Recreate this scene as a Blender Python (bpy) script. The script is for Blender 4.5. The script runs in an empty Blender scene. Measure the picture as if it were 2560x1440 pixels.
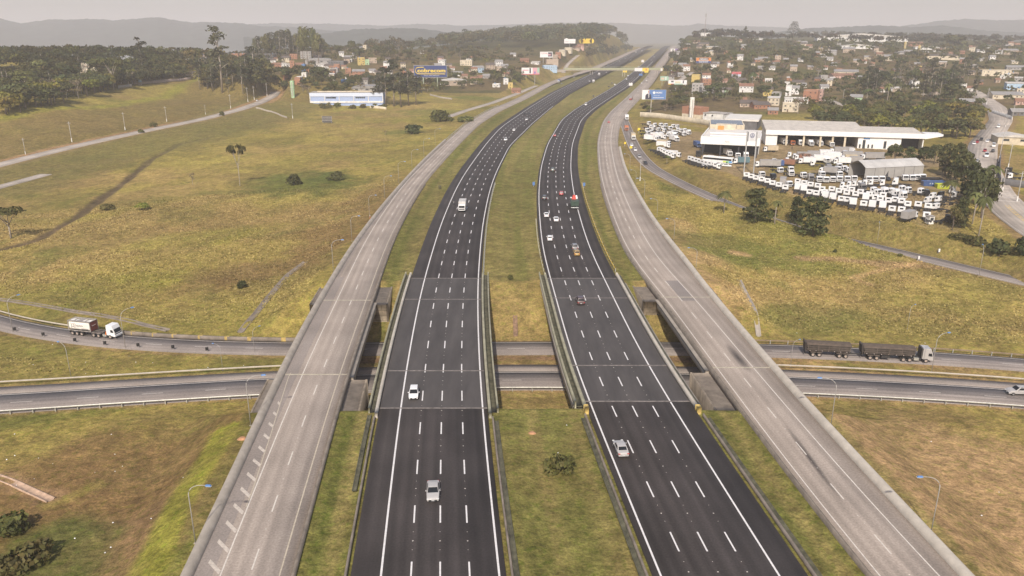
EXPO = 0.50
import bpy, bmesh, math, random
import numpy as np
from mathutils import Vector, Matrix, Euler
R = math.radians
random.seed(11)
rng = np.random.default_rng(11)
S = bpy.context.scene
COL = S.collection
F, TH, H = 1960.0, R(18.08), 61.3          # lens in pixels of a 2560 wide frame, pitch, drone height
CT, ST = math.cos(TH), math.sin(TH)

# ------------------------------------------------------------------ camera
cd = bpy.data.cameras.new('camera'); cam = bpy.data.objects.new('camera', cd); COL.objects.link(cam)
cam.location = (0, 0, H); cam.rotation_euler = (math.pi / 2 - TH, 0, 0)
cd.sensor_width = 36; cd.sensor_fit = 'HORIZONTAL'; cd.lens = 36 * F / 2560; cd.clip_start = 1; cd.clip_end = 60000
S.camera = cam

def ray(px, py):
    u, v = (px - 1280) / F, (py - 720) / F
    return np.array([u, CT - v * ST, -ST - v * CT])
def unp(px, py, z=0.0):
    d = ray(px, py); t = (z - H) / d[2]
    return np.array([t * d[0], t * d[1], z])
def proj(p):
    x, y, z = p[0], p[1], p[2] - H
    dep = y * CT - z * ST; up = y * ST + z * CT
    return 1280 + F * x / dep, 720 - F * up / dep, dep

# ------------------------------------------------------------------ noise
def _h(ix, iy, s):
    n = (ix.astype(np.int64) * 374761393 + iy.astype(np.int64) * 668265263 + s * 974634777) & 0x7fffffff
    n = ((n ^ (n >> 13)) * 1274126177) & 0x7fffffff
    return ((n ^ (n >> 16)) & 0xffff) / 65535.0
def vn(x, y, sc, s=0):
    x = np.asarray(x, float) / sc; y = np.asarray(y, float) / sc
    ix, iy = np.floor(x), np.floor(y); fx, fy = x - ix, y - iy
    fx = fx * fx * (3 - 2 * fx); fy = fy * fy * (3 - 2 * fy)
    a, b, c, d = _h(ix, iy, s), _h(ix + 1, iy, s), _h(ix, iy + 1, s), _h(ix + 1, iy + 1, s)
    return (a * (1 - fx) + b * fx) * (1 - fy) + (c * (1 - fx) + d * fx) * fy
def fbm(x, y, sc, s=0, o=4):
    r, a, t = 0, 1.0, 0
    for i in range(o):
        r = r + a * vn(x, y, sc / 2 ** i, s + i * 17); t += a; a *= .55
    return r / t
def sstep(a, b, x):
    t = np.clip((x - a) / (b - a), 0, 1); return t * t * (3 - 2 * t)

# ------------------------------------------------------------------ the road lines, from measured points
def zroad(Y):
    Y = np.asarray(Y, float); return np.minimum(14, np.maximum(0, Y - 800) * .008)
YG = np.arange(30, 3000, 2.0)
def line(pts):
    P = []
    for px, py in pts:
        z = 0.0
        for _ in range(6):
            p = unp(px, py, z); z = float(zroad(p[1]))
        P.append(p)
    P = np.array(sorted(P, key=lambda q: q[1]))
    return P[:, 0], P[:, 1]
def smooth(xs, ys, sig):
    k = (xs[1] - xs[0]) / (ys[1] - ys[0]); k2 = (xs[-1] - xs[-3]) / (ys[-1] - ys[-3])
    xs = np.r_[xs[0] - k * 80, xs, xs[-1] + k2 * 2500]; ys = np.r_[ys[0] - 80, ys, ys[-1] + 2500]
    g = np.arange(-60, 3200, 2.0); x = np.interp(g, ys, xs)
    for s in (sig,):
        w = np.exp(-.5 * (np.arange(-60, 61) / s) ** 2); w /= w.sum()
        x = np.convolve(np.pad(x, 60, 'reflect', reflect_type='odd'), w, 'valid')
    return np.interp(YG, g, x)
LCl = smooth(*line([(952,1440),(976,1220),(992.5,1080),(1015,920),(1053.7,720),(1100,565),(1137.5,476),(1162.5,432.5),(1190,394),(1215,360),(1250,320),(1280,299),(1330,265),(1380,234),(1495,177),(1530,160),(1575,136)]), 9)
RCl = smooth(*line([(1652,1440),(1575,1255),(1506,1080),(1480,1023),(1455,962),(1420,860),(1384,720),(1362,650),(1354,605),(1349,540),(1346,490),(1352,420),(1369,360),(1405,299),(1440,272),(1495,240),(1530,220),(1562,198),(1592,172),(1645,128)]), 9)
RRl = smooth(*line([(2197,1440),(2070,1290),(1920,1090),(1830,970),(1780,905),(1705,800),(1645,718),(1597,670),(1570,630),(1550,580),(1530,530),(1510,470),(1500,420),(1496,360),(1500,335),(1510,302),(1530,277),(1567,244),(1605,207),(1628,178),(1668,128)]), 9)
RRb = smooth(*line([(2417,1440),(2079,1080),(1920,903),(1830,795),(1760,718),(1730,665),(1680,610),(1630,545),(1587,470),(1562,420),(1548,360),(1552,320),(1572,280),(1612,236),(1640,200),(1652,180),(1685,128)]), 9)
LLl = smooth(*line([(550,1440),(640,1215),(694,1080),(750,945),(787,866),(857,720),(905,615),(955,535),(1010,460),(1065,405),(1110,362),(1168,311),(1225,277),(1290,249),(1365,210),(1412,191),(1480,172),(1570,133)]), 9)
LLb = smooth(*line([(464,1440),(655,1030),(735,860),(819,715),(872,627),(940,535),(1002,462),(1052,408),(1102,360),(1160,310),(1215,277),(1280,250),(1355,212),(1405,192),(1470,172),(1562,133)]), 9)
extra = 4.0 * sstep(430, 540, YG)            # the far left carriageway gains a lane
def off(xl, o):                              # lateral offset at right angles to the line
    k = np.gradient(xl, YG); return xl + o * np.sqrt(1 + k * k)
EDGE = {'LL': (LLb + .9, off(LLl, 8.3)), 'LC': (off(LCl, -3.6), off(LCl, 14.8) + extra),
        'RC': (off(RCl, -.9), off(RCl, 17.4)), 'RR': (off(RRl, -.9), RRb - .9)}
def at(a, Y): return np.interp(Y, YG, a)

# lower cross roads at -7.5 m
ZL = -7.5
def lowline(pts):
    P = np.array([unp(px, py, ZL) for px, py in pts]); P = P[P[:, 0].argsort()]
    c = np.polyfit(P[:, 0], P[:, 1], 5); x = np.arange(-150, 171, 3.0)
    xx = np.clip(x, P[0, 0], P[-1, 0]); y = np.polyval(c, xx); d = np.polyval(np.polyder(c), xx)
    return x, y + d * (x - xx)
XL_, UPt = lowline([(0,790),(162,822),(300,840),(640,857),(900,858),(1222,856.5),(1712,858.5),(1920,864),(2170,872),(2330,882),(2560,899)])
_, LOt = lowline([(0,987),(320,968),(640,948),(1280,931),(1712,934),(1975,944),(2330,961),(2560,977)])
def lowY(a, x): return np.interp(x, XL_, a)

# ------------------------------------------------------------------ other streets: pixel, pixel, height -> polylines
def poly(pts): return np.array([unp(*p) for p in pts])
RAMP = poly([(1556,292,-.06),(1566,318,-.06),(1576,345,-.2),(1590,375,-.5),(1608,398,-.8),(1632,421,-1.3),(1672,443,-2.1),(1718,466,-3.0),(1800,502,-4.2),(1900,541,-5.0),(2040,586,-5.8),(2165,611,-6.3),(2330,650,-6.9),(2560,704,-7.3),(2800,760,-7.5)])
AVE = poly([(3000,760,-1.2),(2720,645,-1),(2620,592,-.8),(2545,540,-.5),(2490,487,0),(2464,440,0),(2452,400,.3),(2458,360,.8),(2484,327,1.5),(2503,300,2.5),(2490,268,4),(2455,243,5.5),(2425,225,7)])
STR = poly([(-160,452,-4),(0,411,-3),(100,386,-2.2),(200,362,-1.4),(300,340,-.6),(400,319,.3),(500,299,1),(600,273,2.4),(650,256,3.4),(682,240,4.6),(690,229,5.6)])
SVC = poly([(-120,500,-4.2),(0,466,-4.2),(60,450,-4.1),(115,435,-4.0)])
SID = poly([(1120,292,.2),(1165,276,.2),(1230,257,.2),(1300,231,.4),(1340,214,.5)])
HIL = poly([(1408,182,6),(1412,172,9),(1418,162,13),(1430,150,18),(1445,138,24)])
RST = poly([(2052,243,5),(2090,257,4),(2140,270,3),(2200,281,2)])
NST = poly([(1690,206,9),(1712,192,12),(1732,180,15)])
STREETS = [(RAMP, 3.6, 7), (AVE, 7.5, 12), (STR, 6.4, 9), (SVC, 3.2, 4), (SID, 3.5, 10), (HIL, 3.2, 8), (RST, 4.2, 8), (NST, 3.5, 8)]

# ------------------------------------------------------------------ terrain
CP = [(0,1440,-6),(250,1440,-5.5),(0,1150,-7),(300,1080,-7.4),(560,1100,-6.5),(0,900,-7.5),(400,900,-7.5),(640,900,-7.5),
(0,760,-7),(250,760,-6.8),(500,790,-7),(700,780,-6.5),(60,640,-6),(300,640,-5.5),(600,650,-4.5),(780,600,-3.5),(0,520,-5),(200,480,-5),(400,420,-4),(600,450,-3.5),(850,470,-2.5),(300,400,-4),(150,430,-4.2),(500,350,-2.5),(700,380,-2.5),(900,350,-1.5),(1050,300,-.5),(700,300,-.5),(1150,262,.5),(0,440,-4.5),
(0,365,0),(0,330,5),(0,295,9),(150,310,5),(150,262,11),(300,290,4),(300,225,14),(450,265,6),(450,198,17),(550,240,7),(560,200,15),(620,240,8),
(700,190,10),(760,150,26),(900,160,22),(1000,190,10),(850,207,5),(850,262,.5),(1060,225,3),(1170,180,14),(1160,160,21),(1240,215,4),(1320,160,20),(1290,232,1.5),(1370,176,10),(1400,135,28),(1480,122,34),(1500,126,33),(745,135,30),(1000,262,.5),(1100,240,2),(905,120,38),(1055,135,30),
(1700,200,8),(1740,206,8),(1690,172,17),(1690,130,30),(1770,125,32),(1764,89,54),(1900,97,48),(2000,90,50),(2150,103,42),(2145,120,36),(2300,115,36),(2365,148,24),(2222,150,24),(2115,190,12),(1835,150,26),(1865,229,6),(1760,231,5),(1940,240,6),(1985,256,5),(2030,250,7),(1975,277,3),(1730,292,1),(2100,262,3),(2200,330,.5),(2140,250,4),(2417,262,4),(2490,187,14),(2540,222,9),(2520,240,7),(2530,275,4),(2430,124,30),(2500,125,30),
(1640,300,.5),(1720,312,.5),(1800,335,.3),(2340,385,.3),(2380,450,.3),(2390,540,0),(2330,562,-.2),(2170,522,0),(1960,478,0),(1850,442,0),(1770,420,0),(1690,400,.2),(1900,360,.3),(2100,420,.3),
(1700,500,-1.5),(1650,560,-1.8),(1720,640,-2.5),(1850,560,-1.8),(2000,600,-2.6),(2130,630,-4.5),(1800,700,-4.5),(2000,700,-5.5),(2200,700,-6.5),(2400,760,-7),(2000,800,-6.8),(2300,820,-7.2),(2560,820,-7.3),(1900,840,-7.3),(2300,560,-1.5),(2450,600,-3),(2560,640,-4.5),
(2560,1100,-7),(2300,1100,-6.5),(2560,1440,-5.5),(2330,1330,-5.3),(2150,1050,-6.5),(2480,1250,-6)]
W3 = [(-330,560,16),(-380,700,26),(-320,850,34),(-480,850,34),(-240,760,30),(-600,900,30),(-700,1400,6),(-350,1500,12),(-500,2200,-10),(-900,3000,-16),(-200,1400,32),(-230,1900,24),(-60,1900,44),(120,2150,56),(300,2300,46),(0,3000,0),(600,3500,-10),(560,2400,18),(600,1900,44),(900,1900,46),(1300,2000,36),(1000,3000,5),(2200,2600,10),(-2200,2600,-10),(-1500,1200,8),(-900,400,5),(-500,120,-6),(-300,30,-6),(0,30,-6),(300,30,-6),(500,120,-6),(900,300,0),(1100,900,20),(1500,1300,25),(560,560,4),(700,750,14),(0,5200,-16),(-3000,5200,-18),(3000,5200,-10),(-1200,4200,-18),(1200,4200,-12)]
cx = np.array([unp(*c) for c in CP] + [np.array(w, float) for w in W3])
def _phi(A, B): return np.sqrt(((A[:, None, :] - B[None, :, :]) ** 2).sum(-1) + 30. ** 2)
_K = _phi(cx[:, :2], cx[:, :2]) - np.eye(len(cx)) * 6.0
_m = len(cx)
_A = np.block([[_K, np.ones((_m, 1))], [np.ones((1, _m)), np.zeros((1, 1))]])
_W = np.linalg.solve(_A, np.r_[cx[:, 2], 0])
def zbase(X, Y):
    out = np.empty(len(X)); P = np.stack([X, Y], 1)
    for i in range(0, len(X), 20000):
        out[i:i + 20000] = _phi(P[i:i + 20000], cx[:, :2]) @ _W[:-1] + _W[-1]
    return np.clip(out, -22, 70)
def dpoly(X, Y, P):
    best = np.full(len(X), 1e9); zz = np.zeros(len(X))
    for a, b in zip(P[:-1], P[1:]):
        ax, ay, dx, dy = a[0], a[1], b[0] - a[0], b[1] - a[1]; L = dx * dx + dy * dy
        t = np.clip(((X - ax) * dx + (Y - ay) * dy) / L, 0, 1)
        d = np.hypot(X - ax - t * dx, Y - ay - t * dy); k = d < best
        best = np.where(k, d, best); zz = np.where(k, a[2] + t * (b[2] - a[2]), zz)
    return best, zz
def inpoly(X, Y, P):
    c = np.zeros(len(X), bool); j = len(P) - 1
    for i in range(len(P)):
        xi, yi, xj, yj = P[i][0], P[i][1], P[j][0], P[j][1]
        c ^= ((yi > Y) != (yj > Y)) & (X < (xj - xi) * (Y - yi) / (yj - yi + 1e-12) + xi); j = i
    return c
DITCH = [poly([(-60,640,-6.2),(100,600,-6),(200,540,-5.6),(310,455,-5),(380,400,-4.4),(450,362,-3.6),(520,346,-3)])]
def zt(X, Y):
    X = np.asarray(X, float); Y = np.asarray(Y, float); rr = np.hypot(X, Y); pad = .4 + .005 * rr
    z = zbase(X, Y)
    z = z + (fbm(X, Y, 14, 3, 3) - .5) * 1.1 + (fbm(X, Y, 60, 9, 2) - .5) * 1.2
    # the four highway carriageways share one platform, valley under the bridges
    xl = at(EDGE['LL'][0], Y) - 1.6; xr = at(EDGE['RR'][1], Y) + 1.6
    d = np.maximum(xl - X, X - xr)
    zp = zroad(Y) - .35
    gap = np.zeros(len(X))
    for a, b in (('LL', 'LC'), ('LC', 'RC'), ('RC', 'RR')):
        g0, g1 = at(EDGE[a][1], Y), at(EDGE[b][0], Y); w = np.maximum(g1 - g0, 1)
        t = (X - g0) / w
        gap = np.where((t > 0) & (t < 1), np.minimum(.22 * w / 2, 1.0) * .7 * np.sin(np.pi * np.clip(t, 0, 1)) - .25 * sstep(0, .15, t) * sstep(1, .85, t), gap)
    zp = zp - gap
    wd = sstep(.4, 15 + .012 * rr, d)
    far = sstep(2900, 3000, Y)
    z = np.where(Y > 20, (zp * (1 - wd) + z * wd) * (1 - far) + z * far, z)
    # valley of the lower roads
    yc = .5 * (lowY(UPt, X) + lowY(LOt, X)) + 1.0
    v = Y - yc
    vz = np.interp(v, [-41, -28.5, 9.5, 34], [0, ZL + .1, ZL + .1, 0])
    near = sstep(26, 4, d)
    z = z * (1 - near) + np.minimum(z, vz) * near
    for a, w0, w1 in ((UPt, .9, 7.2), (LOt, 4.2, 8.6)):
        y0 = lowY(a, X); dd = np.maximum(Y - y0 - w0, (y0 - w1) - Y); m = np.abs(X) < 175
        w = sstep(pad, pad + 9, np.maximum(dd, 0)); z = np.where(m, (ZL - .3) * (1 - w) + z * w, z)
    for P, hw, bl in STREETS:
        dd, zz = dpoly(X, Y, P); w = sstep(hw + pad, hw + pad + bl, dd); z = (zz - .3) * (1 - w) + z * w
    dd, zz = dpoly(X, Y, RAMP); wx = sstep(RAMP[6][0] + 4, RAMP[7][0] + 8, X) * sstep(RAMP[11][0] - 2, RAMP[10][0] + 4, X) * (Y < np.interp(X, RAMP[:, 0], RAMP[:, 1]))
    z = z + np.maximum(zz + 2.9 - z, 0) * sstep(3.9, 6.0, dd) * sstep(26, 10, dd) * wx
    for P in DITCH:
        dd, zz = dpoly(X, Y, P); z = z - .5 * sstep(3.4, .8, dd)
    return z
_T = np.r_[np.geomspace(60, 6500, 420)]
def G(px, py):
    """first point of the ground seen through this place in the photograph"""
    d = ray(px, py); t0, t1 = None, None
    h = H + _T * d[2] - zt(_T * d[0], _T * d[1]); k = np.argmax(h < 0)
    if not (h < 0).any(): k = len(_T) - 1
    T = np.linspace(_T[max(k - 1, 0)], _T[k], 24)
    h = H + T * d[2] - zt(T * d[0], T * d[1]); j = np.argmax(h < 0) if (h < 0).any() else 23
    if j > 0 and h[j] < 0: t = T[j - 1] + (T[j] - T[j - 1]) * h[j - 1] / (h[j - 1] - h[j])
    else: t = T[j]
    p = np.array([t * d[0], t * d[1], 0.]); p[2] = zt(p[:1], p[1:2])[0]
    return p
def gz(x, y): return float(zt(np.array([x]), np.array([y]))[0])

# ------------------------------------------------------------------ object helpers
LAB = []
def tag(o, label=None, cat=None, group=None, kind=None, share=False):
    if kind: o['kind'] = kind
    if group: o['group'] = group
    if cat: o['category'] = cat
    if label: LAB.append([o, label, share])
    return o
def empty(name, loc=(0, 0, 0), rz=0.0, sc=1.0):
    o = bpy.data.objects.new(name, None); COL.objects.link(o); o.location = [float(c) for c in loc]
    o.rotation_euler = (0, 0, rz); o.scale = (sc,) * 3; o.empty_display_size = .5
    return o
def link(name, me, parent=None, mat=None):
    o = bpy.data.objects.new(name, me); COL.objects.link(o)
    if parent is not None: o.parent = parent
    if mat is not None and not me.materials: me.materials.append(mat)
    return o
def copy_tree(o, parent=None):
    c = o.copy(); COL.objects.link(c); c.parent = parent
    for ch in list(o.children): copy_tree(ch, c)
    return c
def npmesh(name, V, Q, col=None, smooth=False, uv=None):
    """mesh from numpy arrays: V (n,3), Q (m,3 or 4)"""
    me = bpy.data.meshes.new(name); V = np.asarray(V, np.float32); Q = np.asarray(Q, np.int32); k = Q.shape[1]
    me.vertices.add(len(V)); me.vertices.foreach_set('co', V.ravel())
    me.loops.add(Q.size); me.loops.foreach_set('vertex_index', Q.ravel())
    me.polygons.add(len(Q)); me.polygons.foreach_set('loop_start', np.arange(0, Q.size, k, dtype=np.int32))
    if smooth: me.polygons.foreach_set('use_smooth', np.ones(len(Q), bool))
    me.update(calc_edges=True)
    if col is not None:
        a = me.attributes.new('Col', 'FLOAT_COLOR', 'POINT'); c = np.ones((len(V), 4), np.float32); c[:, :3] = col
        a.data.foreach_set('color', c.ravel())
    if uv is not None:
        l = me.uv_layers.new(name='UVMap'); l.data.foreach_set('uv', np.asarray(uv, np.float32)[Q.ravel()].ravel())
    return me
class MB:
    """collects boxes, prisms, tubes into ONE mesh"""
    def __init__(s): s.v = []; s.f = []
    def add(s, vs, fs):
        n = len(s.v); s.v += [tuple(map(float, q)) for q in vs]; s.f += [tuple(n + i for i in f) for f in fs]; return s
    def hexa(s, p): return s.add(p, [(0,3,2,1),(4,5,6,7),(0,1,5,4),(1,2,6,5),(2,3,7,6),(3,0,4,7)])
    def box(s, x0, x1, y0, y1, z0, z1):
        return s.hexa([(x0,y0,z0),(x1,y0,z0),(x1,y1,z0),(x0,y1,z0),(x0,y0,z1),(x1,y0,z1),(x1,y1,z1),(x0,y1,z1)])
    def frus(s, x0, x1, y0, y1, z0, X0, X1, Y0, Y1, z1):
        return s.hexa([(x0,y0,z0),(x1,y0,z0),(x1,y1,z0),(x0,y1,z0),(X0,Y0,z1),(X1,Y0,z1),(X1,Y1,z1),(X0,Y1,z1)])
    def tube(s, pts, r, n=6, r1=None):
        pts = [Vector(p) for p in pts]; N = len(pts); vs = []
        for i, p in enumerate(pts):
            t = (pts[min(i + 1, N - 1)] - pts[max(i - 1, 0)]).normalized()
            a = t.cross(Vector((0, 0, 1)) if abs(t.z) < .9 else Vector((1, 0, 0))).normalized(); b = t.cross(a)
            rr = r if r1 is None else r + (r1 - r) * i / max(N - 1, 1)
            vs += [p + (a * math.cos(2 * math.pi * k / n) + b * math.sin(2 * math.pi * k / n)) * rr for k in range(n)]
        fs = [(i * n + k, i * n + (k + 1) % n, (i + 1) * n + (k + 1) % n, (i + 1) * n + k) for i in range(N - 1) for k in range(n)]
        fs += [tuple(range(n - 1, -1, -1)), tuple((N - 1) * n + k for k in range(n))]
        return s.add(vs, fs)
    def prism(s, poly2, a0, a1, axis='x'):
        """polygon extruded along an axis; polygon in the other two"""
        n = len(poly2); f = {'x': lambda u, v, a: (a, u, v), 'y': lambda u, v, a: (u, a, v), 'z': lambda u, v, a: (u, v, a)}[axis]
        vs = [f(u, v, a0) for u, v in poly2] + [f(u, v, a1) for u, v in poly2]
        return s.add(vs, [tuple(range(n)), tuple(range(2 * n - 1, n - 1, -1))] + [(i, (i + 1) % n, n + (i + 1) % n, n + i) for i in range(n)])
    def mesh(s, name, bevel=0, smooth=False, segs=2):
        me = bpy.data.meshes.new(name); me.from_pydata(s.v, [], s.f)
        bm = bmesh.new(); bm.from_mesh(me); bmesh.ops.recalc_face_normals(bm, faces=bm.faces[:])
        if bevel: bmesh.ops.bevel(bm, geom=bm.edges[:], offset=bevel, segments=segs, affect='EDGES', profile=.6)
        bm.to_mesh(me); bm.free()
        if smooth: me.polygons.foreach_set('use_smooth', np.ones(len(me.polygons), bool))
        return me
    def build(s, name, mat, parent=None, bevel=0, smooth=False):
        return link(name, s.mesh(name, bevel, smooth), parent, mat)
def sweep(name, P, prof, mat, parent=None, closed=True):
    """profile [(sideways to the right, up)] carried along a 3-D polyline"""
    P = np.asarray(P, float); T = np.gradient(P[:, :2], axis=0); T /= np.linalg.norm(T, axis=1)[:, None] + 1e-9
    N = np.stack([T[:, 1], -T[:, 0]], 1); n, m = len(P), len(prof)
    V = np.zeros((n, m, 3))
    for j, (a, b) in enumerate(prof):
        V[:, j, :2] = P[:, :2] + N * a; V[:, j, 2] = P[:, 2] + b
    idx = np.arange(n * m).reshape(n, m); Q = []
    for j in range(m if closed else m - 1):
        k = (j + 1) % m; Q.append(np.stack([idx[:-1, j], idx[:-1, k], idx[1:, k], idx[1:, j]], 1))
    return link(name, npmesh(name, V.reshape(-1, 3), np.concatenate(Q)), parent, mat)
def resample(P, step):
    P = np.asarray(P, float); d = np.r_[0, np.cumsum(np.linalg.norm(np.diff(P[:, :2], axis=0), axis=1))]
    s = np.arange(0, d[-1], step); s = np.r_[s, d[-1]]
    return np.stack([np.interp(s, d, P[:, i]) for i in range(3)], 1)
def smoothpoly(P, step=4, it=6):
    P = resample(P, step)
    for _ in range(it): P[1:-1] = .25 * P[:-2] + .5 * P[1:-1] + .25 * P[2:]
    return P

# ------------------------------------------------------------------ materials
def nodes(name):
    m = bpy.data.materials.new(name); m.use_nodes = True; nt = m.node_tree
    return m, nt, nt.nodes['Principled BSDF']
def N(nt, t, **k):
    n = nt.nodes.new(t)
    for a, b in k.items():
        if a.startswith('i_'): n.inputs[a[2:].replace('_', ' ')].default_value = b
        else: setattr(n, a, b)
    return n
def mixc(nt, blend, fac, a, b):
    n = N(nt, 'ShaderNodeMix', data_type='RGBA', blend_type=blend)
    for sock, val in ((n.inputs[0], fac), (n.inputs[6], a), (n.inputs[7], b)):
        if hasattr(val, 'links') or hasattr(val, 'is_linked'): nt.links.new(val, sock)
        else: sock.default_value = val if not isinstance(val, tuple) or len(val) == 4 else (*val, 1)
    return n.outputs[2]
MC = {}
def mat(name, rgb, rough=.7, var=.25, scale=1.2, metal=0.0, rnd=.0, coat=0.0, stretch=(1, 1, 1), bump=0.0):
    if name in MC: return MC[name]
    m, nt, b = nodes(name); b.inputs['Roughness'].default_value = rough; b.inputs['Metallic'].default_value = metal
    if coat: b.inputs['Coat Weight'].default_value = coat
    tc = N(nt, 'ShaderNodeTexCoord'); mp = N(nt, 'ShaderNodeMapping'); mp.inputs['Scale'].default_value = stretch
    nt.links.new(tc.outputs['Object'], mp.inputs[0])
    no = N(nt, 'ShaderNodeTexNoise', i_Scale=scale, i_Detail=5.0, i_Roughness=.62); nt.links.new(mp.outputs[0], no.inputs['Vector'])
    mr = N(nt, 'ShaderNodeMapRange', i_To_Min=1 - var, i_To_Max=1 + var); mr.inputs[1].default_value = .3; mr.inputs[2].default_value = .7
    nt.links.new(no.outputs['Fac'], mr.inputs[0])
    v = mr.outputs[0]
    if rnd:
        oi = N(nt, 'ShaderNodeObjectInfo'); m2 = N(nt, 'ShaderNodeMapRange', i_To_Min=1 - rnd, i_To_Max=1 + rnd); nt.links.new(oi.outputs['Random'], m2.inputs[0])
        mu = N(nt, 'ShaderNodeMath', operation='MULTIPLY'); nt.links.new(v, mu.inputs[0]); nt.links.new(m2.outputs[0], mu.inputs[1]); v = mu.outputs[0]
    hs = N(nt, 'ShaderNodeHueSaturation'); hs.inputs['Color'].default_value = (*rgb, 1); nt.links.new(v, hs.inputs['Value'])
    nt.links.new(hs.outputs[0], b.inputs['Base Color'])
    if bump:
        bp = N(nt, 'ShaderNodeBump', i_Strength=bump, i_Distance=.1); nt.links.new(no.outputs['Fac'], bp.inputs['Height']); nt.links.new(bp.outputs[0], b.inputs['Normal'])
    MC[name] = m; return m
# ------------------------------------------------------------------ terrain sheet
def patch_cols():
    na, nr = 620, 640
    ang = np.linspace(R(-47), R(47), na)
    rad = np.r_[np.geomspace(58, 1800, nr - 90), np.geomspace(1840, 30000, 90)]
    A, RR = np.meshgrid(ang, rad); X = (RR * np.sin(A)).ravel(); Y = (RR * np.cos(A)).ravel()
    Z = zt(np.clip(X, -9000, 9000), np.clip(Y, -10, 9000)); k = RR.ravel() > 5200; Z = np.where(k, np.minimum(Z, -12), Z)
    # ground cover: straw, dry yellow grass, olive, green, bare earth
    straw, yel, olv, grn, ear, drk = map(np.array, ((.44,.31,.15),(.37,.31,.10),(.25,.215,.075),(.165,.185,.050),(.36,.24,.155),(.10,.075,.055)))
    n1 = fbm(X, Y, 45, 21); n2 = fbm(X + 77, Y, 22, 31); n3 = fbm(X, Y * .6, 9, 41)
    w = sstep(.38, .62, n1)[:, None]; C = yel * w + (straw * .55 + olv * .45) * (1 - w)
    w = sstep(.46, .66, n2)[:, None] * .75; C = C * (1 - w) + olv * w
    w = sstep(.60, .74, n3)[:, None] * .45; C = C * (1 - w) + grn * w
    wob = fbm(X, Y, 16, 55) - .5; wob2 = fbm(X, Y, 5, 56, 3) - .5
    far = sstep(330, 520, Y)
    # places with a cover of their own: pixel, half size in metres (across, along), colour, amount
    brn = np.array((.235,.155,.078)); lim = np.array((.30,.31,.055)); sand = np.array((.50,.345,.20)); mow = np.array((.27,.235,.095)); dgr = np.array((.125,.15,.045))
    B = [((700,610),26,26,brn,.75),((400,640),22,20,brn,.35),((620,520),30,20,(straw+brn)/2,.5),((860,560),18,26,brn,.6),((300,450),45,22,straw,.6),((480,610),40,16,yel,.7),
         ((770,455),24,30,dgr,.85),((835,440),10,16,dgr,.85),((700,400),26,26,yel,.5),((520,560),26,12,lim,.35),((350,650),14,8,lim,.35),((560,720),40,14,yel,.6),((950,500),12,30,brn,.5),
         ((250,1150),40,26,brn,.75),((330,1130),26,16,brn,.5),((130,1080),22,10,brn,.6),((300,1330),14,12,(brn+ear)/2,.7),((60,1220),10,6,brn,.4),((80,1330),9,10,dgr,.8),((60,1420),8,5,dgr,.8),
         ((400,905),60,3,grn,.55),((200,900),40,5,olv,.6),((620,980),20,3,olv,.5),
         ((2380,1160),40,28,sand,.85),((2330,1130),26,18,sand,.5),((300,760),30,8,grn,.3),((150,680),30,14,lim,.25),((250,900),60,4,grn,.4),((2480,1330),16,22,sand,.8),((2250,1180),10,16,sand,.65),((2500,1050),20,8,sand,.6),
         ((2330,800),40,14,yel,.7),((2200,760),20,12,olv,.6),((2050,740),12,14,dgr,.5),((2450,700),30,12,yel,.5),((2100,850),60,5,(straw+sand)/2,.7),((2500,860),30,5,(straw+sand)/2,.7),
         ((1740,620),11,22,sand,.75),((1700,560),7,20,sand,.6),((1790,700),9,16,sand,.6),((1840,830),7,12,(sand+brn)/2,.7),((1860,600),22,18,grn,.75),((1700,470),9,24,grn,.9),((1960,620),24,10,grn,.6),
         ((2000,560),18,14,grn,.5),((2150,600),20,8,grn,.5),((2100,560),20,10,lim,.3),((2480,640),30,14,olv,.6),((1640,430),8,30,olv,.6),
         ((900,270),40,24,lim,.45),((1080,280),26,30,grn,.55),((1000,300),60,22,lim,.3),((1190,245),24,30,grn,.8),((800,330),50,30,yel,.5),((1020,330),16,10,dgr,.6),
         ((150,360),40,8,olv,.7),((300,300),70,20,(straw+yel)/2,.7),((450,240),70,40,yel,.7),((120,310),50,16,straw,.5),((60,340),40,6,brn,.3),
         ((1480,150),50,60,(yel+straw)/2,.9),((1430,200),10,20,olv,.6),((1710,300),50,10,yel,.7),((1660,270),14,16,grn,.5),((1560,130),40,160,yel,.6),((1060,108),60,80,(olv+yel)/2,.9)]
    for (px, py), a, b, c, s in B:
        p = unp(px, py, 0.0) if py > 500 else G(px, py)
        th = math.atan2(p[0], p[1]); dx, dy = X - p[0], Y - p[1]
        u = (dx * math.cos(th) - dy * math.sin(th)) / a; v = (dx * math.sin(th) + dy * math.cos(th)) / b
        w = (sstep(1.25, .6, np.hypot(u, v) + wob * 1.3 + wob2 * .5) * s)[:, None]; C = C * (1 - w) + c * w
    # mown verges along the highway
    d = np.maximum(at(EDGE['LL'][0], Y) - X, X - at(EDGE['RR'][1], Y)); inside = sstep(2.5, -1, d + wob2 * 3) * (Y < 1500)
    yc = .5 * (lowY(UPt, X) + lowY(LOt, X)) + 1; slope = ((np.abs(Y - yc) < 34) & (np.abs(X) < 60))
    st = fbm(X - at(LCl, Y), Y * .03, 3.2, 61, 3); mv = mow * (1 - sstep(.4, .65, st)[:, None] * .55) + grn * (sstep(.4, .65, st)[:, None] * .55)
    mv = np.where(slope[:, None], (straw * .45 + mow * .55) * (1 - sstep(.5, .65, n3)[:, None] * .4) + olv * sstep(.5, .65, n3)[:, None] * .4, mv)
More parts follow.
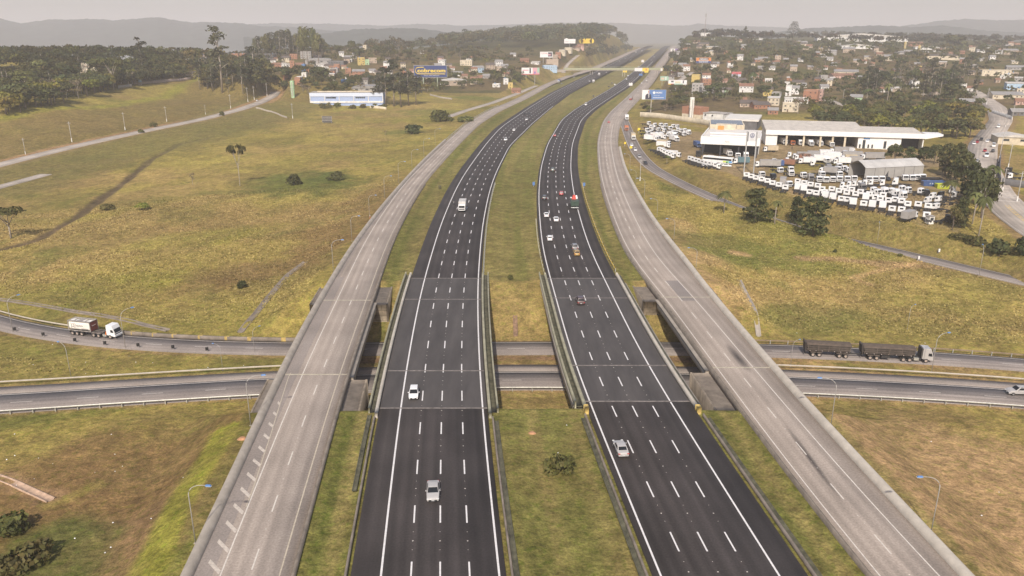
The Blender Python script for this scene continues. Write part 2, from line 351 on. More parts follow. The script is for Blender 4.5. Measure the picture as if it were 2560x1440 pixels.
    for a, b, s in (('LL', 'LC', .35), ('RC', 'RR', .38)):       # damp green line in the swales
        t = (X - at(EDGE[a][1], Y)) / np.maximum(at(EDGE[b][0], Y) - at(EDGE[a][1], Y), 1)
        g = (np.exp(-((t - s - .1 * wob) / .13) ** 2) * .75)[:, None]; mv = mv * (1 - g) + grn * .9 * g
    C = C * (1 - inside[:, None]) + mv * inside[:, None]
    g = (sstep(4, 1.5, np.abs(d - 7 + wob * 3)) * (Y < 118) * (X < 0) * .85)[:, None]; C = C * (1 - g) + lim * g
    g = (sstep(2.2, .6, np.abs(d - 2.5 + wob2 * 2)) * (Y < 135) * .5)[:, None]; C = C * (1 - g) + grn * g
    # bare edges by the lower roads, paths, ditches, the truck yard, streets
    for a, o in ((UPt, 1.2), (UPt, -7.5), (LOt, 4.6), (LOt, -8.6)):
        w = (sstep(1.2, .3, np.abs(Y - lowY(a, X) - o + wob2 * .8)) * (np.abs(X) < 175) * .55)[:, None]; C = C * (1 - w) + ear * w
    w = (sstep(2.2, .8, np.abs(Y - lowY(LOt, X) - 8.2)) * (np.abs(X) < 40))[:, None]; C = C * (1 - w) + (ear * .7) * w
    for P in DITCH:
        dd, _ = dpoly(X, Y, P); w = sstep(3.0, 1.2, dd + wob * 2.5)[:, None] * .9; C = C * (1 - w) + drk * (1.2 + wob2[:, None]) * w
    for P, hw, c, s in ((poly([(2000,655,-5.6),(2100,660,-6),(2200,668,-6.2),(2290,672,-6.4),(2390,678,-6.6)]), 2.2, (sand*.6+drk*.4), .9), (poly([(2180,715,-6.6),(2130,700,-6.5),(2230,675,-6.3),(2310,665,-6.4)]), 1.2, sand, .8),
                     (poly([(1830,625,-2.8),(1870,632,-3)]), 1.6, sand, .9), (poly([(430,830,-7),(330,805,-7),(220,785,-7)]), .1, drk, .1), (STR, 10.5, (ear*.8+sand*.3), .8), (AVE, 10, ear * .9, .7), (HIL, 8, (ear+mow)/2, .5), (RAMP, 6.2, (ear*.5+olv*.5), .7),
                     (poly([(0,1195,-6.8),(130,1245,-6.6)]), 2.0, ear, .6), (poly([(120,1262,-6.4),(200,1235,-6.6),(240,1215,-6.6)]), 1.0, yel, .6)):
        dd, _ = dpoly(X, Y, P); w = (sstep(hw + .9, hw - .6, dd + wob2 * 2 + wob * 1.5) * s)[:, None]; C = C * (1 - w) + c * w
    Yd = [unp(*q, .3) for q in ((1596,318),(1640,306),(1700,310),(1772,322),(1800,332),(2060,350),(2345,388),(2392,430),(2412,500),(2400,566),(2330,562),(2170,521),(1960,476),(1850,440),(1770,419),(1690,396),(1632,356))]
    yd = inpoly(X + wob2 * 3, Y + wob2 * 6, Yd)[:, None] * 1.0
    dirt = np.array((.37,.285,.19)) * (.85 + .5 * (fbm(X, Y, 11, 71)[:, None] - .3)); gw = sstep(.60, .68, fbm(X, Y, 13, 73))[:, None] * .55 * (Y < 380)[:, None]
    g2 = (inpoly(X, Y, [unp(*q, .3) for q in ((1640,306),(1700,312),(1772,322),(1768,332),(1700,324),(1650,322))]) | inpoly(X + wob * 8, Y + wob * 8, [unp(*q, .3) for q in ((1930,420),(2000,408),(2110,400),(2130,412),(2010,428),(1930,432))]))[:, None]
    yc2 = np.where(g2, yel * .6 + olv * .4, dirt * (1 - gw) + olv * gw); C = C * (1 - yd) + yc2 * yd
    # built-up ground and woodland floor far away
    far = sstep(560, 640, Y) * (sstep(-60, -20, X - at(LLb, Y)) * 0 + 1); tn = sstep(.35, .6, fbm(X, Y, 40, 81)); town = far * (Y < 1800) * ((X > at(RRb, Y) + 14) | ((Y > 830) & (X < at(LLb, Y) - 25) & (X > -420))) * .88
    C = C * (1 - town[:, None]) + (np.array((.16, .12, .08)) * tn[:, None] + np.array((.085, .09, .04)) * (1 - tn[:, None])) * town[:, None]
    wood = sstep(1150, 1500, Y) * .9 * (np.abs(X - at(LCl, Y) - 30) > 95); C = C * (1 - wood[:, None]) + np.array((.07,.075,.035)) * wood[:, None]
    dk = sstep(335, 430, np.hypot(X, Y))[:, None] * 0
    bank = dpoly(X, Y, STR); up = (Y > np.interp(X, STR[:, 0][np.argsort(STR[:, 0])], STR[np.argsort(STR[:, 0]), 1]))
    w = (sstep(82, 66, bank[0] + wob * 14) * sstep(9, 13, bank[0]) * up * .7)[:, None]; C = C * (1 - w) + np.array((.20, .155, .07)) * w
    w = (sstep(9, 2, np.abs(bank[0] - 80 + wob * 12)) * up * .65)[:, None]; C = C * (1 - w) + lim * w
    w = (sstep(11.5, 9.5, bank[0] + wob2 * 2) * sstep(4, 5, bank[0]) * up * .8)[:, None]; C = C * (1 - w) + np.array((.42, .27, .17)) * w
    C = C * (.80 + .40 * fbm(X, Y, 2.4, 91, 3))[:, None] * (.78 + .44 * fbm(X, Y, 75, 95, 3))[:, None]
    w = (sstep(75, 50, bank[0] + wob * 30) * sstep(5, 6, bank[0]) * ~up * .7)[:, None]; C = C * (1 - w) + np.array((.19, .175, .07)) * w
    mt_ = sstep(.50, .68, fbm(X, Y * .7, 7, 141, 4))[:, None] * .34; C = C * (1 - mt_) + np.array((.215, .165, .075)) * mt_
    bk = dpoly(X, Y, poly([(1690,428,-1),(1800,470,-2),(1900,505,-3),(2040,545,-3),(2165,572,-3),(2330,615,-4),(2480,655,-5)])); w = (sstep(13, 7, bk[0] + wob * 8) * .55)[:, None]; C = C * (1 - w) + np.array((.19, .16, .07)) * w
    C = C * np.array((.81, .745, .62))
    V = np.stack([X, Y, Z], 1); idx = np.arange(na * nr).reshape(nr, na)
    Q = np.stack([idx[:-1, :-1].ravel(), idx[:-1, 1:].ravel(), idx[1:, 1:].ravel(), idx[1:, :-1].ravel()], 1)
    return V, Q, np.clip(C, .02, .7)
V, Q, Cc = patch_cols()
m, nt, b = nodes('meadow_ground'); b.inputs['Roughness'].default_value = .95; b.inputs['Specular IOR Level'].default_value = .1
at_ = N(nt, 'ShaderNodeAttribute', attribute_name='Col'); tc = N(nt, 'ShaderNodeTexCoord')
c = at_.outputs['Color']; hgt = None
for sc, amt, det in ((.55, .85, 6), (2.6, .8, 4), (.14, .35, 3)):
    no = N(nt, 'ShaderNodeTexNoise', i_Scale=sc, i_Detail=float(det), i_Roughness=.65); nt.links.new(tc.outputs['Object'], no.inputs['Vector'])
    mr = N(nt, 'ShaderNodeMapRange', i_To_Min=1 - amt * .5, i_To_Max=1 + amt * .5); mr.inputs[1].default_value = .28; mr.inputs[2].default_value = .72; nt.links.new(no.outputs['Fac'], mr.inputs[0])
    c = mixc(nt, 'MULTIPLY', 1.0, c, (1, 1, 1, 1)); nt.links.new(mr.outputs[0], nt.nodes[-1].inputs[7])
    if hgt is None: hgt = no
# tufts of greener and drier blades
no = N(nt, 'ShaderNodeTexNoise', i_Scale=.9, i_Detail=5.0, i_Roughness=.7); mp = N(nt, 'ShaderNodeMapping'); mp.inputs['Location'].default_value = (40, 7, 3)
nt.links.new(tc.outputs['Object'], mp.inputs[0]); nt.links.new(mp.outputs[0], no.inputs['Vector'])
rp = N(nt, 'ShaderNodeMapRange'); rp.inputs[1].default_value = .5; rp.inputs[2].default_value = .66; nt.links.new(no.outputs['Fac'], rp.inputs[0])
c = mixc(nt, 'MULTIPLY', rp.outputs[0], c, (.72, .88, .6, 1))
nt.links.new(c, b.inputs['Base Color'])
bp = N(nt, 'ShaderNodeBump', i_Strength=.9, i_Distance=.6); nt.links.new(hgt.outputs['Fac'], bp.inputs['Height']); nt.links.new(bp.outputs[0], b.inputs['Normal'])
ground = link('ground', npmesh('ground', V, Q, Cc, smooth=True), None, m); tag(ground, kind='structure')
TUFT = True

# tufts of taller grass standing in the unmown fields
def tufts():
    r = np.random.default_rng(77); n = 230000; rr_ = np.sqrt(r.uniform(172 ** 2, 350 ** 2, n)); aa = r.uniform(R(-36), R(36), n); x, y = rr_ * np.sin(aa), rr_ * np.cos(aa)
    d = np.maximum(at(EDGE['LL'][0], y) - x, x - at(EDGE['RR'][1], y)); dl = np.minimum(np.abs(y - lowY(UPt, x) + 3.4), np.abs(y - lowY(LOt, x) + 2))
    k = (d > 5 + 3 * r.random(n)) & ((dl > 13) | (np.abs(x) > 170)) & (fbm(x, y, 18, 131, 3) + r.normal(0, .22, n) > .48)
    for P, hw, bl in STREETS: k &= dpoly(x, y, P)[0] > hw + 3
    for P in DITCH: k &= dpoly(x, y, P)[0] > 2.5
    x, y = x[k], y[k]; n = len(x); z = zt(x, y); ia = np.clip(np.searchsorted(np.linspace(R(-47), R(47), 620), np.arctan2(x, y)), 0, 619); ir = np.clip(np.searchsorted(np.r_[np.geomspace(58, 1800, 550)], np.hypot(x, y)), 0, 549)
    c = Cc[ir * 620 + ia]; g_ = c.mean(1)[:, None]; c = (c * .6 + np.array((1.22, 1.02, .48)) * g_ * .4) * r.uniform(.85, 1.5, n)[:, None]; h = r.uniform(.10, .32, n); w = r.uniform(.12, .32, n); a = r.uniform(0, 3.14, n); lx, ly = r.normal(0, .16, n), r.normal(.05, .16, n)
    ca, sa = np.cos(a) * w, np.sin(a) * w; V = np.stack([np.stack([x - ca, y - sa, z - .05], 1), np.stack([x + ca, y + sa, z - .05], 1), np.stack([x + ca * .6 + lx, y + sa * .6 + ly, z + h], 1), np.stack([x - ca * .7 + lx, y - sa * .7 + ly, z + h * .8], 1)], 1)
    m2, nt, b = nodes('tall_grass'); b.inputs['Roughness'].default_value = .9; b.inputs['Specular IOR Level'].default_value = .1; a_ = N(nt, 'ShaderNodeAttribute', attribute_name='Col'); nt.links.new(a_.outputs['Color'], b.inputs['Base Color'])
    o = link('tall_grass', npmesh('tall_grass', V.reshape(-1, 3), np.arange(4 * n).reshape(n, 4), np.repeat(c, 4, 0)), None, m2); tag(o, kind='stuff')
# lake and far ridges
wm, nt, b = nodes('lake_water'); b.inputs['Base Color'].default_value = (.25, .25, .24, 1); b.inputs['Roughness'].default_value = .12
lake = MB(); a0, a1, a2, a3 = unp(-300, 118, -11), unp(900, 118, -11), (-380, 2150, -11), (-1500, 2150, -11)
lake.add([a2, a3, a0, a1], [(0, 1, 2, 3)]); tag(lake.build('lake', wm), kind='structure')
def ridge(name, dist, depth, prof, seed, rough):
    """a wooded ridge line: prof = crest heights seen at picture columns"""
    px = np.array([q[0] for q in prof], float); py = np.array([q[1] for q in prof], float)
    n, k = 520, 40; u = np.linspace(px[0], px[-1], n)
    crest = H + (80 - np.interp(u, px, py)) / F * dist / CT ** 0
    crest = crest + (fbm(u * dist / F, u * 0, 420, seed, 5) - .5) * rough
    t = np.linspace(-1, 1, k); X = np.outer(np.ones(k), (u - 1280) / F * dist) * (1 + t[:, None] * depth / dist); Yv = dist + np.outer(t, np.ones(n)) * depth
    f = (1 - np.abs(t) ** 1.5)[:, None]; Zb = -22.0
    Zv = Zb + (crest[None, :] - Zb) * f * (.72 + .28 * np.where(t[:, None] == 0, 1, 1)) + (fbm(X.ravel(), Yv.ravel(), 330, seed + 5, 4).reshape(k, n) - .5) * rough * 1.6 * f * (1 - f * .8)
    Zv += (fbm(X.ravel(), Yv.ravel(), 22, seed + 9, 3).reshape(k, n) - .5) * 9 * f
    idx = np.arange(n * k).reshape(k, n); Q = np.stack([idx[:-1, :-1].ravel(), idx[:-1, 1:].ravel(), idx[1:, 1:].ravel(), idx[1:, :-1].ravel()], 1)
    o = link(name, npmesh(name, np.stack([X, Yv, Zv], 2).reshape(-1, 3), Q, smooth=True), None, mat('ridge_forest', (.060, .068, .060), .95, .35, .02, bump=.0)); tag(o, kind='structure')
ridge('hills', 4300, 750, [(-900,62),(-300,58),(0,52),(60,47),(115,58),(185,48),(250,50),(340,53),(445,47),(520,56),(580,52),(640,58),(690,66),(800,74),(1000,84),(1200,92)], 3, 26)
ridge('hills', 6200, 700, [(300,70),(640,64),(720,61),(860,62),(960,66),(1060,62),(1150,66),(1300,70)], 13, 26)
ridge('hills', 3000, 350, [(640,92),(800,84),(900,72),(1000,70),(1070,72),(1150,86),(1250,95)], 23, 16)
ridge('hills', 6500, 700, [(1180,66),(1280,60),(1420,58),(1560,62),(1700,64),(1720,60),(1800,66),(1950,72),(2100,78)], 33, 24)
ridge('hills', 3600, 400, [(1880,84),(2000,72),(2080,68),(2150,66),(2230,70),(2300,66),(2420,78),(2600,82),(3000,80)], 43, 16)
ridge('hills', 5200, 700, [(2180,72),(2280,56),(2350,52),(2430,53),(2520,52),(2600,54),(2900,58),(3400,60)], 53, 22)

# ------------------------------------------------------------------ asphalt and paint
def asphalt(name, rgb, wear, streak):
    m, nt, b = nodes(name); b.inputs['Roughness'].default_value = .82; b.inputs['Specular IOR Level'].default_value = .3
    uv = N(nt, 'ShaderNodeUVMap', uv_map='UVMap'); tc = N(nt, 'ShaderNodeTexCoord')
    c = (*rgb, 1)
    for src, scl, sc, amt in ((uv, (1, .012, 1), .9, streak), (uv, (.6, .05, 1), 1.0, streak * .7), (tc, (1, 1, 1), .09, wear), (tc, (1, 1, 1), 3.5, .18)):
        mp = N(nt, 'ShaderNodeMapping'); mp.inputs['Scale'].default_value = scl; nt.links.new(src.outputs['UV' if src is uv else 'Object'], mp.inputs[0])
        no = N(nt, 'ShaderNodeTexNoise', i_Scale=sc, i_Detail=4.0); nt.links.new(mp.outputs[0], no.inputs['Vector'])
        mr = N(nt, 'ShaderNodeMapRange', i_To_Min=1 - amt, i_To_Max=1 + amt); mr.inputs[1].default_value = .3; mr.inputs[2].default_value = .7; nt.links.new(no.outputs['Fac'], mr.inputs[0])
        c = mixc(nt, 'MULTIPLY', 1.0, c, (1, 1, 1, 1)); nt.links.new(mr.outputs[0], nt.nodes[-1].inputs[7])
    # the two wheel tracks of each 3.5 m lane
    sx = N(nt, 'ShaderNodeSeparateXYZ'); nt.links.new(uv.outputs['UV'], sx.inputs[0])
    mu = N(nt, 'ShaderNodeMath', operation='MULTIPLY'); mu.inputs[1].default_value = 2 * math.pi / 1.75; nt.links.new(sx.outputs[0], mu.inputs[0])
    co = N(nt, 'ShaderNodeMath', operation='COSINE'); nt.links.new(mu.outputs[0], co.inputs[0])
    mr = N(nt, 'ShaderNodeMapRange', i_To_Min=1 - streak * .6, i_To_Max=1 + streak * .5); mr.inputs[1].default_value = -1; nt.links.new(co.outputs[0], mr.inputs[0])
    c = mixc(nt, 'MULTIPLY', 1.0, c, (1, 1, 1, 1)); nt.links.new(mr.outputs[0], nt.nodes[-1].inputs[7])
    nt.links.new(c, b.inputs['Base Color']); return m
M_BLK = asphalt('new_asphalt', (.049, .041, .038), .22, .20)
M_GRY = asphalt('old_concrete_asphalt', (.345, .288, .240), .14, .13)
M_DRK = asphalt('worn_asphalt', (.215, .185, .165), .16, .16)
M_STR = asphalt('street_asphalt', (.40, .345, .29), .18, .14)
M_SHO = asphalt('shoulder_asphalt', (.25, .213, .185), .16, .1)
def paint(name, rgb, wear):
    m, nt, b = nodes(name); b.inputs['Roughness'].default_value = .6
    tc = N(nt, 'ShaderNodeTexCoord'); no = N(nt, 'ShaderNodeTexNoise', i_Scale=2.2, i_Detail=6.0, i_Roughness=.7); nt.links.new(tc.outputs['Object'], no.inputs['Vector'])
    mr = N(nt, 'ShaderNodeMapRange', i_To_Min=1 - wear, i_To_Max=1.0); mr.inputs[1].default_value = .33; mr.inputs[2].default_value = .55; nt.links.new(no.outputs['Fac'], mr.inputs[0])
    c = mixc(nt, 'MULTIPLY', 1.0, (*rgb, 1), (1, 1, 1, 1)); nt.links.new(mr.outputs[0], nt.nodes[-1].inputs[7]); nt.links.new(c, b.inputs['Base Color']); return m
P_NEW = paint('fresh_white_paint', (.72, .69, .66), .22); P_OLD = paint('worn_white_paint', (.64, .58, .50), .3); P_HAT = paint('hatch_paint', (.56, .49, .41), .35); P_CRM = paint('worn_cream_paint', (.50, .43, .32), .35); P_YEL = paint('yellow_paint', (.72, .48, .08), .3)
M_CON = mat('weathered_concrete', (.35, .305, .25), .85, .2, .5); M_CONL = mat('pale_concrete', (.46, .41, .34), .85, .16, .5); M_COND = mat('stained_concrete', (.20, .165, .13), .9, .35, .5)
M_MOSS = mat('mossy_green_paint', (.30, .28, .19), .8, .3, .5); M_STEEL = mat('galvanised_steel', (.46, .45, .40), .5, .2, 2, metal=.4); M_YEL = mat('yellow_paint_metal', (.70, .47, .05), .6, .2, 2)
M_BLACK = mat('black_rubber', (.018, .017, .017), .8, .3, 4); M_POST = mat('pole_grey', (.36, .34, .31), .6, .15, 1)

def strip(P0, P1, name, parent, m, dz=.008, far=1e9):
    """flat sheet between two 3-D lines of equal length"""
    P0 = np.asarray(P0, float).copy(); P1 = np.asarray(P1, float).copy(); P0[:, 2] += dz; P1[:, 2] += dz
    n = len(P0); V = np.concatenate([P0, P1]); i = np.arange(n - 1); Q = np.stack([i, i + n, i + n + 1, i + 1], 1)
    return link(name, npmesh(name, V, Q), parent, m)
YR = np.r_[np.arange(50, 330, 2.0), np.arange(330, 900, 5.0), np.arange(900, 2960, 20.0)]
def pts(xa, Yv=YR): return np.stack([at(xa, Yv), Yv, zroad(Yv)], 1)
def carriageway(name, key, m, lab):
    l, r = EDGE[key]; A, B = pts(l), pts(r); n = len(A)
    ref = {'LL': LLl, 'LC': LCl, 'RC': RCl, 'RR': RRl}[key]; d = np.r_[0, np.cumsum(np.linalg.norm(np.diff(A[:, :2], axis=0), axis=1))]
    Lw = np.hypot(*(B - A)[:, :2].T); o0 = -(at(ref, YR) - at(l, YR))
    dn = np.array([0, 0, .6]); V = np.concatenate([A - dn, A, B, B - dn]); i = np.arange(n - 1); Q = np.concatenate([np.stack([i + k * n, i + (k + 1) * n, i + (k + 1) * n + 1, i + k * n + 1], 1) for k in range(3)])
    uv = np.concatenate([np.stack([o0, d], 1), np.stack([o0, d], 1), np.stack([o0 + Lw, d], 1), np.stack([o0 + Lw, d], 1)])
    o = link(name, npmesh(name, V, Q, uv=uv), None, m); tag(o, kind='structure'); return o
def lines(parent, ref, offs, dashes, w, m, phase=0, y1=2900, wd=None, dash_mat=None):
    for o, mm, yr in offs:
        Yv = YR[(YR >= yr[0]) & (YR <= yr[1])]; ww = w * (1 + Yv / 1400)
        k = np.gradient(ref, YG); nrm = np.sqrt(1 + np.interp(Yv, YG, k) ** 2); xo = at(ref, Yv) + (o(Yv) if callable(o) else o) * nrm
        strip(np.stack([xo - ww / 2, Yv, zroad(Yv)], 1), np.stack([xo + ww / 2, Yv, zroad(Yv)], 1), 'edge_line', parent, mm)
    V, Q = [], []
    for o, yr in dashes:
        y = yr[0] + phase
        while y < yr[1]:
            k = float(np.interp(y, YG, np.gradient(ref, YG))); s = 1 / math.hypot(1, k); ww = (wd or w) * (1 + y / 900)
            a, b2 = y, y + 4.0 * s; q = []
            for yy in (a, b2):
                xo = float(at(ref, yy)) + o / s; q += [(xo - ww / 2, yy, float(zroad(yy)) + .008), (xo + ww / 2, yy, float(zroad(yy)) + .008)]
            n = len(V); V += q; Q.append((n, n + 1, n + 3, n + 2)); y += 12.0 * s
    link('lane_dash', npmesh('lane_dash', np.array(V), np.array(Q)), parent, dash_mat or m)
    V, Q = [], []
    for o, yr in dashes[:3]:
        for y in np.arange(yr[0] + phase, 240, 12.0):
            for k_, w_ in ((8.0, .085), (6.2, .045), (9.9, .045)):
                xo = float(at(ref, y + k_)) + o; n = len(V); V += [(xo - w_, y + k_ - w_, .012), (xo + w_, y + k_ - w_, .012), (xo + w_, y + k_ + w_, .012), (xo - w_, y + k_ + w_, .012)]; Q.append((n, n + 1, n + 2, n + 3))
    link('road_stud', npmesh('road_stud', np.array(V), np.array(Q)), parent, P_OLD)
lc = carriageway('highway', 'LC', M_BLK, ''); rc = carriageway('highway', 'RC', M_BLK, '')
ll = carriageway('collector_road', 'LL', M_GRY, ''); rr = carriageway('collector_road', 'RR', M_GRY, '')
far_x = lambda o: (lambda Yv: o + np.interp(Yv, YG, extra))
lines(lc, LCl, [(0, P_NEW, (50, 2000)), (far_x(14.0), P_NEW, (50, 700))], [(3.55, (52, 1100)), (7.0, (52, 1100)), (10.5, (52, 1100)), (14.2, (545, 1100))], .24, P_NEW, .5, wd=.19)
lines(rc, RCl, [(0, P_NEW, (50, 2000)), (14.0, P_NEW, (50, 1600))], [(3.5, (52, 1100)), (7.0, (52, 1100)), (10.5, (52, 1100))], .24, P_NEW, 6.5, wd=.19)
lines(ll, LLl, [(0, P_OLD, (50, 700)), (7.0, P_CRM, (50, 420))], [(3.5, (52, 560))], .17, P_OLD, 3)
lines(rr, RRl, [(0, P_OLD, (50, 900)), (7.0, P_OLD, (50, 560))], [(3.6, (52, 700))], .17, P_OLD, 6)
# hatched bars and inner line on the left collector's near shoulder, darker shoulder strip
Yv = np.arange(50, 138, 2.0); sh = at(LLl, Yv) - at(LLb, Yv)
hof = lambda y: np.interp(y, [85, 97, 113, 134], [-.12, -.3, -1.05, -2.4]); Yv = np.arange(92, 138, 2.0)
strip(np.stack([at(LLl, Yv) + hof(Yv) - .07, Yv, Yv * 0], 1), np.stack([at(LLl, Yv) + hof(Yv) + .07, Yv, Yv * 0], 1), 'edge_line', ll, P_CRM)
Yv = np.arange(50, 200, 3.0); strip(np.stack([at(LLb, Yv) + 1.7, Yv, Yv * 0], 1), np.stack([at(LLl, Yv) - .96, Yv, Yv * 0], 1), 'shoulder_surface', ll, M_SHO, .003)
for y in np.arange(54, 131, 4.05):
    x1 = float(at(LLl, y) + hof(y)) - .08; x0 = float(at(LLb, y)) + 1.85
    if x1 - x0 < .5: continue
    strip([(x0, y + .9 * (x1 - x0), 0), (x0, y + .9 * (x1 - x0) + .75, 0)], [(x1, y - .3, 0), (x1, y + .45, 0)], 'hatch_bar', ll, P_HAT, .009)
for nm, ref, par, w in (('LL', LLb, ll, 1.5), ):
    Yv = np.arange(50, 420, 3.0); strip(np.stack([at(ref, Yv) + .95, Yv, Yv * 0], 1), np.stack([at(ref, Yv) + .95 + .75, Yv, Yv * 0], 1), 'gutter_strip', par, M_SHO, .004)
m, nt, b = nodes('oil_stain'); uv = N(nt, 'ShaderNodeUVMap', uv_map='UVMap'); gr = N(nt, 'ShaderNodeTexGradient', gradient_type='SPHERICAL'); mp = N(nt, 'ShaderNodeMapping'); nt.links.new(uv.outputs[0], mp.inputs[0]); nt.links.new(mp.outputs[0], gr.inputs[0]); b.inputs['Base Color'].default_value = (.05, .043, .04, 1); b.inputs['Roughness'].default_value = .8
mu = N(nt, 'ShaderNodeMath', operation='MULTIPLY'); mu.inputs[1].default_value = .7; nt.links.new(gr.outputs['Fac'], mu.inputs[0]); nt.links.new(mu.outputs[0], b.inputs['Alpha'])
def stain(par, pa, pb, w):
    a, b_ = unp(*pa), unp(*pb); d = (b_ - a)[:2]; d /= np.linalg.norm(d); n = np.array([d[1], -d[0]]) * w; V = [(a[0] - n[0], a[1] - n[1], .006), (a[0] + n[0], a[1] + n[1], .006), (b_[0] + n[0], b_[1] + n[1], .006), (b_[0] - n[0], b_[1] - n[1], .006)]
    link('oil_stain', npmesh('oil_stain', np.array(V), np.array([[0, 1, 2, 3]]), uv=[(-1, -1), (1, -1), (1, 1), (-1, 1)]), par, m)
stain(rr, (1878, 935), (1815, 858), 1.1); stain(rr, (2110, 1260), (1960, 1060), .6)
sx_ = np.arange(178, 196, 2.0); strip(np.stack([at(RRl, sx_) + 3.7, sx_, sx_ * 0], 1), np.stack([at(RRl, sx_) + 6.9, sx_, sx_ * 0], 1), 'resurfaced_patch', rr, M_DRK, .004)
# exit nose hatching between the right collector and the ramp
for k, y in enumerate(np.arange(470, 640, 7.0)):
    x0 = float(at(RRl, y)) + 8.0; x1 = x0 + .6 + (y - 430) * .022
    strip([(x0, y, 0), (x0, y + .8, 0)], [(x1, y - 5, 0), (x1, y - 4.2, 0)], 'hatch_bar', rr, P_OLD, .009)

def lowroad(name, base, o0, o1, m, z=ZL):
    x = np.arange(-165, 171, 3.0); y = lowY(base, x); d = np.r_[0, np.cumsum(np.hypot(np.diff(x), np.diff(y)))]; n = len(x)
    A = np.stack([x, y + o0, x * 0 + z], 1); B = np.stack([x, y + o1, x * 0 + z], 1); dn = np.array([0, 0, .5])
    V = np.concatenate([A - dn, A, B, B - dn]); i = np.arange(n - 1); Q = np.concatenate([np.stack([i + (k + 1) * n, i + k * n, i + k * n + 1, i + (k + 1) * n + 1], 1) for k in range(3)])
    uv = np.concatenate([np.stack([x * 0 + o, d], 1) for o in (0, 0, abs(o1 - o0), abs(o1 - o0))])
    o = link(name, npmesh(name, V, Q, uv=uv), None, m); tag(o, kind='structure'); return o
def lowline_paint(par, base, o, w, m, dash=None, ph=0):
    x = np.arange(-164, 170, 3.0)
    if dash is None:
        strip(np.stack([x, lowY(base, x) + o - w / 2, x * 0 + ZL], 1), np.stack([x, lowY(base, x) + o + w / 2, x * 0 + ZL], 1), 'edge_line', par, m, .012)
    else:
        V, Q = [], []
        for a in np.arange(-160 + ph, 168, 12.0):
            n = len(V)
            for xx in (a, a + 4.0): V += [(xx, lowY(base, xx) + o - w / 2, ZL + .012), (xx, lowY(base, xx) + o + w / 2, ZL + .012)]
            Q.append((n, n + 1, n + 3, n + 2))
        link('lane_dash', npmesh('lane_dash', np.array(V), np.array(Q)), par, m)
ur = lowroad('underpass_road', UPt, .7, -6.8, M_DRK); lr = lowroad('underpass_road', LOt, .35, -8.4, M_DRK); ls = lowroad('road_shoulder', LOt, 3.9, .38, M_SHO, ZL + .01)
lowline_paint(ur, UPt, 0, .2, P_OLD); lowline_paint(ur, UPt, -3.5, .16, P_OLD, 1, 3);
lowline_paint(lr, LOt, -.1, .22, P_OLD); lowline_paint(lr, LOt, -4.0, .16, P_OLD, 1, 2); lowline_paint(lr, LOt, -7.7, .16, P_OLD)

def street(name, P, hw, m, kind='structure', step=4):
    P = smoothpoly(P, step); T = np.gradient(P[:, :2], axis=0); T /= np.linalg.norm(T, axis=1)[:, None]; Nn = np.stack([T[:, 1], -T[:, 0]], 1); n = len(P)
    A, B = P.copy(), P.copy(); A[:, :2] -= Nn * hw; B[:, :2] += Nn * hw; dn = np.array([0, 0, .5]); d = np.arange(n) * float(step)
    V = np.concatenate([A - dn, A, B, B - dn]); i = np.arange(n - 1); Q = np.concatenate([np.stack([i + k * n, i + (k + 1) * n, i + (k + 1) * n + 1, i + k * n + 1], 1) for k in range(3)])
    uv = np.concatenate([np.stack([d * 0 + o, d], 1) for o in (0, 0, 2 * hw, 2 * hw)])
    o = link(name, npmesh(name, V, Q, uv=uv), None, m); tag(o, kind=kind); return o, P, Nn
def sline(par, P, Nn, o, w, m, nm='edge_line'):
    A, B = P.copy(), P.copy(); A[:, :2] += Nn * (o - w / 2); B[:, :2] += Nn * (o + w / 2); strip(A, B, nm, par, m, .014)
o, P, Nn = street('exit_ramp', RAMP, 3.5, M_DRK); sline(o, P, Nn, 3.2, .2, P_OLD); sline(o, P, Nn, -3.2, .2, P_OLD)
o, P, Nn = street('avenue', AVE, 7.2, M_STR); k = np.hypot(P[:, 0], P[:, 1]) < 345
for q in (-.55, .55): sline(o, P[k], Nn[k], q, .16, P_YEL)
for i in range(2, int(k.sum()) - 1):
    sline(o, np.stack([P[i] - (P[i+1]-P[i]) * .08, P[i] + (P[i+1]-P[i]) * .08]), Nn[i:i+2] * 0 + Nn[i], 0, 1.0, P_YEL, 'hatch_bar')
sline(o, P[k], Nn[k], -6.6, .18, P_OLD)
for q in range(6):
    i = int(np.argmin(np.abs(np.hypot(P[:, 0], P[:, 1]) - (352 + q * 5)))); sline(o, np.stack([P[i] - (P[i+1]-P[i]) * .12, P[i] + (P[i+1]-P[i]) * .12]), Nn[i:i+2] * 0 + Nn[i], 0, 12.0, P_OLD, 'crossing_bar')
street('hill_street', STR, 4.6, M_STR)
for P_, h_, nm in ((SVC, 3, 'service_road'), (SID, 3.2, 'side_road'), (HIL, 3, 'hill_street'), (RST, 3.8, 'side_road'), (NST, 3, 'side_road')): street(nm, P_, h_, M_STR)
tufts()
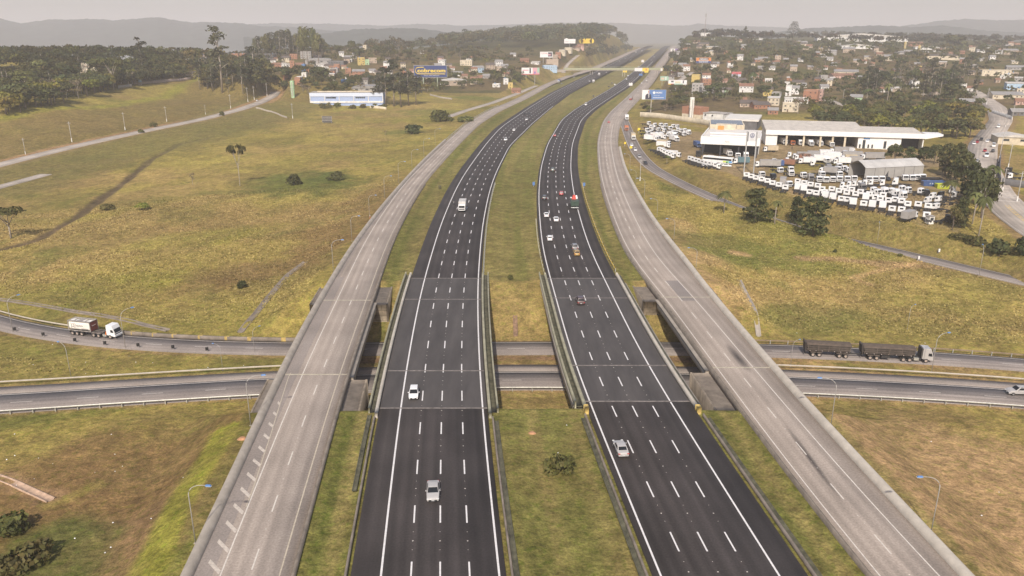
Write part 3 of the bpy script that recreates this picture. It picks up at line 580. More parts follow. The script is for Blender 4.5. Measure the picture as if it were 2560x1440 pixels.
# ------------------------------------------------------------------ bridges
def slab(name, A, B, z0, z1, m, parent=None):
    """closed solid between two plan lines A (left) and B (right); z0/z1 scalars or arrays"""
    n = len(A); z0 = np.broadcast_to(z0, n); z1 = np.broadcast_to(z1, n); V = np.zeros((n, 4, 3))
    V[:, 0, :2] = A[:, :2]; V[:, 0, 2] = z0; V[:, 1, :2] = A[:, :2]; V[:, 1, 2] = z1; V[:, 2, :2] = B[:, :2]; V[:, 2, 2] = z1; V[:, 3, :2] = B[:, :2]; V[:, 3, 2] = z0
    idx = np.arange(n * 4).reshape(n, 4); Q = [np.stack([idx[:-1, j], idx[1:, j], idx[1:, (j + 1) % 4], idx[:-1, (j + 1) % 4]], 1) for j in range(4)]
    Q += [idx[:1, ::-1], idx[-1:, :]]
    return link(name, npmesh(name, V.reshape(-1, 3), np.concatenate(Q)), parent, m)
def block_mat():
    m, nt, b = nodes('abutment_blocks'); b.inputs['Roughness'].default_value = .9; tc = N(nt, 'ShaderNodeTexCoord'); mp = N(nt, 'ShaderNodeMapping'); mp.inputs['Rotation'].default_value = (R(90), 0, 0)
    nt.links.new(tc.outputs['Object'], mp.inputs[0]); br = N(nt, 'ShaderNodeTexBrick'); br.inputs['Scale'].default_value = 1.0; br.inputs['Brick Width'].default_value = 1.5; br.inputs['Row Height'].default_value = 1.3; br.inputs['Mortar Size'].default_value = .035
    br.inputs['Color1'].default_value = (.50, .40, .28, 1); br.inputs['Color2'].default_value = (.40, .33, .245, 1); br.inputs['Mortar'].default_value = (.16, .125, .095, 1); nt.links.new(mp.outputs[0], br.inputs['Vector'])
    no = N(nt, 'ShaderNodeTexNoise', i_Scale=.6, i_Detail=6.0); nt.links.new(tc.outputs['Object'], no.inputs['Vector']); mr = N(nt, 'ShaderNodeMapRange', i_To_Min=.55, i_To_Max=1.2); mr.inputs[1].default_value = .3; mr.inputs[2].default_value = .65; nt.links.new(no.outputs['Fac'], mr.inputs[0])
    c = mixc(nt, 'MULTIPLY', 1.0, br.outputs['Color'], (1, 1, 1, 1)); nt.links.new(mr.outputs[0], nt.nodes[-1].inputs[7]); nt.links.new(c, b.inputs['Base Color']); return m
M_ABUT = block_mat(); M_ADK = mat('stained_wall', (.22, .18, .135), .9, .4, .8, stretch=(1, 1, .35)); M_JOINT = mat('joint_concrete', (.19, .165, .145), .9, .5, 1.2); M_JOINT2 = mat('joint_cream', (.44, .39, .29), .9, .3, 1.2); M_DECK = mat('deck_asphalt', (.064, .056, .052), .85, .3, .35, stretch=(1, .15, 1)); M_DGAP = mat('dirty_walkway', (.085, .08, .05), .95, .6, .8)
def pl(ref, o, y0, y1, z=0., st=2.0):
    y = np.r_[np.arange(y0, y1, st), y1]; return np.stack([off_at(ref, o, y), y, y * 0 + z], 1)
def off_at(ref, o, y):
    return np.interp(y, YG, off(ref, o)) if np.isscalar(o) else np.interp(y, YG, ref) + o
def bridge(key, y0, y1, joints, lab, girders, jm):
    l, r = EDGE[key]; ym = .5 * (y0 + y1); xm = .5 * (float(at(l, ym)) + float(at(r, ym)))
    t = empty('overpass_bridge', (0, 0, 0)); tag(t, lab, 'bridge', 'highway bridges over the underpass')
    wl, wr = (2.0, 2.0) if key in ('LC', 'RC') else (1.2, 1.2)
    slab('deck', pl(l, -wl, y0, y1), pl(r, wr, y0, y1), -1.15, -.62, M_CON, t)
    if key in ('LC', 'RC'): strip(pl(l, .05, y0, y1), pl(r, -.05, y0, y1), 'road_surface', t, M_DECK, .004)
    W = float(at(r, ym) - at(l, ym)); n = girders
    for i in range(n):
        o = -wl + .5 + (W + wl + wr - 1.0) * i / (n - 1)
        slab('girder', pl(l, o - .28, y0 + 1, y1 - 1), pl(l, o + .28, y0 + 1, y1 - 1), -2.55, -1.15, M_CONL if i in (0, n - 1) else M_CON, t)
    for y in joints:
        a, b2 = float(at(l, y)), float(at(r, y)); k = .16 if y == joints[0] or y == joints[-1] else .16
        strip([(a, y - .22, 0), (a, y + .22, 0)], [(b2, y - .22, 0), (b2, y + .22, 0)], 'expansion_joint', t, jm, .012)
    if key in ('LC', 'RC'):
        bars = [(l, -.35, .40, M_MOSS if key == 'RC' else M_CONL), (r, .35, .40, M_CONL if key == 'RC' else M_MOSS)]
        for e, o, w_, mm in bars:
            s = 1 if o > 0 else -1
            slab('parapet', pl(e, o - .24, y0 - 3, y1 + 3), pl(e, o + .24, y0 - 3, y1 + 3), -.5, .66, mm, t)
            if not (key == 'RC' and s > 0): slab('outer_beam', pl(e, s * 1.75 - .14, y0 - 1, y1 + 4), pl(e, s * 1.75 + .14, y0 - 1, y1 + 4), -.95, .58, M_MOSS, t)
            slab('walkway', pl(e, min(s * .6, s * 1.57), y0 - 1, y1 + 4), pl(e, max(s * .6, s * 1.57), y0 - 1, y1 + 4), -.6, -.28, M_DGAP, t)
        for yy in (y0 + 15, y1 - 17):
            for f in (.12, .37, .63, .88):
                x = float(at(l, yy)) + W * f; MB().tube([(x, yy, -8.2), (x, yy, -2.5)], .55, 12).build('pier', M_CON, t)
            slab('cross_beam', np.array([[float(at(l, yy)) - 1, yy - .6, 0], [float(at(l, yy)) - 1, yy + .6, 0]]), np.array([[float(at(r, yy)) + 1, yy - .6, 0], [float(at(r, yy)) + 1, yy + .6, 0]]), -3.2, -2.55, M_CON, t)
        for yy, s in ((y0 - 1.2, 1), (y1 + 1.2, -1)): slab('abutment', pl(l, -1.6, yy - 1, yy + 1), pl(r, 1.6, yy - 1, yy + 1), -5, -1.2, M_CON, t)
    else:
        sl, sr = (3.2, 3.6) if key == 'LL' else (3.9, 2.6)
        for a, b2 in ((y0 - 16, y0), (y1, y1 + 17)):
            P0, P1 = pl(l, -sl, a, b2), pl(r, sr, a, b2); o = slab('abutment', P0, P1, -9.5, -1.25, M_ABUT, t)
            slab('wing_wall', P0 - np.array([.25, 0, 0]), P0 + np.array([.12, 0, 0]), -9.4, -1.0, M_ADK, o); slab('wing_wall', P1 - np.array([.12, 0, 0]), P1 + np.array([.25, 0, 0]), -9.4, -1.0, M_ADK, o)
            slab('cap', P0 + np.array([.15, 0, 0]), P1 - np.array([.15, 0, 0]), -1.24, -1.12, M_COND, o)
        for yy in (y0 + 1.6, y1 - 1.8):
            for f in (.15, .5, .85):
                x = float(at(l, yy)) + W * f; MB().tube([(x, yy, -8.4), (x, yy, -2.5)], .6, 14).build('pier', M_CON, t)
    return t
bridge('LC', 121.4, 196, (121.4, 137, 179, 196), 'bridge carrying the black four lane road on the left over the underpass', 6, M_JOINT)
bridge('RC', 124, 196, (124, 139.5, 180, 196), 'bridge carrying the black four lane road on the right, green painted parapet', 6, M_JOINT)
bridge('LL', 135.3, 178.3, (135.3, 178.3), 'bridge carrying the grey collector road on the left, hatched shoulder beside it', 4, M_JOINT2)
bridge('RR', 138.5, 180.6, (138.5, 180.6), 'bridge carrying the grey collector road on the right, dark stain on its deck', 4, M_JOINT2)
for s, y in ((-.35, 124), (.35, 124)):
    e = EDGE['RC'][0] if s < 0 else EDGE['RC'][1]
    tag(slab('crash_cushion', pl(e, s - .36, y - 4.2, y - 3.02), pl(e, s + .36, y - 4.2, y - 3.02), -.5, .95, mat('faded_yellow_end', (.46, .33, .10), .8, .3)), 'yellow painted parapet end on the ' + ('left' if s < 0 else 'right') + ' side of the right black carriageway', 'barrier end')
# dark stain of oil on the right collector deck
# ------------------------------------------------------------------ barriers, kerbs and rails
def barrier(name, ref, o, y0, y1, prof, m, lab, cat, st=3.0, z=0):
    P = pl(ref, o, y0, y1, 0, st); P[:, 2] = zroad(P[:, 1]) + z; t = sweep(name, P, prof, m); tag(t, lab, cat); return t
WID = [(-.62, -.7), (-.62, .12), (-.22, .75), (.45, .80), (.62, .7), (.62, -.7)]
barrier('concrete_barrier', LLb, .3, 50, 470, [(-a, b) for a, b in WID][::-1], M_CON, 'long grey concrete barrier along the outer edge of the left collector road', 'barrier')
barrier('concrete_barrier', RRb, -.3, 50, 440, WID, M_CONL, 'long pale concrete barrier along the outer edge of the right collector road', 'barrier')
KERB = [(-.13, -.6), (-.13, .24), (.13, .24), (.13, -.6)]
LOW = [(-.2, -1.3), (-.2, .35), (.2, .35), (.2, -1.3)]
for ref, o, a, b2, m, lab in ((EDGE['LC'][0], -.6, 50, 118, M_COND, 'dark kerb wall on the left of the left black carriageway'), (EDGE['LC'][1], .75, 50, 118, M_COND, 'dark kerb wall between the left black carriageway and the median'),
        (EDGE['RC'][0], -.75, 50, 119, M_COND, 'dark kerb wall between the median and the right black carriageway'), (EDGE['RC'][1], .8, 50, 119, M_COND, 'brown kerb wall on the right of the right black carriageway'),
        (EDGE['RR'][0], -.35, 50, 330, M_COND, 'stained low wall on the inner side of the right collector road'), (EDGE['LL'][1], .35, 50, 330, M_COND, 'stained low wall on the inner side of the left collector road')):
    barrier('kerb_wall', ref, o, a, b2, LOW if 'low wall' in lab else KERB, m, lab, 'kerb')
def gutter(ref, o, y0, y1, lab):
    P = pl(ref, o, y0, y1, -.12, 3.); tag(sweep('gutter', P, [(-.34, 0), (-.34, .14), (-.24, .14), (-.18, -.02), (.18, -.02), (.24, .14), (.34, .14), (.34, 0)], M_DGAP), lab, 'gutter')
gutter(EDGE['LC'][1], 1.3, 50, 117, 'concrete gutter at the left edge of the grass median'); gutter(EDGE['RC'][1], 1.35, 50, 118, 'brown concrete gutter beside the right black carriageway'); gutter(EDGE['RC'][0], -1.3, 60, 118, 'concrete gutter at the right edge of the grass median'); gutter(EDGE['LC'][0], -1.5, 96, 119, 'short concrete gutter left of the left black carriageway')
def rail(P, lab, m=None, posts=True, hgt=.72, step=4.0, group=None):
    """steel guard rail: wavy beam on posts"""
    P = resample(P, 2.0); t = empty('guard_rail', (0, 0, 0)); tag(t, lab, 'guard rail', group)
    sweep('beam', P, [(-.06, hgt - .32), (.0, hgt - .26), (-.06, hgt - .16), (.0, hgt - .06), (-.06, hgt), (-.14, hgt), (-.14, hgt - .32)], m or M_STEEL, t)
    if posts:
        mb = MB(); Pp = resample(P, step)
        V = Pp[:100] if len(Pp) <= 100 else Pp[np.linspace(0, len(Pp) - 1, 100).astype(int)]
        me = MB().box(-.09, .09, -.09, .09, -.5, hgt - .05).mesh('post')
        for p in V:
            o = link('post', me, t, M_STEEL); o.location = p + np.array([.1, 0, 0])
    return t
rail(pl(EDGE['LC'][1], .5, 199, 330), 'guard rail on the median side of the left black carriageway beyond the bridge'); rail(pl(EDGE['RC'][1], .6, 203, 330), 'yellow guard rail right of the right black carriageway beyond the bridge', M_YEL)
rail(pl(EDGE['RC'][0], -.5, 199, 262), 'pale yellow guard rail left of the right black carriageway beyond the bridge', mat('rail_cream', (.5, .44, .25), .6))
rail(pl(EDGE['LL'][0], -.5, 470, 700), 'guard rail continuing beyond the concrete barrier of the left collector road', step=6)
def low(base, o, x0, x1, z=ZL): x = np.arange(x0, x1 + .1, 3.0); return np.stack([x, lowY(base, x) + o, x * 0 + z], 1)
rail(low(LOt, 5.3, -160, -38), 'pale guard rail on the upper side of the lower road, left of the bridges', M_CONL, posts=False); rail(low(LOt, 5.0, 52, 165), 'pale guard rail on the upper side of the lower road, right of the bridges', M_CONL, posts=False)
rail(low(LOt, -8.75, -160, -38)[::-1], 'guard rail with dark posts below the lower road on the left'); rail(low(LOt, -8.75, 40, 165)[::-1], 'guard rail with dark posts below the lower road on the right'); rail(low(LOt, -8.75, -6, 14)[::-1], 'short guard rail under the bridges beside the median grass')
rail(low(UPt, 1.4, 52, 165), 'rusty brown guard rail above the far road of the underpass, right side', mat('rusty_steel', (.22, .16, .10), .8, .4)); rail(low(UPt, 1.3, -160, -98), 'guard rail above the far road of the underpass, left side', M_CONL, posts=False)
x = np.arange(-94, -38, 2.0)
wl = slab('roadside_wall', np.stack([x, lowY(UPt, x) + 1.35, x], 1), np.stack([x, lowY(UPt, x) + .95, x], 1), ZL - .4, ZL + .85, M_COND); tag(wl, 'dark low wall with faded yellow patches beside the far underpass road', 'wall')
for i, xx in enumerate((-91, -85.5, -80.5, -74, -67.5, -62, -54, -46)):
    y = lowY(UPt, xx); MB().hexa([(xx, y + .9, ZL), (xx + 1.1, y + .9, ZL), (xx + 1.1, y + 1.4, ZL), (xx, y + 1.4, ZL), (xx, y + .9, ZL + .87), (xx + 1.1, y + .9, ZL + .87), (xx + 1.1, y + 1.4, ZL + .87), (xx, y + 1.4, ZL + .87)]).build('yellow_patch', mat('faded_yellow', (.42, .30, .10), .8, .4), wl)
# shoulder stain and oil on concrete are part of the asphalt; concrete drains in the fields
def drain(pts_, w, m, lab, wall=.18):
    P = resample(np.array([unp(*q) for q in pts_]), 2.0); P[:, 2] = zt(P[:, 0], P[:, 1]) + .06
    for _ in range(2): P[1:-1, 2] = (P[:-2, 2] + P[1:-1, 2] + P[2:, 2]) / 3
    tag(sweep('drain_channel', P, [(-w, -.3), (-w, wall), (-w + .15, wall), (-w + .3, -.03), (w - .3, -.03), (w - .15, wall), (w, wall), (w, -.3)], m), lab, 'drain')
drain([(-60,735,-6.8),(0,746,-6.9),(60,758,-7),(100,765,-7),(220,782,-7),(330,803,-7.1),(420,822,-7.2)], .75, M_COND, 'long dark drain between the left field and the far underpass road')
drain([(600,829,-7.2),(640,790,-7),(690,730,-6.4),(720,700,-6),(765,672,-5.4)], .8, M_COND, 'dark drain climbing the left field towards the collector road')
drain([(1848,702,-4.6),(1862,735,-5.2),(1878,775,-5.8),(1890,815,-6.5),(1897,838,-7)], .6, M_CON, 'grey stepped drain running down the dry slope right of the bridges')
drain([(1288,748,-.5),(1288,775,-2.7),(1289,805,-5),(1289,838,-7.3)], .55, mat('rusty_concrete', (.23, .145, .09), .9, .4), 'rust brown drain down the grass slope of the median')
drain([(-20,1190,-6.8),(40,1212,-6.7),(128,1252,-6.6)], .7, mat('pink_concrete', (.42, .29, .20), .9, .3), 'pinkish concrete drain in the grass at the lower left')

# ------------------------------------------------------------------ lamps, poles, markers
M_BLUE = mat('blue_lamp_head', (.10, .22, .46), .45, .1); M_LGL = mat('lamp_glass', (.6, .6, .58), .3, .05)
def lamp_proto():
    t = empty('street_lamp'); P = [(0, 0, -1), (0, 0, 8.2)] + [(2.2 * (1 - math.cos(a)), 0, 8.2 + 1.7 * math.sin(a)) for a in np.linspace(.2, math.pi / 2, 6)] + [(2.9, 0, 9.92)]
    MB().tube(P, .075, 8, .04).build('pole', M_POST, t, smooth=True); MB().box(-.22, .22, -.22, .22, -.5, .06).build('base', M_CON, t)
    h = MB().frus(2.75, 3.6, -.2, .2, 9.83, 2.8, 3.5, -.14, .14, 10.02).build('lamp_head', M_BLUE, t, bevel=.04); MB().box(2.9, 3.65, -.18, .18, 9.78, 9.815).build('lens', M_LGL, h); return t
LP = lamp_proto(); first = [True]
def topscale(b, ty, h0):
    lo, hi = 1.0, 60.0
    for _ in range(40):
        m_ = .5 * (lo + hi)
        if proj((b[0], b[1], b[2] + m_))[1] > ty: lo = m_
        else: hi = m_
    return lo / h0
def lamp(px, py, ty, rz, lab, z=None):
    p = G(px, py); o = LP if first[0] else copy_tree(LP); first[0] = False
    s = min(1.6, max(.6, topscale(p, ty, 9.9))); o.location = p; o.rotation_euler = (0, 0, rz); o.scale = (s,) * 3
    tag(o, lab, 'street lamp', 'blue headed street lamps')
for q in ((489,1358,1211,-.1,'curved street lamp on the grass beside the hatched shoulder, lower left'),(627,1064,941,.2,'curved street lamp where the lower road meets the left collector embankment'),(178,944,860,2.6,'street lamp on the green strip in front of the tanker truck'),(557,926,874,2.7,'street lamp on the green strip near the left bridge'),
          (314,872,777,.9,'street lamp right in front of the white tanker truck cab'),(33,832,745,1.0,'street lamp at the left end of the far underpass road'),(637,882,825,.9,'street lamp on the far underpass road nearest the left bridge'),(1976,916,868,.5,'street lamp between the lower roads just right of the bridges'),
          (2328,932,835,.3,'street lamp standing in front of the grey dump truck cab'),(2077,1066,947,3.0,'street lamp at the foot of the right collector embankment'),(2327,1334,1193,3.1,'street lamp in the dry straw field at the lower right'),(2268,822,789,.6,'street lamp in the yellow field behind the dump truck'),
          (2192,612,559,1.2,'street lamp beside the exit ramp below the truck yard'),(2447,690,617,1.2,'street lamp beside the exit ramp at the right edge')): lamp(*q)
for px, py, ty, rz in ((834,682,600,.1),(880,604,540,.1),(924,543,488,.1),(962,496,440,.1),(997,457,404,.1),(1030,422,374,.1),(1060,392,346,.1),(1088,362,322,.1)): lamp(px, py, ty, rz, 'street lamp on the grass outside the left collector barrier')
for px, py, ty, rz in ((1589,464,425,2.9),(1610,505,446,3.0),(1642,550,497,3.0),(1684,608,547,3.0),(1739,683,620,3.0),(1574,430,385,2.9)): lamp(px, py, ty, rz, 'street lamp on the dry bank outside the right collector barrier')
def pole_proto():
    t = empty('utility_pole'); MB().tube([(0, 0, -1), (0, 0, 9)], .16, 8, .10).build('post', M_POST, t, smooth=True); MB().tube([(0, 0, -.2), (0, 0, 1.7)], .2, 8).build('painted_base', mat('white_paint', (.75, .73, .69), .6, .1), t)
    MB().box(-.9, .9, -.06, .06, 8.3, 8.42).build('crossarm', M_POST, t); MB().tube([(0, 0, 7.4), (.5, -1.2, 8.0)], .05, 6).build('lamp_arm', M_POST, t); return t
UP = pole_proto(); firstp = [True]
def upole(px, py, ty, lab, group='utility poles along the streets', rz=0.):
    p = G(px, py); o = UP if firstp[0] else copy_tree(UP); firstp[0] = False; s = min(1.7, max(.6, topscale(p, ty, 9.))); o.location = p; o.rotation_euler = (0, 0, rz); o.scale = (s,) * 3; tag(o, lab, 'utility pole', group)
for px, py, ty in ((64,386,345),(180,355,304),(313,325,281),(417,304,266),(514,286,262),(577,271,236),(620,255,218),(636,250,215)): upole(px, py, ty, 'pole with white painted base along the hill street', 'poles along the hill street')
for px, py, ty in ((2506,478,420),(2497,404,330),(2542,505,428),(2520,420,360),(2466,262,220),(2530,300,262),(2513,318,290)): upole(px, py, ty, 'utility pole beside the busy avenue on the right', 'poles along the avenue')
for px, py, ty, l in ((732,296,258,'pale pole in the grass in front of the blue school building'),(668,241,208,'pole with yellow band at the bend of the hill street'),(2107,253,223,'pole beside the side road behind the dealership trees'),(1600,452,398,'thin pole between the exit ramp and the right collector'),(2020,470,430,'thin pole among the parked trucks')): upole(px, py, ty, l)
mk = empty('chevron_marker'); MB().box(-.04, .04, -.04, .04, -.2, 1.3).build('post', M_POST, mk); MB().box(-.32, .32, -.07, -.03, .6, 1.35).build('plate', M_BLACK, mk); f1 = True
for px, py in ((38,829),(109,842),(188,856),(263,864),(346,869),(433,874),(518,879)):
    p = unp(px, py, ZL); o = mk if f1 else copy_tree(mk); f1 = False; o.location = (p[0], p[1], gz(p[0], p[1])); o.rotation_euler = (0, 0, .5); o.scale = (1.05,) * 3
    tag(o, 'black chevron marker on the inner verge of the far underpass road', 'road marker', 'black markers along the curve')
# ------------------------------------------------------------------ vegetation
def leafmat(name, rgb, var=.30):
    m, nt, b = nodes(name); b.inputs['Roughness'].default_value = .75; b.inputs['Specular IOR Level'].default_value = .15
    a = N(nt, 'ShaderNodeAttribute', attribute_name='Col'); oi = N(nt, 'ShaderNodeObjectInfo'); c = mixc(nt, 'MULTIPLY', 1.0, a.outputs['Color'], (*rgb, 1))
    h1 = N(nt, 'ShaderNodeMapRange', i_To_Min=.465, i_To_Max=.525); h2 = N(nt, 'ShaderNodeMapRange', i_To_Min=1 - var, i_To_Max=1 + var); mu = N(nt, 'ShaderNodeMath', operation='MULTIPLY_ADD'); mu.inputs[1].default_value = 7.31; fr = N(nt, 'ShaderNodeMath', operation='FRACT')
    nt.links.new(oi.outputs['Random'], h1.inputs[0]); nt.links.new(oi.outputs['Random'], mu.inputs[0]); nt.links.new(mu.outputs[0], fr.inputs[0]); nt.links.new(fr.outputs[0], h2.inputs[0])
    hs = N(nt, 'ShaderNodeHueSaturation'); nt.links.new(c, hs.inputs['Color']); nt.links.new(h1.outputs[0], hs.inputs['Hue']); nt.links.new(h2.outputs[0], hs.inputs['Value']); nt.links.new(hs.outputs[0], b.inputs['Base Color'])
    tr = N(nt, 'ShaderNodeBsdfTranslucent'); nt.links.new(hs.outputs[0], tr.inputs[0]); mx = N(nt, 'ShaderNodeMixShader'); mx.inputs[0].default_value = .22
    out = [n for n in nt.nodes if n.type == 'OUTPUT_MATERIAL'][0]; nt.links.new(b.outputs[0], mx.inputs[1]); nt.links.new(tr.outputs[0], mx.inputs[2]); nt.links.new(mx.outputs[0], out.inputs[0]); return m
L_DRK = leafmat('dark_leaves', (.074, .082, .034)); L_MID = leafmat('mid_leaves', (.112, .115, .040)); L_YEL = leafmat('yellow_green_leaves', (.17, .165, .035)); L_EUC = leafmat('grey_green_leaves', (.072, .076, .046)); L_BRN = leafmat('dry_twigs', (.15, .115, .075)); L_PAL = leafmat('palm_leaves', (.10, .115, .04)); L_WHT = leafmat('pale_blossom', (.42, .37, .30))
M_BARK = mat('bark', (.16, .125, .095), .9, .35, 2, rnd=.3); M_BARKP = mat('pale_bark', (.34, .29, .235), .85, .3, 1.5, rnd=.2)
def cards(C, Nrm, sz, r, lv=None):
    """leaf sprays: one ragged quad per centre, turned about its normal"""
    n = len(C); Nrm = Nrm + r.normal(0, .42, (n, 3)); Nrm /= np.linalg.norm(Nrm, axis=1)[:, None] + 1e-9
    a = np.cross(Nrm, r.normal(0, 1, (n, 3))); a /= np.linalg.norm(a, axis=1)[:, None] + 1e-9; b = np.cross(Nrm, a)
    s = (sz * r.uniform(.6, 1.35, n))[:, None]; k = r.uniform(.65, 1.15, (4, n, 1)); e = r.normal(0, .18, (n, 3)) * s
    V = np.stack([C + a * s * k[0] * .6, C + b * s * k[1] * .6 + e, C - a * s * k[2] * .6, C - b * s * k[3] * .6 - e * .5], 1)
    lv = r.uniform(.62, 1.38, n) if lv is None else lv * r.uniform(.75, 1.25, n); col = np.repeat(np.stack([lv * r.uniform(.92, 1.12, n), lv, lv * r.uniform(.8, 1.1, n)], 1), 4, 0)
    return V.reshape(-1, 3), np.arange(4 * n).reshape(n, 4), col
def lobes(L, dens, sz, r):
    Cs, Ns, lvs = [], [], []
    for cx_, cy_, cz_, rx, ry, rz in L:
        n = int(dens * (rx * ry + rx * rz + ry * rz) / 3 * 12.6 / (sz * sz)); d = r.normal(0, 1, (n, 3)); d /= np.linalg.norm(d, axis=1)[:, None]
        d[:, 2] = np.where(d[:, 2] < -.35, -d[:, 2] * .6, d[:, 2]); q = r.uniform(.62, 1.04, n)[:, None]; q = np.where(r.random(n)[:, None] < .75, np.maximum(q, .86), q)
        Cs.append(d * q * np.array([rx, ry, rz]) + np.array([cx_, cy_, cz_])); Ns.append(d); lvs.append(np.full(n, r.uniform(.78, 1.25)))
    return np.concatenate(Cs), np.concatenate(Ns), np.concatenate(lvs)
def crown_mesh(nm, L, dens, sz, seed):
    r = np.random.default_rng(seed); C, Nn, lv = lobes(L, dens, sz, r); V, Q, c = cards(C, Nn, sz, r, lv); return npmesh(nm, V, Q, c)
def rl(r, n, R0, z0, z1, s0, s1, flat=.75, top=True):
    out = []
    for i in range(n):
        a = r.uniform(0, 6.28); q = R0 * math.sqrt(r.uniform(.05, 1)); z = r.uniform(z0, z1) - (q / R0) ** 2 * (z1 - z0) * .45 * top; s = r.uniform(s0, s1); out.append((q * math.cos(a), q * math.sin(a), z, s, s, s * flat))
    return out
def trunk_mesh(L, h, r0, r, top=.35):
    mb = MB(); mb.tube([(0, 0, -.8), (r.uniform(-.15, .15), r.uniform(-.15, .15), h * .5), (0, 0, h)], r0, 7, r0 * .6)
    for l in L[:6]: mb.tube([(0, 0, h * r.uniform(.6, .95)), (l[0] * .5, l[1] * .5, (h + l[2]) / 2), (l[0] * .85, l[1] * .85, l[2])], r0 * .5, 5, r0 * .18)
    return mb
PR = {}
def proto(key, name, crown, trunk, lm, bm):
    t = empty(name); link('crown', crown, t, lm)
    if trunk is not None: link('trunk', trunk.mesh('trunk', smooth=True), t, bm)
    PR.setdefault(key, []).append([t, True]); return t
for s in range(3):
    r = np.random.default_rng(100 + s); L = [(0, 0, 7.2, 3.4, 3.4, 2.8)] + rl(r, 9, 3.8, 5.0, 9.2, 1.5, 2.5); T = trunk_mesh(L, 5.2, .34, r)
    proto('A', 'broadleaf_tree', crown_mesh('crown', L, .95, .85, s), T, L_DRK, M_BARK)
    proto('M', 'broadleaf_tree', crown_mesh('crown', L[:1] + rl(r, 10, 4.2, 5.0, 8.6, 1.3, 2.2), .9, .8, s + 10), T, L_MID, M_BARK)
    proto('Y', 'broadleaf_tree', crown_mesh('crown', [(0, 0, 6, 3.2, 3.2, 2.2)] + rl(r, 11, 4.2, 4.6, 7.8, 1.2, 2.0), .9, .8, s + 20), T, L_YEL, M_BARK)
    Lf = rl(r, 11, 6.0, 9.5, 11.4, 1.5, 2.6, .45); proto('S', 'umbrella_tree', crown_mesh('crown', Lf, .8, .8, s + 30), trunk_mesh(Lf + Lf[:3], 6.4, .34, r), L_MID, M_BARKP)
    Le = []
    for i in range(15): a = r.uniform(0, 6.28); q = r.uniform(.2, 3.4); z = r.uniform(9, 24); Le.append((q * math.cos(a) * (1.15 - z / 45), q * math.sin(a) * (1.15 - z / 45), z, r.uniform(1.2, 2.3), r.uniform(1.2, 2.3), r.uniform(1.1, 2.0)))
    mb = MB().tube([(0, 0, -1), (.3, .1, 12), (0, 0, 24)], .36, 7, .1)
    for l in Le[::2]: mb.tube([(0, 0, l[2] - 2.5), (l[0] * .9, l[1] * .9, l[2])], .12, 5, .05)
    proto('E', 'eucalyptus_tree', crown_mesh('crown', Le, .62, .85, s + 40), mb, L_EUC, M_BARKP)
    Lp = []
    for z in np.linspace(2.2, 15, 12):
        q = (16 - z) * .26
        for i in range(4): a = r.uniform(0, 6.28); Lp.append((q * .7 * math.cos(a), q * .7 * math.sin(a), z + r.uniform(-.4, .4), q * .62 + .3, q * .62 + .3, .8))
    proto('P', 'pine_tree', crown_mesh('crown', Lp, .62, .7, s + 50), MB().tube([(0, 0, -.8), (0, 0, 14.5)], .28, 7, .06), L_DRK, M_BARK)
    proto('B', 'bush', crown_mesh('crown', [(0, 0, .7, 1.5, 1.5, 1.1)] + rl(r, 6, 1.5, .5, 1.4, .6, 1.0), .95, .36, s + 60), trunk_mesh([(.4, .2, .8, 1, 1, 1), (-.3, .4, .9, 1, 1, 1)], .5, .1, r), L_MID, M_BARK)
    proto('Q', 'bush', crown_mesh('crown', [(0, 0, .8, 1.4, 1.4, 1.2)] + rl(r, 6, 1.4, .6, 1.7, .6, 1.0), .95, .36, s + 65), trunk_mesh([(.4, .2, .8, 1, 1, 1), (-.3, .4, .9, 1, 1, 1)], .5, .1, r), L_DRK, M_BARK)
    Ld = []
    for z in np.linspace(1.4, 9.6, 9):
        q = 3.9 * math.sqrt(max(.06, 1 - ((z - 4.2) / 6.4) ** 2))
        for i in range(5): a = r.uniform(0, 6.28); k = r.uniform(.3, .8); Ld.append((q * k * math.cos(a), q * k * math.sin(a), z + r.uniform(-.5, .5), r.uniform(1.1, 1.9), r.uniform(1.1, 1.9), r.uniform(.8, 1.3)))
    proto('D', 'dense_tree', crown_mesh('crown', Ld, .55, .55, s + 80), MB().tube([(0, 0, -.8), (.1, 0, 4), (0, 0, 9)], .32, 7, .08), L_DRK, M_BARK)
    Lb = rl(r, 9, 3.0, 5.0, 9.5, .9, 1.6, .9); mb = trunk_mesh(Lb, 4.2, .26, r)
    for l in Lb:
        for k in range(4): mb.tube([(l[0] * .8, l[1] * .8, l[2] - .6), (l[0] + r.uniform(-1, 1), l[1] + r.uniform(-1, 1), l[2] + r.uniform(0, 1.4))], .06, 4, .02)
    proto('G', 'leafless_tree', crown_mesh('crown', Lb, .26, .6, s + 70), mb, L_BRN, M_BARKP)
    mb = MB(); Cs = []
    V, Q, cc = [], [], []
    for i in range(18):
        a = i * 2.4 + r.uniform(-.2, .2); up = r.uniform(-.1, 1.1); P = [np.array([0, 0, 7.6])]
        for k in range(1, 7): u = k / 6; P.append(np.array([math.cos(a) * 3.4 * u * math.cos(up * (1 - .2 * u)), math.sin(a) * 3.4 * u * math.cos(up * (1 - .2 * u)), 7.6 + 2.4 * math.sin(up) * u + .5 * u - 2.9 * u * u]))
        sd = np.array([-math.sin(a), math.cos(a), 0]); lv = r.uniform(.7, 1.3)
        for k in range(6):
            w0, w1 = .62 * math.sin(math.pi * min(1, (k + .35) / 6.6)), .62 * math.sin(math.pi * min(1, (k + 1.35) / 6.6))
            for sg in (-1, 1): n = len(V); V += [P[k], P[k] + sd * sg * w0 - [0, 0, .28 * w0], P[k + 1] + sd * sg * w1 - [0, 0, .28 * w1], P[k + 1]]; Q.append((n, n + 1, n + 2, n + 3)); cc += [(lv, lv, lv)] * 4
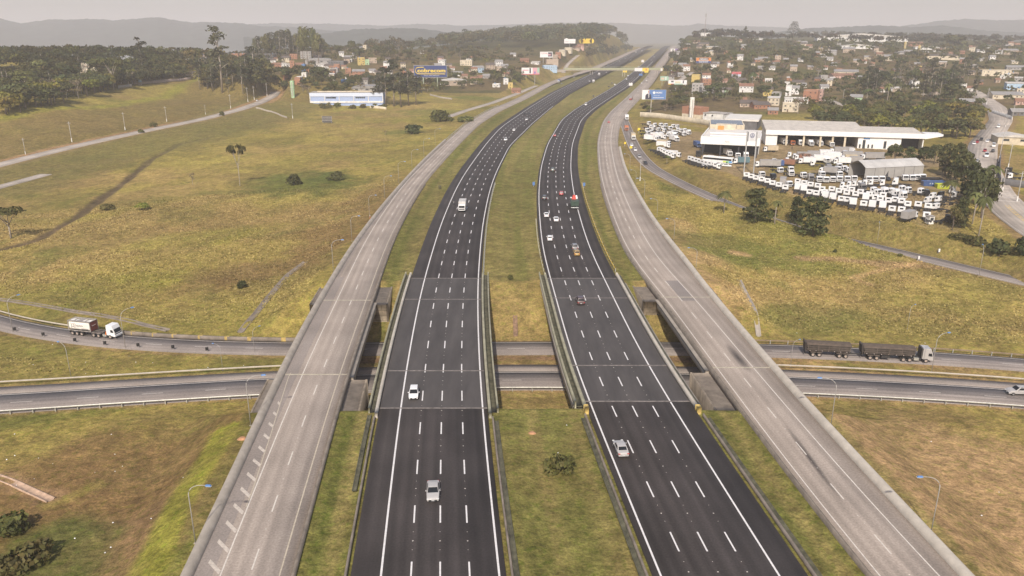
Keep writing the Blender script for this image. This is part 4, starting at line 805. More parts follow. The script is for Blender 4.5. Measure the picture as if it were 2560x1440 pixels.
    proto('L', 'palm_tree', npmesh('crown', np.array(V), np.array(Q), np.array(cc)), MB().tube([(0, 0, -.6), (.15, 0, 4), (0, 0, 7.7)], .24, 8, .16), L_PAL, M_BARKP)
Lw = rl(np.random.default_rng(5), 12, 4.0, 4.6, 8.2, 1.3, 2.1); proto('W', 'flowering_tree', crown_mesh('crown', Lw, .7, .7, 88), trunk_mesh(Lw, 5, .3, np.random.default_rng(6)), L_WHT, M_BARK)
La = []
for z in np.linspace(9, 21, 9):
    q = (22.5 - z) * .33 + .6
    for i in range(6): a = i * 1.047 + z; La.append((q * math.cos(a), q * math.sin(a), z, 1.3, 1.3, .55))
proto('R', 'araucaria_tree', crown_mesh('crown', La, .6, .7, 99), MB().tube([(0, 0, -1), (0, 0, 22)], .4, 7, .08), L_EUC, M_BARK)
HT = {'A': 10.6, 'M': 10., 'Y': 9, 'S': 12.4, 'E': 25.5, 'P': 15.8, 'B': 2.3, 'Q': 2.4, 'G': 10.5, 'L': 9.4, 'W': 9, 'R': 22.5, 'D': 11.0}
TN = [0]
def plant(kind, p, sc, lab, cat='tree', group=None, share=False, sxy=None, name=None):
    e = PR[kind][TN[0] % len(PR[kind])]; TN[0] += 1
    o = e[0] if e[1] else copy_tree(e[0]); e[1] = False
    o.location = [float(q) for q in p]; o.rotation_euler = (0, 0, random.uniform(0, 6.28)); k = sxy or sc; o.scale = (k, k, sc)
    if name: o.name = name
    tag(o, lab, cat, group, share=share); return o
def tree(kind, px, py, hpx, lab, wpx=None, **k):
    """a tree standing at this spot with a crown so many pixels high"""
    p = G(px, py); dep = proj(p)[2]; h = hpx * dep / F / .97; h = min(h, .85 * wpx * dep / F) if kind in 'BQ' and wpx else h; sc = h / HT[kind]
    wref = {'A': 10, 'M': 10, 'Y': 10, 'S': 15, 'E': 8, 'P': 8, 'B': 3.9, 'Q': 3.7, 'G': 8, 'L': 6.6, 'W': 11, 'R': 11, 'D': 9.5}[kind]
    plant(kind, p, sc, lab, sxy=(wpx * dep / F / wref) if wpx else None, **k)
# single trees one can point to
for q in (('S',600,465,105,'slender solitary tree with flat dark crown in the middle of the left field',44),('S',28,596,84,'leaning tree with bare trunk and flat crown at the left edge of the field',110),('G',482,462,32,'small bare sapling in the left field',16),('Q',604,720,40,'small dark green shrub tree in the left field above the underpass road',28),
          ('G',963,337,14,'tiny dead stump tree near the far end of the left field',12),('B',384,317,22,'small green bush tree beside the lower edge of the hill street',18),('B',352,333,12,'low round bush beside the hill street, left of the taller one',18),('B',555,289,14,'dark bush at the bend of the hill street verge',16)):
    tree(q[0], q[1], q[2], q[3], q[4], q[5], cat='bush' if q[0] in 'BQ' else 'tree')
for q in (('B',1397,1180,70,'round dark bush standing alone on the near median grass',74),('B',1275,698,16,'small green bush in the median at the top of the slope',18),('B',30,1330,60,'large green thicket at the lower left corner of the field',110),('B',80,1410,70,'bushy green thicket near the lower left corner, beside a red earth mound',120),('B',5,1440,60,'green scrub cut by the lower left edge of the frame',90),
          ('Q',840,450,24,'dark bush in the green patch of the left field, larger one',44),('Q',735,462,26,'greyish dark bush in the green patch of the left field',50),('B',265,525,18,'pale bush beside the drain in the left field',40),('Y',355,525,18,'yellow leafed low shrub in the left field',40),
          ('Q',2088,632,10,'tiny dark bush on the slope above the exit ramp',12),('Q',1030,334,26,'wide dark bush below the collector road at the far left field',54),('B',1100,303,34,'large pale green thicket beside the left collector road',66),('B',1165,305,20,'bushy scrub below the bend of the left collector road',40)):
    tree(q[0], q[1], q[2], q[3], q[4], q[5], cat='bush')
for q in (('D',1887,555,84,'dense dark tree on the bank, left of the broad one',78),('D',2032,590,98,'broad dense tree on the bank below the parked trucks, largest one',100),('D',1990,562,70,'narrow dark tree touching the broad dense tree on its left side',46),('G',1935,556,42,'dry pale palm like tree between the dark trees on the bank',20),('M',1925,556,34,'low green tree between the two dark trees',36),
          ('L',1809,532,62,'palm tree on the grass bank below the truck yard',44),('L',1937,560,66,'palm behind the dark trees on the bank',38),('L',1667,412,26,'small palm on the slope beside the exit ramp',16)): tree(q[0], q[1], q[2], q[3], q[4], q[5])
for q in (('Q',2500,640,44,'dark round bush at the right edge below the avenue',60),('Q',2555,635,52,'dark bush cut by the right edge of the frame',60),('B',2440,612,26,'pale scrub under the row of palms at the right',60),('B',2400,600,22,'low scrub at the corner of the truck yard',50),('B',2250,640,8,'low bush near the exit ramp',16)): tree(q[0], q[1], q[2], q[3], q[4], q[5], cat='bush')
# the dark row at the yard's right corner
for px, py, h, w, k in ((2235,412,52,46,'A'),(2270,418,50,40,'D'),(2305,420,56,46,'A'),(2335,410,50,40,'A'),(2362,440,78,56,'D'),(2388,452,92,60,'D'),(2405,470,90,70,'A'),(2420,500,96,64,'D'),(2440,520,104,76,'A'),(2452,545,108,66,'A'),(2470,520,84,50,'A'),(2380,575,60,44,'M'),(2400,570,76,44,'D')):
    tree(k, px, py, h, 'tall dark tree closing the right side of the yard', w, group='trees along the right side of the truck yard')
for px, py, h in ((2478,470,64),(2430,560,90),(2446,590,112),(2372,500,56)): tree('L', px, py, h, 'palm at the right corner of the yard', 50, group='palms at the right corner of the truck yard')
for px, py, h, w in ((1947,415,18,26),(2010,408,30,36),(1975,412,12,20)): tree('G', px, py, h, 'brownish bush growing between the parked trucks', w, cat='bush')
# woods and groves: individual trees along the fronts
def grove(n, X, Yf, kinds, h, lab, group, seed, sep=7.0, w=1.0):
    """trees at scattered spots of a strip, given in pixels of the ground they stand on"""
    r = np.random.default_rng(seed); pts_ = []; k = 0
    while k < n and len(pts_) < 4000:
        px = r.uniform(*X); f = r.random(); lo, hi = Yf(px); py = lo + (hi - lo) * f; pts_.append(0); p = G(px, py)
        if any((p[0] - q[0]) ** 2 + (p[1] - q[1]) ** 2 < sep * sep for q in TREES[-400:]): continue
        if bad(p): continue
        TREES.append(p); kd = kinds[int(r.integers(len(kinds)))]; hh = r.uniform(*h) * (1 if kd not in 'ERP' else 1.35); plant(kd, p, hh / HT[kd], lab, group=group, share=True, sxy=hh / HT[kd] * r.uniform(.95, 1.4) * w); k += 1
TREES = []
def bad(p):
    if abs(p[0]) > 5000: return True
    x, y = p[0], p[1]
    if y < 3000 and float(at(EDGE['LL'][0], y)) - 9 < x < float(at(EDGE['RR'][1], y)) + 9: return True
    for P, hw, bl in STREETS:
        if dpoly(np.array([x]), np.array([y]), P)[0][0] < hw + 1.5: return True
    return any((x - a) ** 2 + (y - b2) ** 2 < q * q for a, b2, q in HOUSEPOS)
HOUSEPOS = []
# ------------------------------------------------------------------ vehicles (local +Y is forward)
def carpaint(n, rgb): return mat('paint_' + n, rgb, .32, .04, 3, coat=.5)
PAINT = {k: carpaint(k, v) for k, v in dict(white=(.78, .77, .75), silver=(.42, .40, .38), grey=(.20, .19, .185), black=(.022, .022, .025), red=(.36, .03, .035), blue=(.05, .10, .24), green=(.03, .06, .05), brown=(.085, .05, .045), yellow=(.40, .25, .06), beige=(.52, .42, .28), orange=(.50, .15, .05), navy=(.03, .045, .11)).items()}
M_GLASS = mat('vehicle_glass', (.018, .02, .023), .14, .1, 2); M_GLASS.node_tree.nodes['Principled BSDF'].inputs['Specular IOR Level'].default_value = .22; M_TYRE = mat('tyre', (.025, .024, .023), .85, .2, 5); M_RIM = mat('rim', (.30, .29, .28), .4, .1, 3, metal=.5); M_HEAD = mat('headlight', (.7, .7, .68), .15, .05); M_TAIL = mat('taillight', (.40, .02, .02), .25, .05); M_PLATE = mat('plate', (.55, .55, .55), .5, .05); M_CHAS = mat('chassis_black', (.035, .033, .032), .7, .35, 2); M_TRIM = mat('dark_trim', (.05, .05, .05), .6, .2)
def wheel_mesh(r, w):
    return MB().tube([(-w / 2, 0, 0), (w / 2, 0, 0)], r, 14).mesh('wheel', bevel=.03), MB().tube([(-w / 2 - .012, 0, 0), (w / 2 + .012, 0, 0)], r * .58, 10).mesh('rim')
def quad(name, pts_, m, parent):
    return link(name, npmesh(name, np.array(pts_, float), np.array([[0, 1, 2, 3]])), parent, m)
def lerp3(a, b, t): return [a[i] + (b[i] - a[i]) * t for i in range(3)]
def facequad(name, A, B, C, D, m, parent, i0=.08, i1=.92, j0=.12, j1=.9, out=(0, 0, 0)):
    """window on the face A,B (bottom) C,D (top: D above A)"""
    def P(u, v): a, b = lerp3(A, B, u), lerp3(D, C, u); q = lerp3(a, b, v); return [q[k] + out[k] for k in range(3)]
    return quad(name, [P(i0, j0), P(i1, j0), P(i1, j1), P(i0, j1)], m, parent)
CARS = {}
WH = wheel_mesh(.32, .22); TW = wheel_mesh(.50, .34)
def car_proto(kind, small=False):
    key = (kind, small)
    if key in CARS: return CARS[key]
    pr = {'sedan': dict(L=4.5, W=1.78, base=.95, top=1.43, g0=-1.62, g1=1.05, r0=-.95, r1=.28, hood=.93, trunk=.99), 'hatch': dict(L=3.95, W=1.72, base=.95, top=1.50, g0=-1.86, g1=1.05, r0=-1.55, r1=.25, hood=.95, trunk=.98),
          'suv': dict(L=4.5, W=1.84, base=1.08, top=1.68, g0=-2.12, g1=.98, r0=-1.85, r1=.20, hood=1.08, trunk=1.1), 'van': dict(L=5.4, W=2.0, base=1.25, top=2.3, g0=-2.6, g1=1.9, r0=-2.55, r1=1.1, hood=1.2, trunk=1.25), 'pickup': dict(L=5.2, W=1.85, base=1.08, top=1.72, g0=-.75, g1=1.25, r0=-.6, r1=.55, hood=1.08, trunk=1.08)}[kind]
    L, W, zb, zt_ = pr['L'] / 2, pr['W'] / 2, pr['base'], pr['top']; t = empty('car' if kind != 'van' else 'van')
    mb = MB().prism([(-L, .32), (-L, .7), (-L + .1, pr['trunk'] - .06), (pr['g0'], pr['trunk']), (pr['g1'], pr['hood'] + .02), (L - .35, pr['hood'] - .12), (L - .04, .66), (L, .32)], -W, W, 'x')
    me = mb.mesh('body', bevel=.11, segs=3)
    gh = MB().frus(-W + .07, W - .07, pr['g0'], pr['g1'], zb - .05, -W + .22, W - .22, pr['r0'], pr['r1'], zt_).mesh('g', bevel=.05)
    bm = bmesh.new(); bm.from_mesh(me); bm.from_mesh(gh); bm.to_mesh(me); bm.free(); bpy.data.meshes.remove(gh)
    for v_ in me.vertices: v_.co.x *= 1 - .13 * (abs(v_.co.y) / L) ** 5
    for p in me.polygons: p.use_smooth = True
    me.set_sharp_from_angle(angle=R(35)) if hasattr(me, 'set_sharp_from_angle') else None
    b = link('body', me, t, PAINT['white'])
    x0, x1 = W - .07, W - .22; g0, g1, r0, r1 = pr['g0'], pr['g1'], pr['r0'], pr['r1']; zz = zb - .05; o = .02
    facequad('windscreen', (-x0, g1, zz), (x0, g1, zz), (x1, r1, zt_), (-x1, r1, zt_), M_GLASS, t, out=(0, o, o * .7), i0=.04, i1=.96, j0=.06); facequad('rear_window', (-x0, g0, zz), (x0, g0, zz), (x1, r0, zt_), (-x1, r0, zt_), M_GLASS, t, j0=.22, out=(0, -o, o * .7))
    for s in (-1, 1): facequad('side_window', (s * x0, g0, zz), (s * x0, g1, zz), (s * x1, r1, zt_), (s * x1, r0, zt_), M_GLASS, t, .1, .9, .2, .86, out=(s * o, 0, o * .3))
    if not small:
        for s in (-1, 1):
            for y in (L - .85, -L + .85): w = link('wheel', WH[0], t, M_TYRE); w.location = (s * (W - .1), y, .32); w2 = link('rim', WH[1], w, M_RIM)
            MB().box(s * W - .38 if s > 0 else -W + .06, s * W - .06 if s > 0 else -W + .38, L - .09, L + .012, .62, .74).build('headlight', M_HEAD, t); MB().box(s * W - .36 if s > 0 else -W + .05, s * W - .05 if s > 0 else -W + .36, -L - .012, -L + .1, .72, .86).build('taillight', M_TAIL, t)
            MB().frus(s * W - .02, s * W + .16 * s, g1 - .5, g1 - .38, zb, s * W, s * W + .15 * s, g1 - .5, g1 - .38, zb + .14).build('mirror', PAINT['white'], t)
        MB().box(-.2, .2, -L - .02, -L + .02, .5, .62).build('plate', M_PLATE, t); MB().box(-.2, .2, L - .02, L + .02, .4, .52).build('plate', M_PLATE, t)
        MB().box(-W + .3, W - .3, L - .06, L + .008, .36, .56).build('grille', M_TRIM, t)
        if kind == 'suv':
            for s in (-1, 1): MB().tube([(s * (W - .3), r0 + .1, zt_ + .03), (s * (W - .3), r1 - .1, zt_ + .03)], .03, 6).build('roof_rail', M_TRIM, t)
    CARS[key] = [t, True]; return CARS[key]
def recolor(o, m):
    for ch in o.children:
        if ch.name.split('.')[0] in ('body', 'mirror', 'cab', 'roof_panel'): ch.material_slots[0].link = 'OBJECT'; ch.material_slots[0].material = m
def put(e, p, head, lab, cat, group=None, name=None):
    o = e[0] if e[1] else copy_tree(e[0]); e[1] = False; o.location = [float(q) for q in p]; o.rotation_euler = (0, 0, head - math.pi / 2)
    if name: o.name = name
    tag(o, lab, cat, group); return o
def road_at(ref, px, py):
    z = 0.
    for _ in range(5): p = unp(px, py, z); z = float(zroad(p[1]))
    k = float(np.interp(p[1], YG, np.gradient(ref, YG))); return np.array([p[0], p[1], z + .012]), math.atan2(1, k)
def drive(ref, toward, px, py, kind, col, lab, group):
    p, a = road_at(ref, px, py); dep = proj(p)[2]; o = put(car_proto(kind, dep > 420), p, a + (math.pi if toward else 0), lab, 'car' if kind != 'van' else 'van', group); recolor(o, PAINT[col]); return o
g1, g2, g3 = 'vehicles on the left black carriageway', 'vehicles on the right black carriageway', 'vehicles on the grey collector roads'
for q in ((1083,1236,'sedan','silver','silver sedan coming forward, nearest car on the left black road'),(1035,990,'hatch','white','white hatchback crossing the bridge on the left black road'),(1264,351,'suv','white','white car in the middle lane of the left black road, nearer of a close pair'),(1285,327,'hatch','white','white car following the nearer white one on the left black road'),
          (1317,300,'sedan','white','white car right below two dark cars on the left black road'),(1312,287,'sedan','black','dark car, left one of a pair on the left black road'),(1323,288,'suv','black','dark car, right one of a pair on the left black road'),(1474,204,'hatch','white','small white car beside the white trucks before the footbridge'),(1516,182,'hatch','silver','silver car just in front of the footbridge on the left road'),
          (1549,154,'hatch','white','white car in the left lane beyond the footbridge'),(1576,158,'hatch','silver','silver car in the middle lane beyond the footbridge'),(1563,147,'hatch','white','distant white car beyond the footbridge near the yellow cut'),(1577,151,'hatch','white','distant white car right of the others beyond the footbridge'),(1520,163,'van','grey','grey van close to the cut beyond the footbridge')): drive(LCl, True, *q, g1)
for q in ((1551,1128,'sedan','silver','silver sedan driving away, nearest car on the right black road'),(1450,757,'suv','brown','dark brown car driving onto the right bridge'),(1374,600,'hatch','white','white car driving away, nearest of three white cars on the right road'),(1390,552,'sedan','white','white sedan in the second lane among three white cars'),(1366,541,'sedan','white','white car in the left lane, farthest of three white cars'),
          (1361,498,'suv','black','black car in the left lane behind the red car'),(1403,487,'hatch','red','bright red car in the middle lane near the green truck'),(1382,428,'suv','green','dark green car alone in the second lane'),(1387,341,'hatch','red','red car in the bend of the right black road'),(1465,263,'van','white','white van in the left lanes of the right black road'),(1484,242,'hatch','black','black car ahead of the white van'),
          (1516,234,'sedan','grey','dark grey car in the right half of the right black road'),(1522,218,'sedan','black','dark car by the median, lower one'),(1537,213,'suv','white','white car right of the dark cars near the median'),(1530,209,'hatch','black','dark car by the median, upper one'),(1566,199,'hatch','white','white car near the blue road sign'),(1571,203,'suv','green','dark green car beside the white one near the blue sign'),(1570,190,'hatch','white','white car just before the footbridge, right road'),
          (1582,182,'hatch','black','dark car under the yellow signs of the footbridge'),(1596,167,'hatch','white','white car seen just above the footbridge railing'),(1628,151,'hatch','silver','silver car far beyond the footbridge on the right road'),(1635,143,'hatch','white','white car farthest away on the right road'),(1436,622,'suv','grey','dark pickup towing the yellow car')): drive(RCl, False, *q, g2)
yb = drive(RCl, False, 1441, 637, 'hatch', 'yellow', 'small yellow car with chrome trim towed behind a dark pickup', g2)
for ref, q, tw in ((RRl, (1522,307,'hatch','red','dark red car alone on the right collector road'), 0), (RRl, (1595,230,'sedan','silver','pale car ahead of the tanker on the right collector'), 0), (RRl, (1618,207,'sedan','grey','grey car near the footbridge on the right collector'), 0), (RRl, (1616,202,'hatch','white','white car ahead of the grey one on the right collector'), 0), (RRl, (1604,209,'hatch','white','white car at the verge of the right collector'), 0), (RRl, (1620,196,'hatch','black','black car farthest along the right collector'), 0),
               (LLl, (1404,210,'sedan','grey','grey car following the black truck on the left collector'), 1), (LLl, (1435,194,'hatch','silver','silver car under the footbridge on the left collector'), 1)):
    drive(ref, tw, *q, g3)
def on_poly(P, px, py, kind, col, lab, group, rev=False):
    p = G(px, py); P = smoothpoly(P, 4); i = int(np.argmin(np.hypot(P[:, 0] - p[0], P[:, 1] - p[1]))); j = min(i + 1, len(P) - 1); i = j - 1; z = P[i, 2] + .02
    q = unp(px, py, z); a = math.atan2(P[j, 1] - P[i, 1], P[j, 0] - P[i, 0]) + (math.pi if rev else 0)
    return (q, a) if kind is None else recolor(put(car_proto(kind, True), q, a, lab, 'car', group), PAINT[col])
for q in ((1579,365,'hatch','white','white car on the exit ramp, first behind the beige truck'),(1588,377,'hatch','white','white car on the exit ramp between the first white and the silver one'),(1598,394,'sedan','silver','silver sedan on the exit ramp'),(1613,410,'sedan','black','black sedan leading the line down the exit ramp')): on_poly(RAMP, *q, 'cars on the exit ramp')
for q in ((2435,361,'hatch','white'),(2443,357,'hatch','red'),(2453,351,'suv','black'),(2468,355,'sedan','white'),(2484,367,'van','white'),(2482,380,'suv','black'),(2462,379,'hatch','red'),(2466,392,'van','white'),(2442,405,'sedan','white'),(2421,405,'hatch','red'),(2496,319,'van','white'),(2478,448,'sedan','silver'),(2480,466,'suv','black')):
    on_poly(AVE, q[0], q[1], q[2], q[3], q[3] + (' van' if q[2] == 'van' else ' car') + ' on the avenue at the right edge', 'cars on the avenue', rev=q[0] < 2470)
on_poly(STR, 643, 253, 'hatch', 'silver', 'pale car on the hill street at its bend', None); on_poly(RST, 2131, 261, 'sedan', 'red', 'red car on the side road behind the dealership', None)
p = unp(2542, 985, ZL); k = 0; o = put(car_proto('suv'), (p[0] + .2, p[1], ZL + .02), math.pi - .05, 'silver sport utility car at the right edge of the lower road', 'car'); recolor(o, PAINT['silver'])

def truck_parts(t, col='white', sleeper=False, length=7.4, axles=(-1.25, -5.5), box=None, dark=False, detail=True):
    """cab over truck; returns nothing, adds parts to t"""
    hz = 3.35 if sleeper else 2.78; bk = -2.25 if sleeper else -1.8
    cabp = [(0, .62), (.02, 1.5), (-.30, 2.45), (-.62 if sleeper else -.5, hz - .08), (bk + .05, hz), (bk, 1.0), (bk + .1, .9), (-.2, .62)]
    MB().prism(cabp, -1.2, 1.2, 'x').build('cab', PAINT[col], t, bevel=.07); e = .03
    quad('windscreen', [(-1.06, .02 + e, 1.58), (1.06, .02 + e, 1.58), (1.02, -.285 + e, 2.42), (-1.02, -.285 + e, 2.42)], M_GLASS, t)
    for s in (-1, 1): quad('side_window', [(s * 1.225, -.2, 1.6), (s * 1.225, -1.05, 1.65), (s * 1.225, -1.05, 2.3), (s * 1.225, -.42, 2.3)], M_GLASS, t)
    if not sleeper: quad('rear_window', [(-.55, bk - .02, 1.85), (.55, bk - .02, 1.85), (.55, bk + .0, 2.35), (-.55, bk + .0, 2.35)], M_GLASS, t)
    MB().box(-1.0, 1.0, -.02, .05, .95, 1.32).build('grille', M_TRIM, t)
    mb = MB()
    for s in (-.45, .45): mb.box(s - .06, s + .06, -length, -.3, .78, 1.02)
    for y in np.arange(-length + .2, -2, 1.1): mb.box(-.45, .45, y, y + .1, .82, .98)
    mb.box(-1.1, -.55, -3.6, -2.4, .5, 1.0).box(.6, 1.1, -3.3, -2.5, .5, 1.0); mb.box(-1.05, 1.05, -length, -length + .08, .55, .9).build('chassis', M_CHAS, t)
    for y in axles:
        for s in (-1, 1): w = link('wheel', TW[0], t, M_TYRE); w.location = (s * 1.02, y, .5)
    if detail:
        for s in (-1, 1): MB().box(s * .98 - .16, s * .98 + .16, -.03, .06, .7, .88).build('headlight', M_HEAD, t)
    if box: MB().box(-1.27, 1.27, -length - .1, bk - .22, 1.05, box[1]).build('cargo_box', mat('cargo_' + box[0], {'white': (.74, .72, .69), 'grey': (.33, .31, .29), 'beige': (.50, .41, .28), 'blue': (.05, .09, .22), 'orange': (.46, .16, .07), 'teal': (.10, .17, .19), 'brown': (.27, .13, .08), 'silver': (.50, .48, .45)}[box[0]], .55, .15, .6), t, bevel=.03)
TRK = {}
def truck_proto(key, **k):
    if key not in TRK: t = empty('truck'); truck_parts(t, **k); TRK[key] = [t, True]
    return TRK[key]
def yard(kind, px, py, head, lab, group, lift=10):
    p = G(px, py + lift); a = R(head); q = p + np.array([math.cos(a), math.sin(a), 0]) * .9; q[2] = gz(q[0], q[1])
    return put(truck_proto(kind, **TK[kind]), q, a, lab, 'truck', group)
TK = {'w': dict(), 's': dict(sleeper=True, axles=(-1.3, -5.0, -6.3)), 'g': dict(col='grey', sleeper=True), 'k': dict(col='black'), 'v': dict(col='silver'), 'bw': dict(box=('white', 3.5), length=7.8), 'bg': dict(box=('grey', 3.5), length=7.8), 'bb': dict(box=('beige', 3.4), length=7.5), 'bl': dict(col='blue', box=('blue', 3.3), length=7.5), 'bo': dict(col='white', box=('brown', 3.3)), 'bt': dict(box=('teal', 3.4)), 'lg': dict(box=('grey', 3.7), length=11.5, axles=(-1.3, -8.6, -9.9)), 'lw': dict(box=('white', 3.7), length=11.5, axles=(-1.3, -8.6, -9.9)), 'r': dict(col='orange')}
YL = [
 ('white chassis truck in the front row above the bank', 'front row of trucks', 62, [('w',1866,436),('w',1878,440),('w',1890,444),('w',1904,448),('w',1918,452),('w',1931,457),('w',1947,462),('w',1963,468),('s',1993,468),('s',2009,471),('w',2024,480),('w',2040,483),('s',2063,489),('s',2082,493),('w',2102,498),('w',2118,500),('s',2132,506),('w',2158,510),('s',2180,512),('s',2205,514),('w',2229,523),('w',2252,525)]),
 ('white chassis truck in the second row from the bank', 'second row of trucks', 62, [('w',1994,453),('w',2010,457),('w',2026,461),('w',2044,464),('w',2054,473),('w',2060,480),('w',2079,473),('w',2096,477),('w',2116,482),('w',2138,485),('s',2163,493),('w',2199,498),('w',2220,502),('w',2267,511),('w',2294,512),('w',2319,516)]),
 ('white truck facing forward in the line before the tent', 'line of trucks facing the drone', -95, [('w',2047,447),('w',2064,448),('w',2081,447),('w',2098,446),('w',2117,446),('w',2134,445),('w',2171,446),('w',2186,446),('w',2203,446),('w',2262,443),('w',2279,443),('w',2291,442),('w',2305,441)]),
 ('white truck standing loose in the middle of the yard', 'loose trucks in the middle of the yard', -80, [('w',1950,423),('w',1976,421),('w',1977,432),('w',2008,436),('w',2054,434),('w',2098,434),('w',2097,413),('w',2093,421),('w',2110,419),('w',2121,423),('w',1904,434),('w',1972,459)]),
 ('white truck with long bare chassis left of the tent', 'row of long chassis', 160, [('w',2104,462),('w',2121,460),('w',2134,459),('w',2147,458),('w',2160,456),('w',2176,455),('w',2204,456),('s',2235,454)]),
 ('white truck in the huddle near the right end of the yard', 'huddle of trucks', -60, [('w',2183,475),('w',2193,480),('s',2211,479),('w',2227,477),('s',2240,484),('s',2257,489),('w',2254,471),('w',2269,475),('w',2301,477)]),
 ('white truck of the herringbone row near the ramp', 'herringbone row of trucks', 35, [('w',1726,394),('w',1734,397),('w',1742,399),('w',1750,402),('w',1758,404),('w',1767,406),('w',1776,408)]),
 ('white truck parked nose out along the fence bend', 'trucks along the fence bend', -35, [('w',1648,372),('w',1656,374),('w',1661,377),('w',1668,381),('w',1675,384),('w',1683,388)]),
 ('white truck in the cluster below the cream wall', 'upper left cluster of trucks', -55, [('w',1622,304),('w',1628,313),('w',1618,322),('w',1628,326),('w',1646,320),('w',1652,308),('w',1664,309),('w',1675,316),('w',1683,311),('w',1693,312),('w',1652,331),('w',1683,326),('w',1695,321),('w',1710,331),('s',1722,328),('w',1620,331)]),
 ('white truck parked nose forward under the showroom roof', 'trucks under the showroom', -92, [('bw',1824,382),('w',1844,386),('s',1864,387)]),
 ('truck inside an open workshop bay', 'trucks in the workshop bays', -92, [('bw',1962,352),('r',1981,354),('s',2001,354),('bw',2028,356),('bw',2051,356),('bb',2079,358)]),
]
YL += [('white truck squeezed between the second row and the huddle', 'trucks between the rows', 62, [('w',2150,480),('w',2172,486),('w',2187,494),('w',2206,488),('w',2236,500),('w',2252,504),('w',2128,474),('w',2112,470)]),
 ('white truck filling the left end of the yard', 'trucks at the left end', -45, [('w',1637,308),('w',1641,331),('w',1661,323),('w',1670,333),('w',1702,323),('w',1634,317),('w',1679,333),('w',1690,332),('w',1658,315),('w',1646,341),('w',1712,322)]),
 ('white truck parked askew in the court before the workshop', 'trucks in the court', 170, [('bw',2000,400),('w',2030,406),('bw',2087,401),('bg',2117,398),('w',2137,395),('w',1966,398),('bw',2042,381),('w',2122,374),('bb',2105,393),('w',1972,384),('bg',2012,384)]),
 ('white truck near the skips on the right of the yard', 'trucks near the skips', 130, [('w',2330,489),('w',2344,498),('w',2338,516),('w',2318,500),('k',2350,486)])]
for lab, grp, hd, items in YL:
    for i, (k, px, py) in enumerate(items): yard(k, px, py, hd + random.uniform(-6, 6), lab, grp)
for k, px, py, hd, lab in (('g',2026,446,-90,'grey truck cab at the left end of the line facing the drone'),('g',2071,420,-80,'dark grey truck cab between the loose white trucks'),('bg',2052,426,150,'grey box truck among the loose white trucks'),('k',1932,441,-60,'black truck cab behind the front row'),('bg',1957,452,70,'grey box truck close behind the front row'),('g',2155,470,-70,'tall grey sleeper truck between the rows'),('bg',2282,539,40,'grey box truck at the right end of the front row'),
        ('w',2314,541,70,'white truck beside the guard booth'),('k',2317,483,-20,'black truck cab at the end of the chassis stack'),('s',2377,477,160,'tall white truck under the trees on the right'),('w',2384,489,150,'white truck behind the tall white one under the trees'),('k',2372,548,20,'dark truck half hidden under the trees at the yard corner'),('w',2400,540,20,'white truck half hidden under the trees at the yard corner'),
        ('lw',1662,341,-30,'long white box truck with faint pink print beside the fence'),('bw',1692,347,-70,'large white box truck seen from behind near the yard entrance'),('bw',1686,337,-70,'large white box truck behind the other large one'),('bw',1640,346,-30,'white box truck next to the pink print one'),('bw',1672,363,-30,'white tank like truck beside the fence'),('bb',1672,357,-30,'cream box truck beside the fence'),('bw',1697,387,-35,'big white box truck at the end of the fence bend'),('r',1628,341,-30,'truck with red nose beside the fence'),
        ('bl',1747,362,-85,'dark blue truck at the left corner of the showroom'),('k',1745,382,80,'black chassis truck left of the parked bus'),('bt',1838,402,170,'truck with blue and cream painted box near the bus'),('lg',1892,410,172,'long grey box truck behind the two sign posts'),('bl',1922,410,172,'blue truck right of the long grey box'),('bo',1951,406,150,'brown and black truck beside the shrub'),('bb',1912,372,178,'truck with pinkish beige box beside the showroom wall'),
        ('lg',1985,390,172,'long grey trailer truck in the middle of the court'),('bo',1990,393,172,'truck with orange and yellow painted box in the court'),('lw',2027,397,165,'long white box truck in the court'),('bw',2052,390,165,'white box truck with beige load in the court'),('bw',2062,388,165,'white truck with orange print in the court'),('lg',2098,388,172,'grey box truck with red and white end'),('lg',2078,377,176,'large grey trailer parked along the workshop'),
        ('s',2130,378,30,'white truck with raised cab by the workshop end'),('w',2112,382,200,'white truck right in front of the raised cab'),('w',2150,384,20,'white truck by the workshop end wall'),('lg',2155,392,178,'flat dark trailer truck beside the trees'),('w',2075,400,-60,'white truck at the foot of the white boxes'),('w',2066,401,-70,'white truck left at the foot of the white boxes'),
        ('w',1788,412,-35,'white truck near the lower bend of the yard, left of a pair'),('w',1797,416,-30,'white truck near the lower bend of the yard, right of a pair'),('w',2522,440,170,'white truck inside the walled yard by the avenue'),('k',2520,425,90,'black truck in the walled yard by the avenue')): yard(k, px, py, hd, lab, 'other parked trucks', 8)
for i, (px, py, hd) in enumerate(((1764,413,-25),(1787,409,-20),(1806,411,-20),(1818,412,-20),(1914,402,0),(1938,399,0),(2219,446,-90))):
    p = G(px, py + 5); o = put(car_proto('hatch', True), p, R(hd), ['white car at the lower bend of the yard, before the truck pair', 'white car behind the truck pair at the bend', 'white car right of the truck pair at the bend', 'white car last in the bend row', 'white car beside the blue truck', 'second white car beside the blue truck', 'black car in the line in front of the tent'][i], 'car'); recolor(o, PAINT['black' if i == 6 else 'white'])
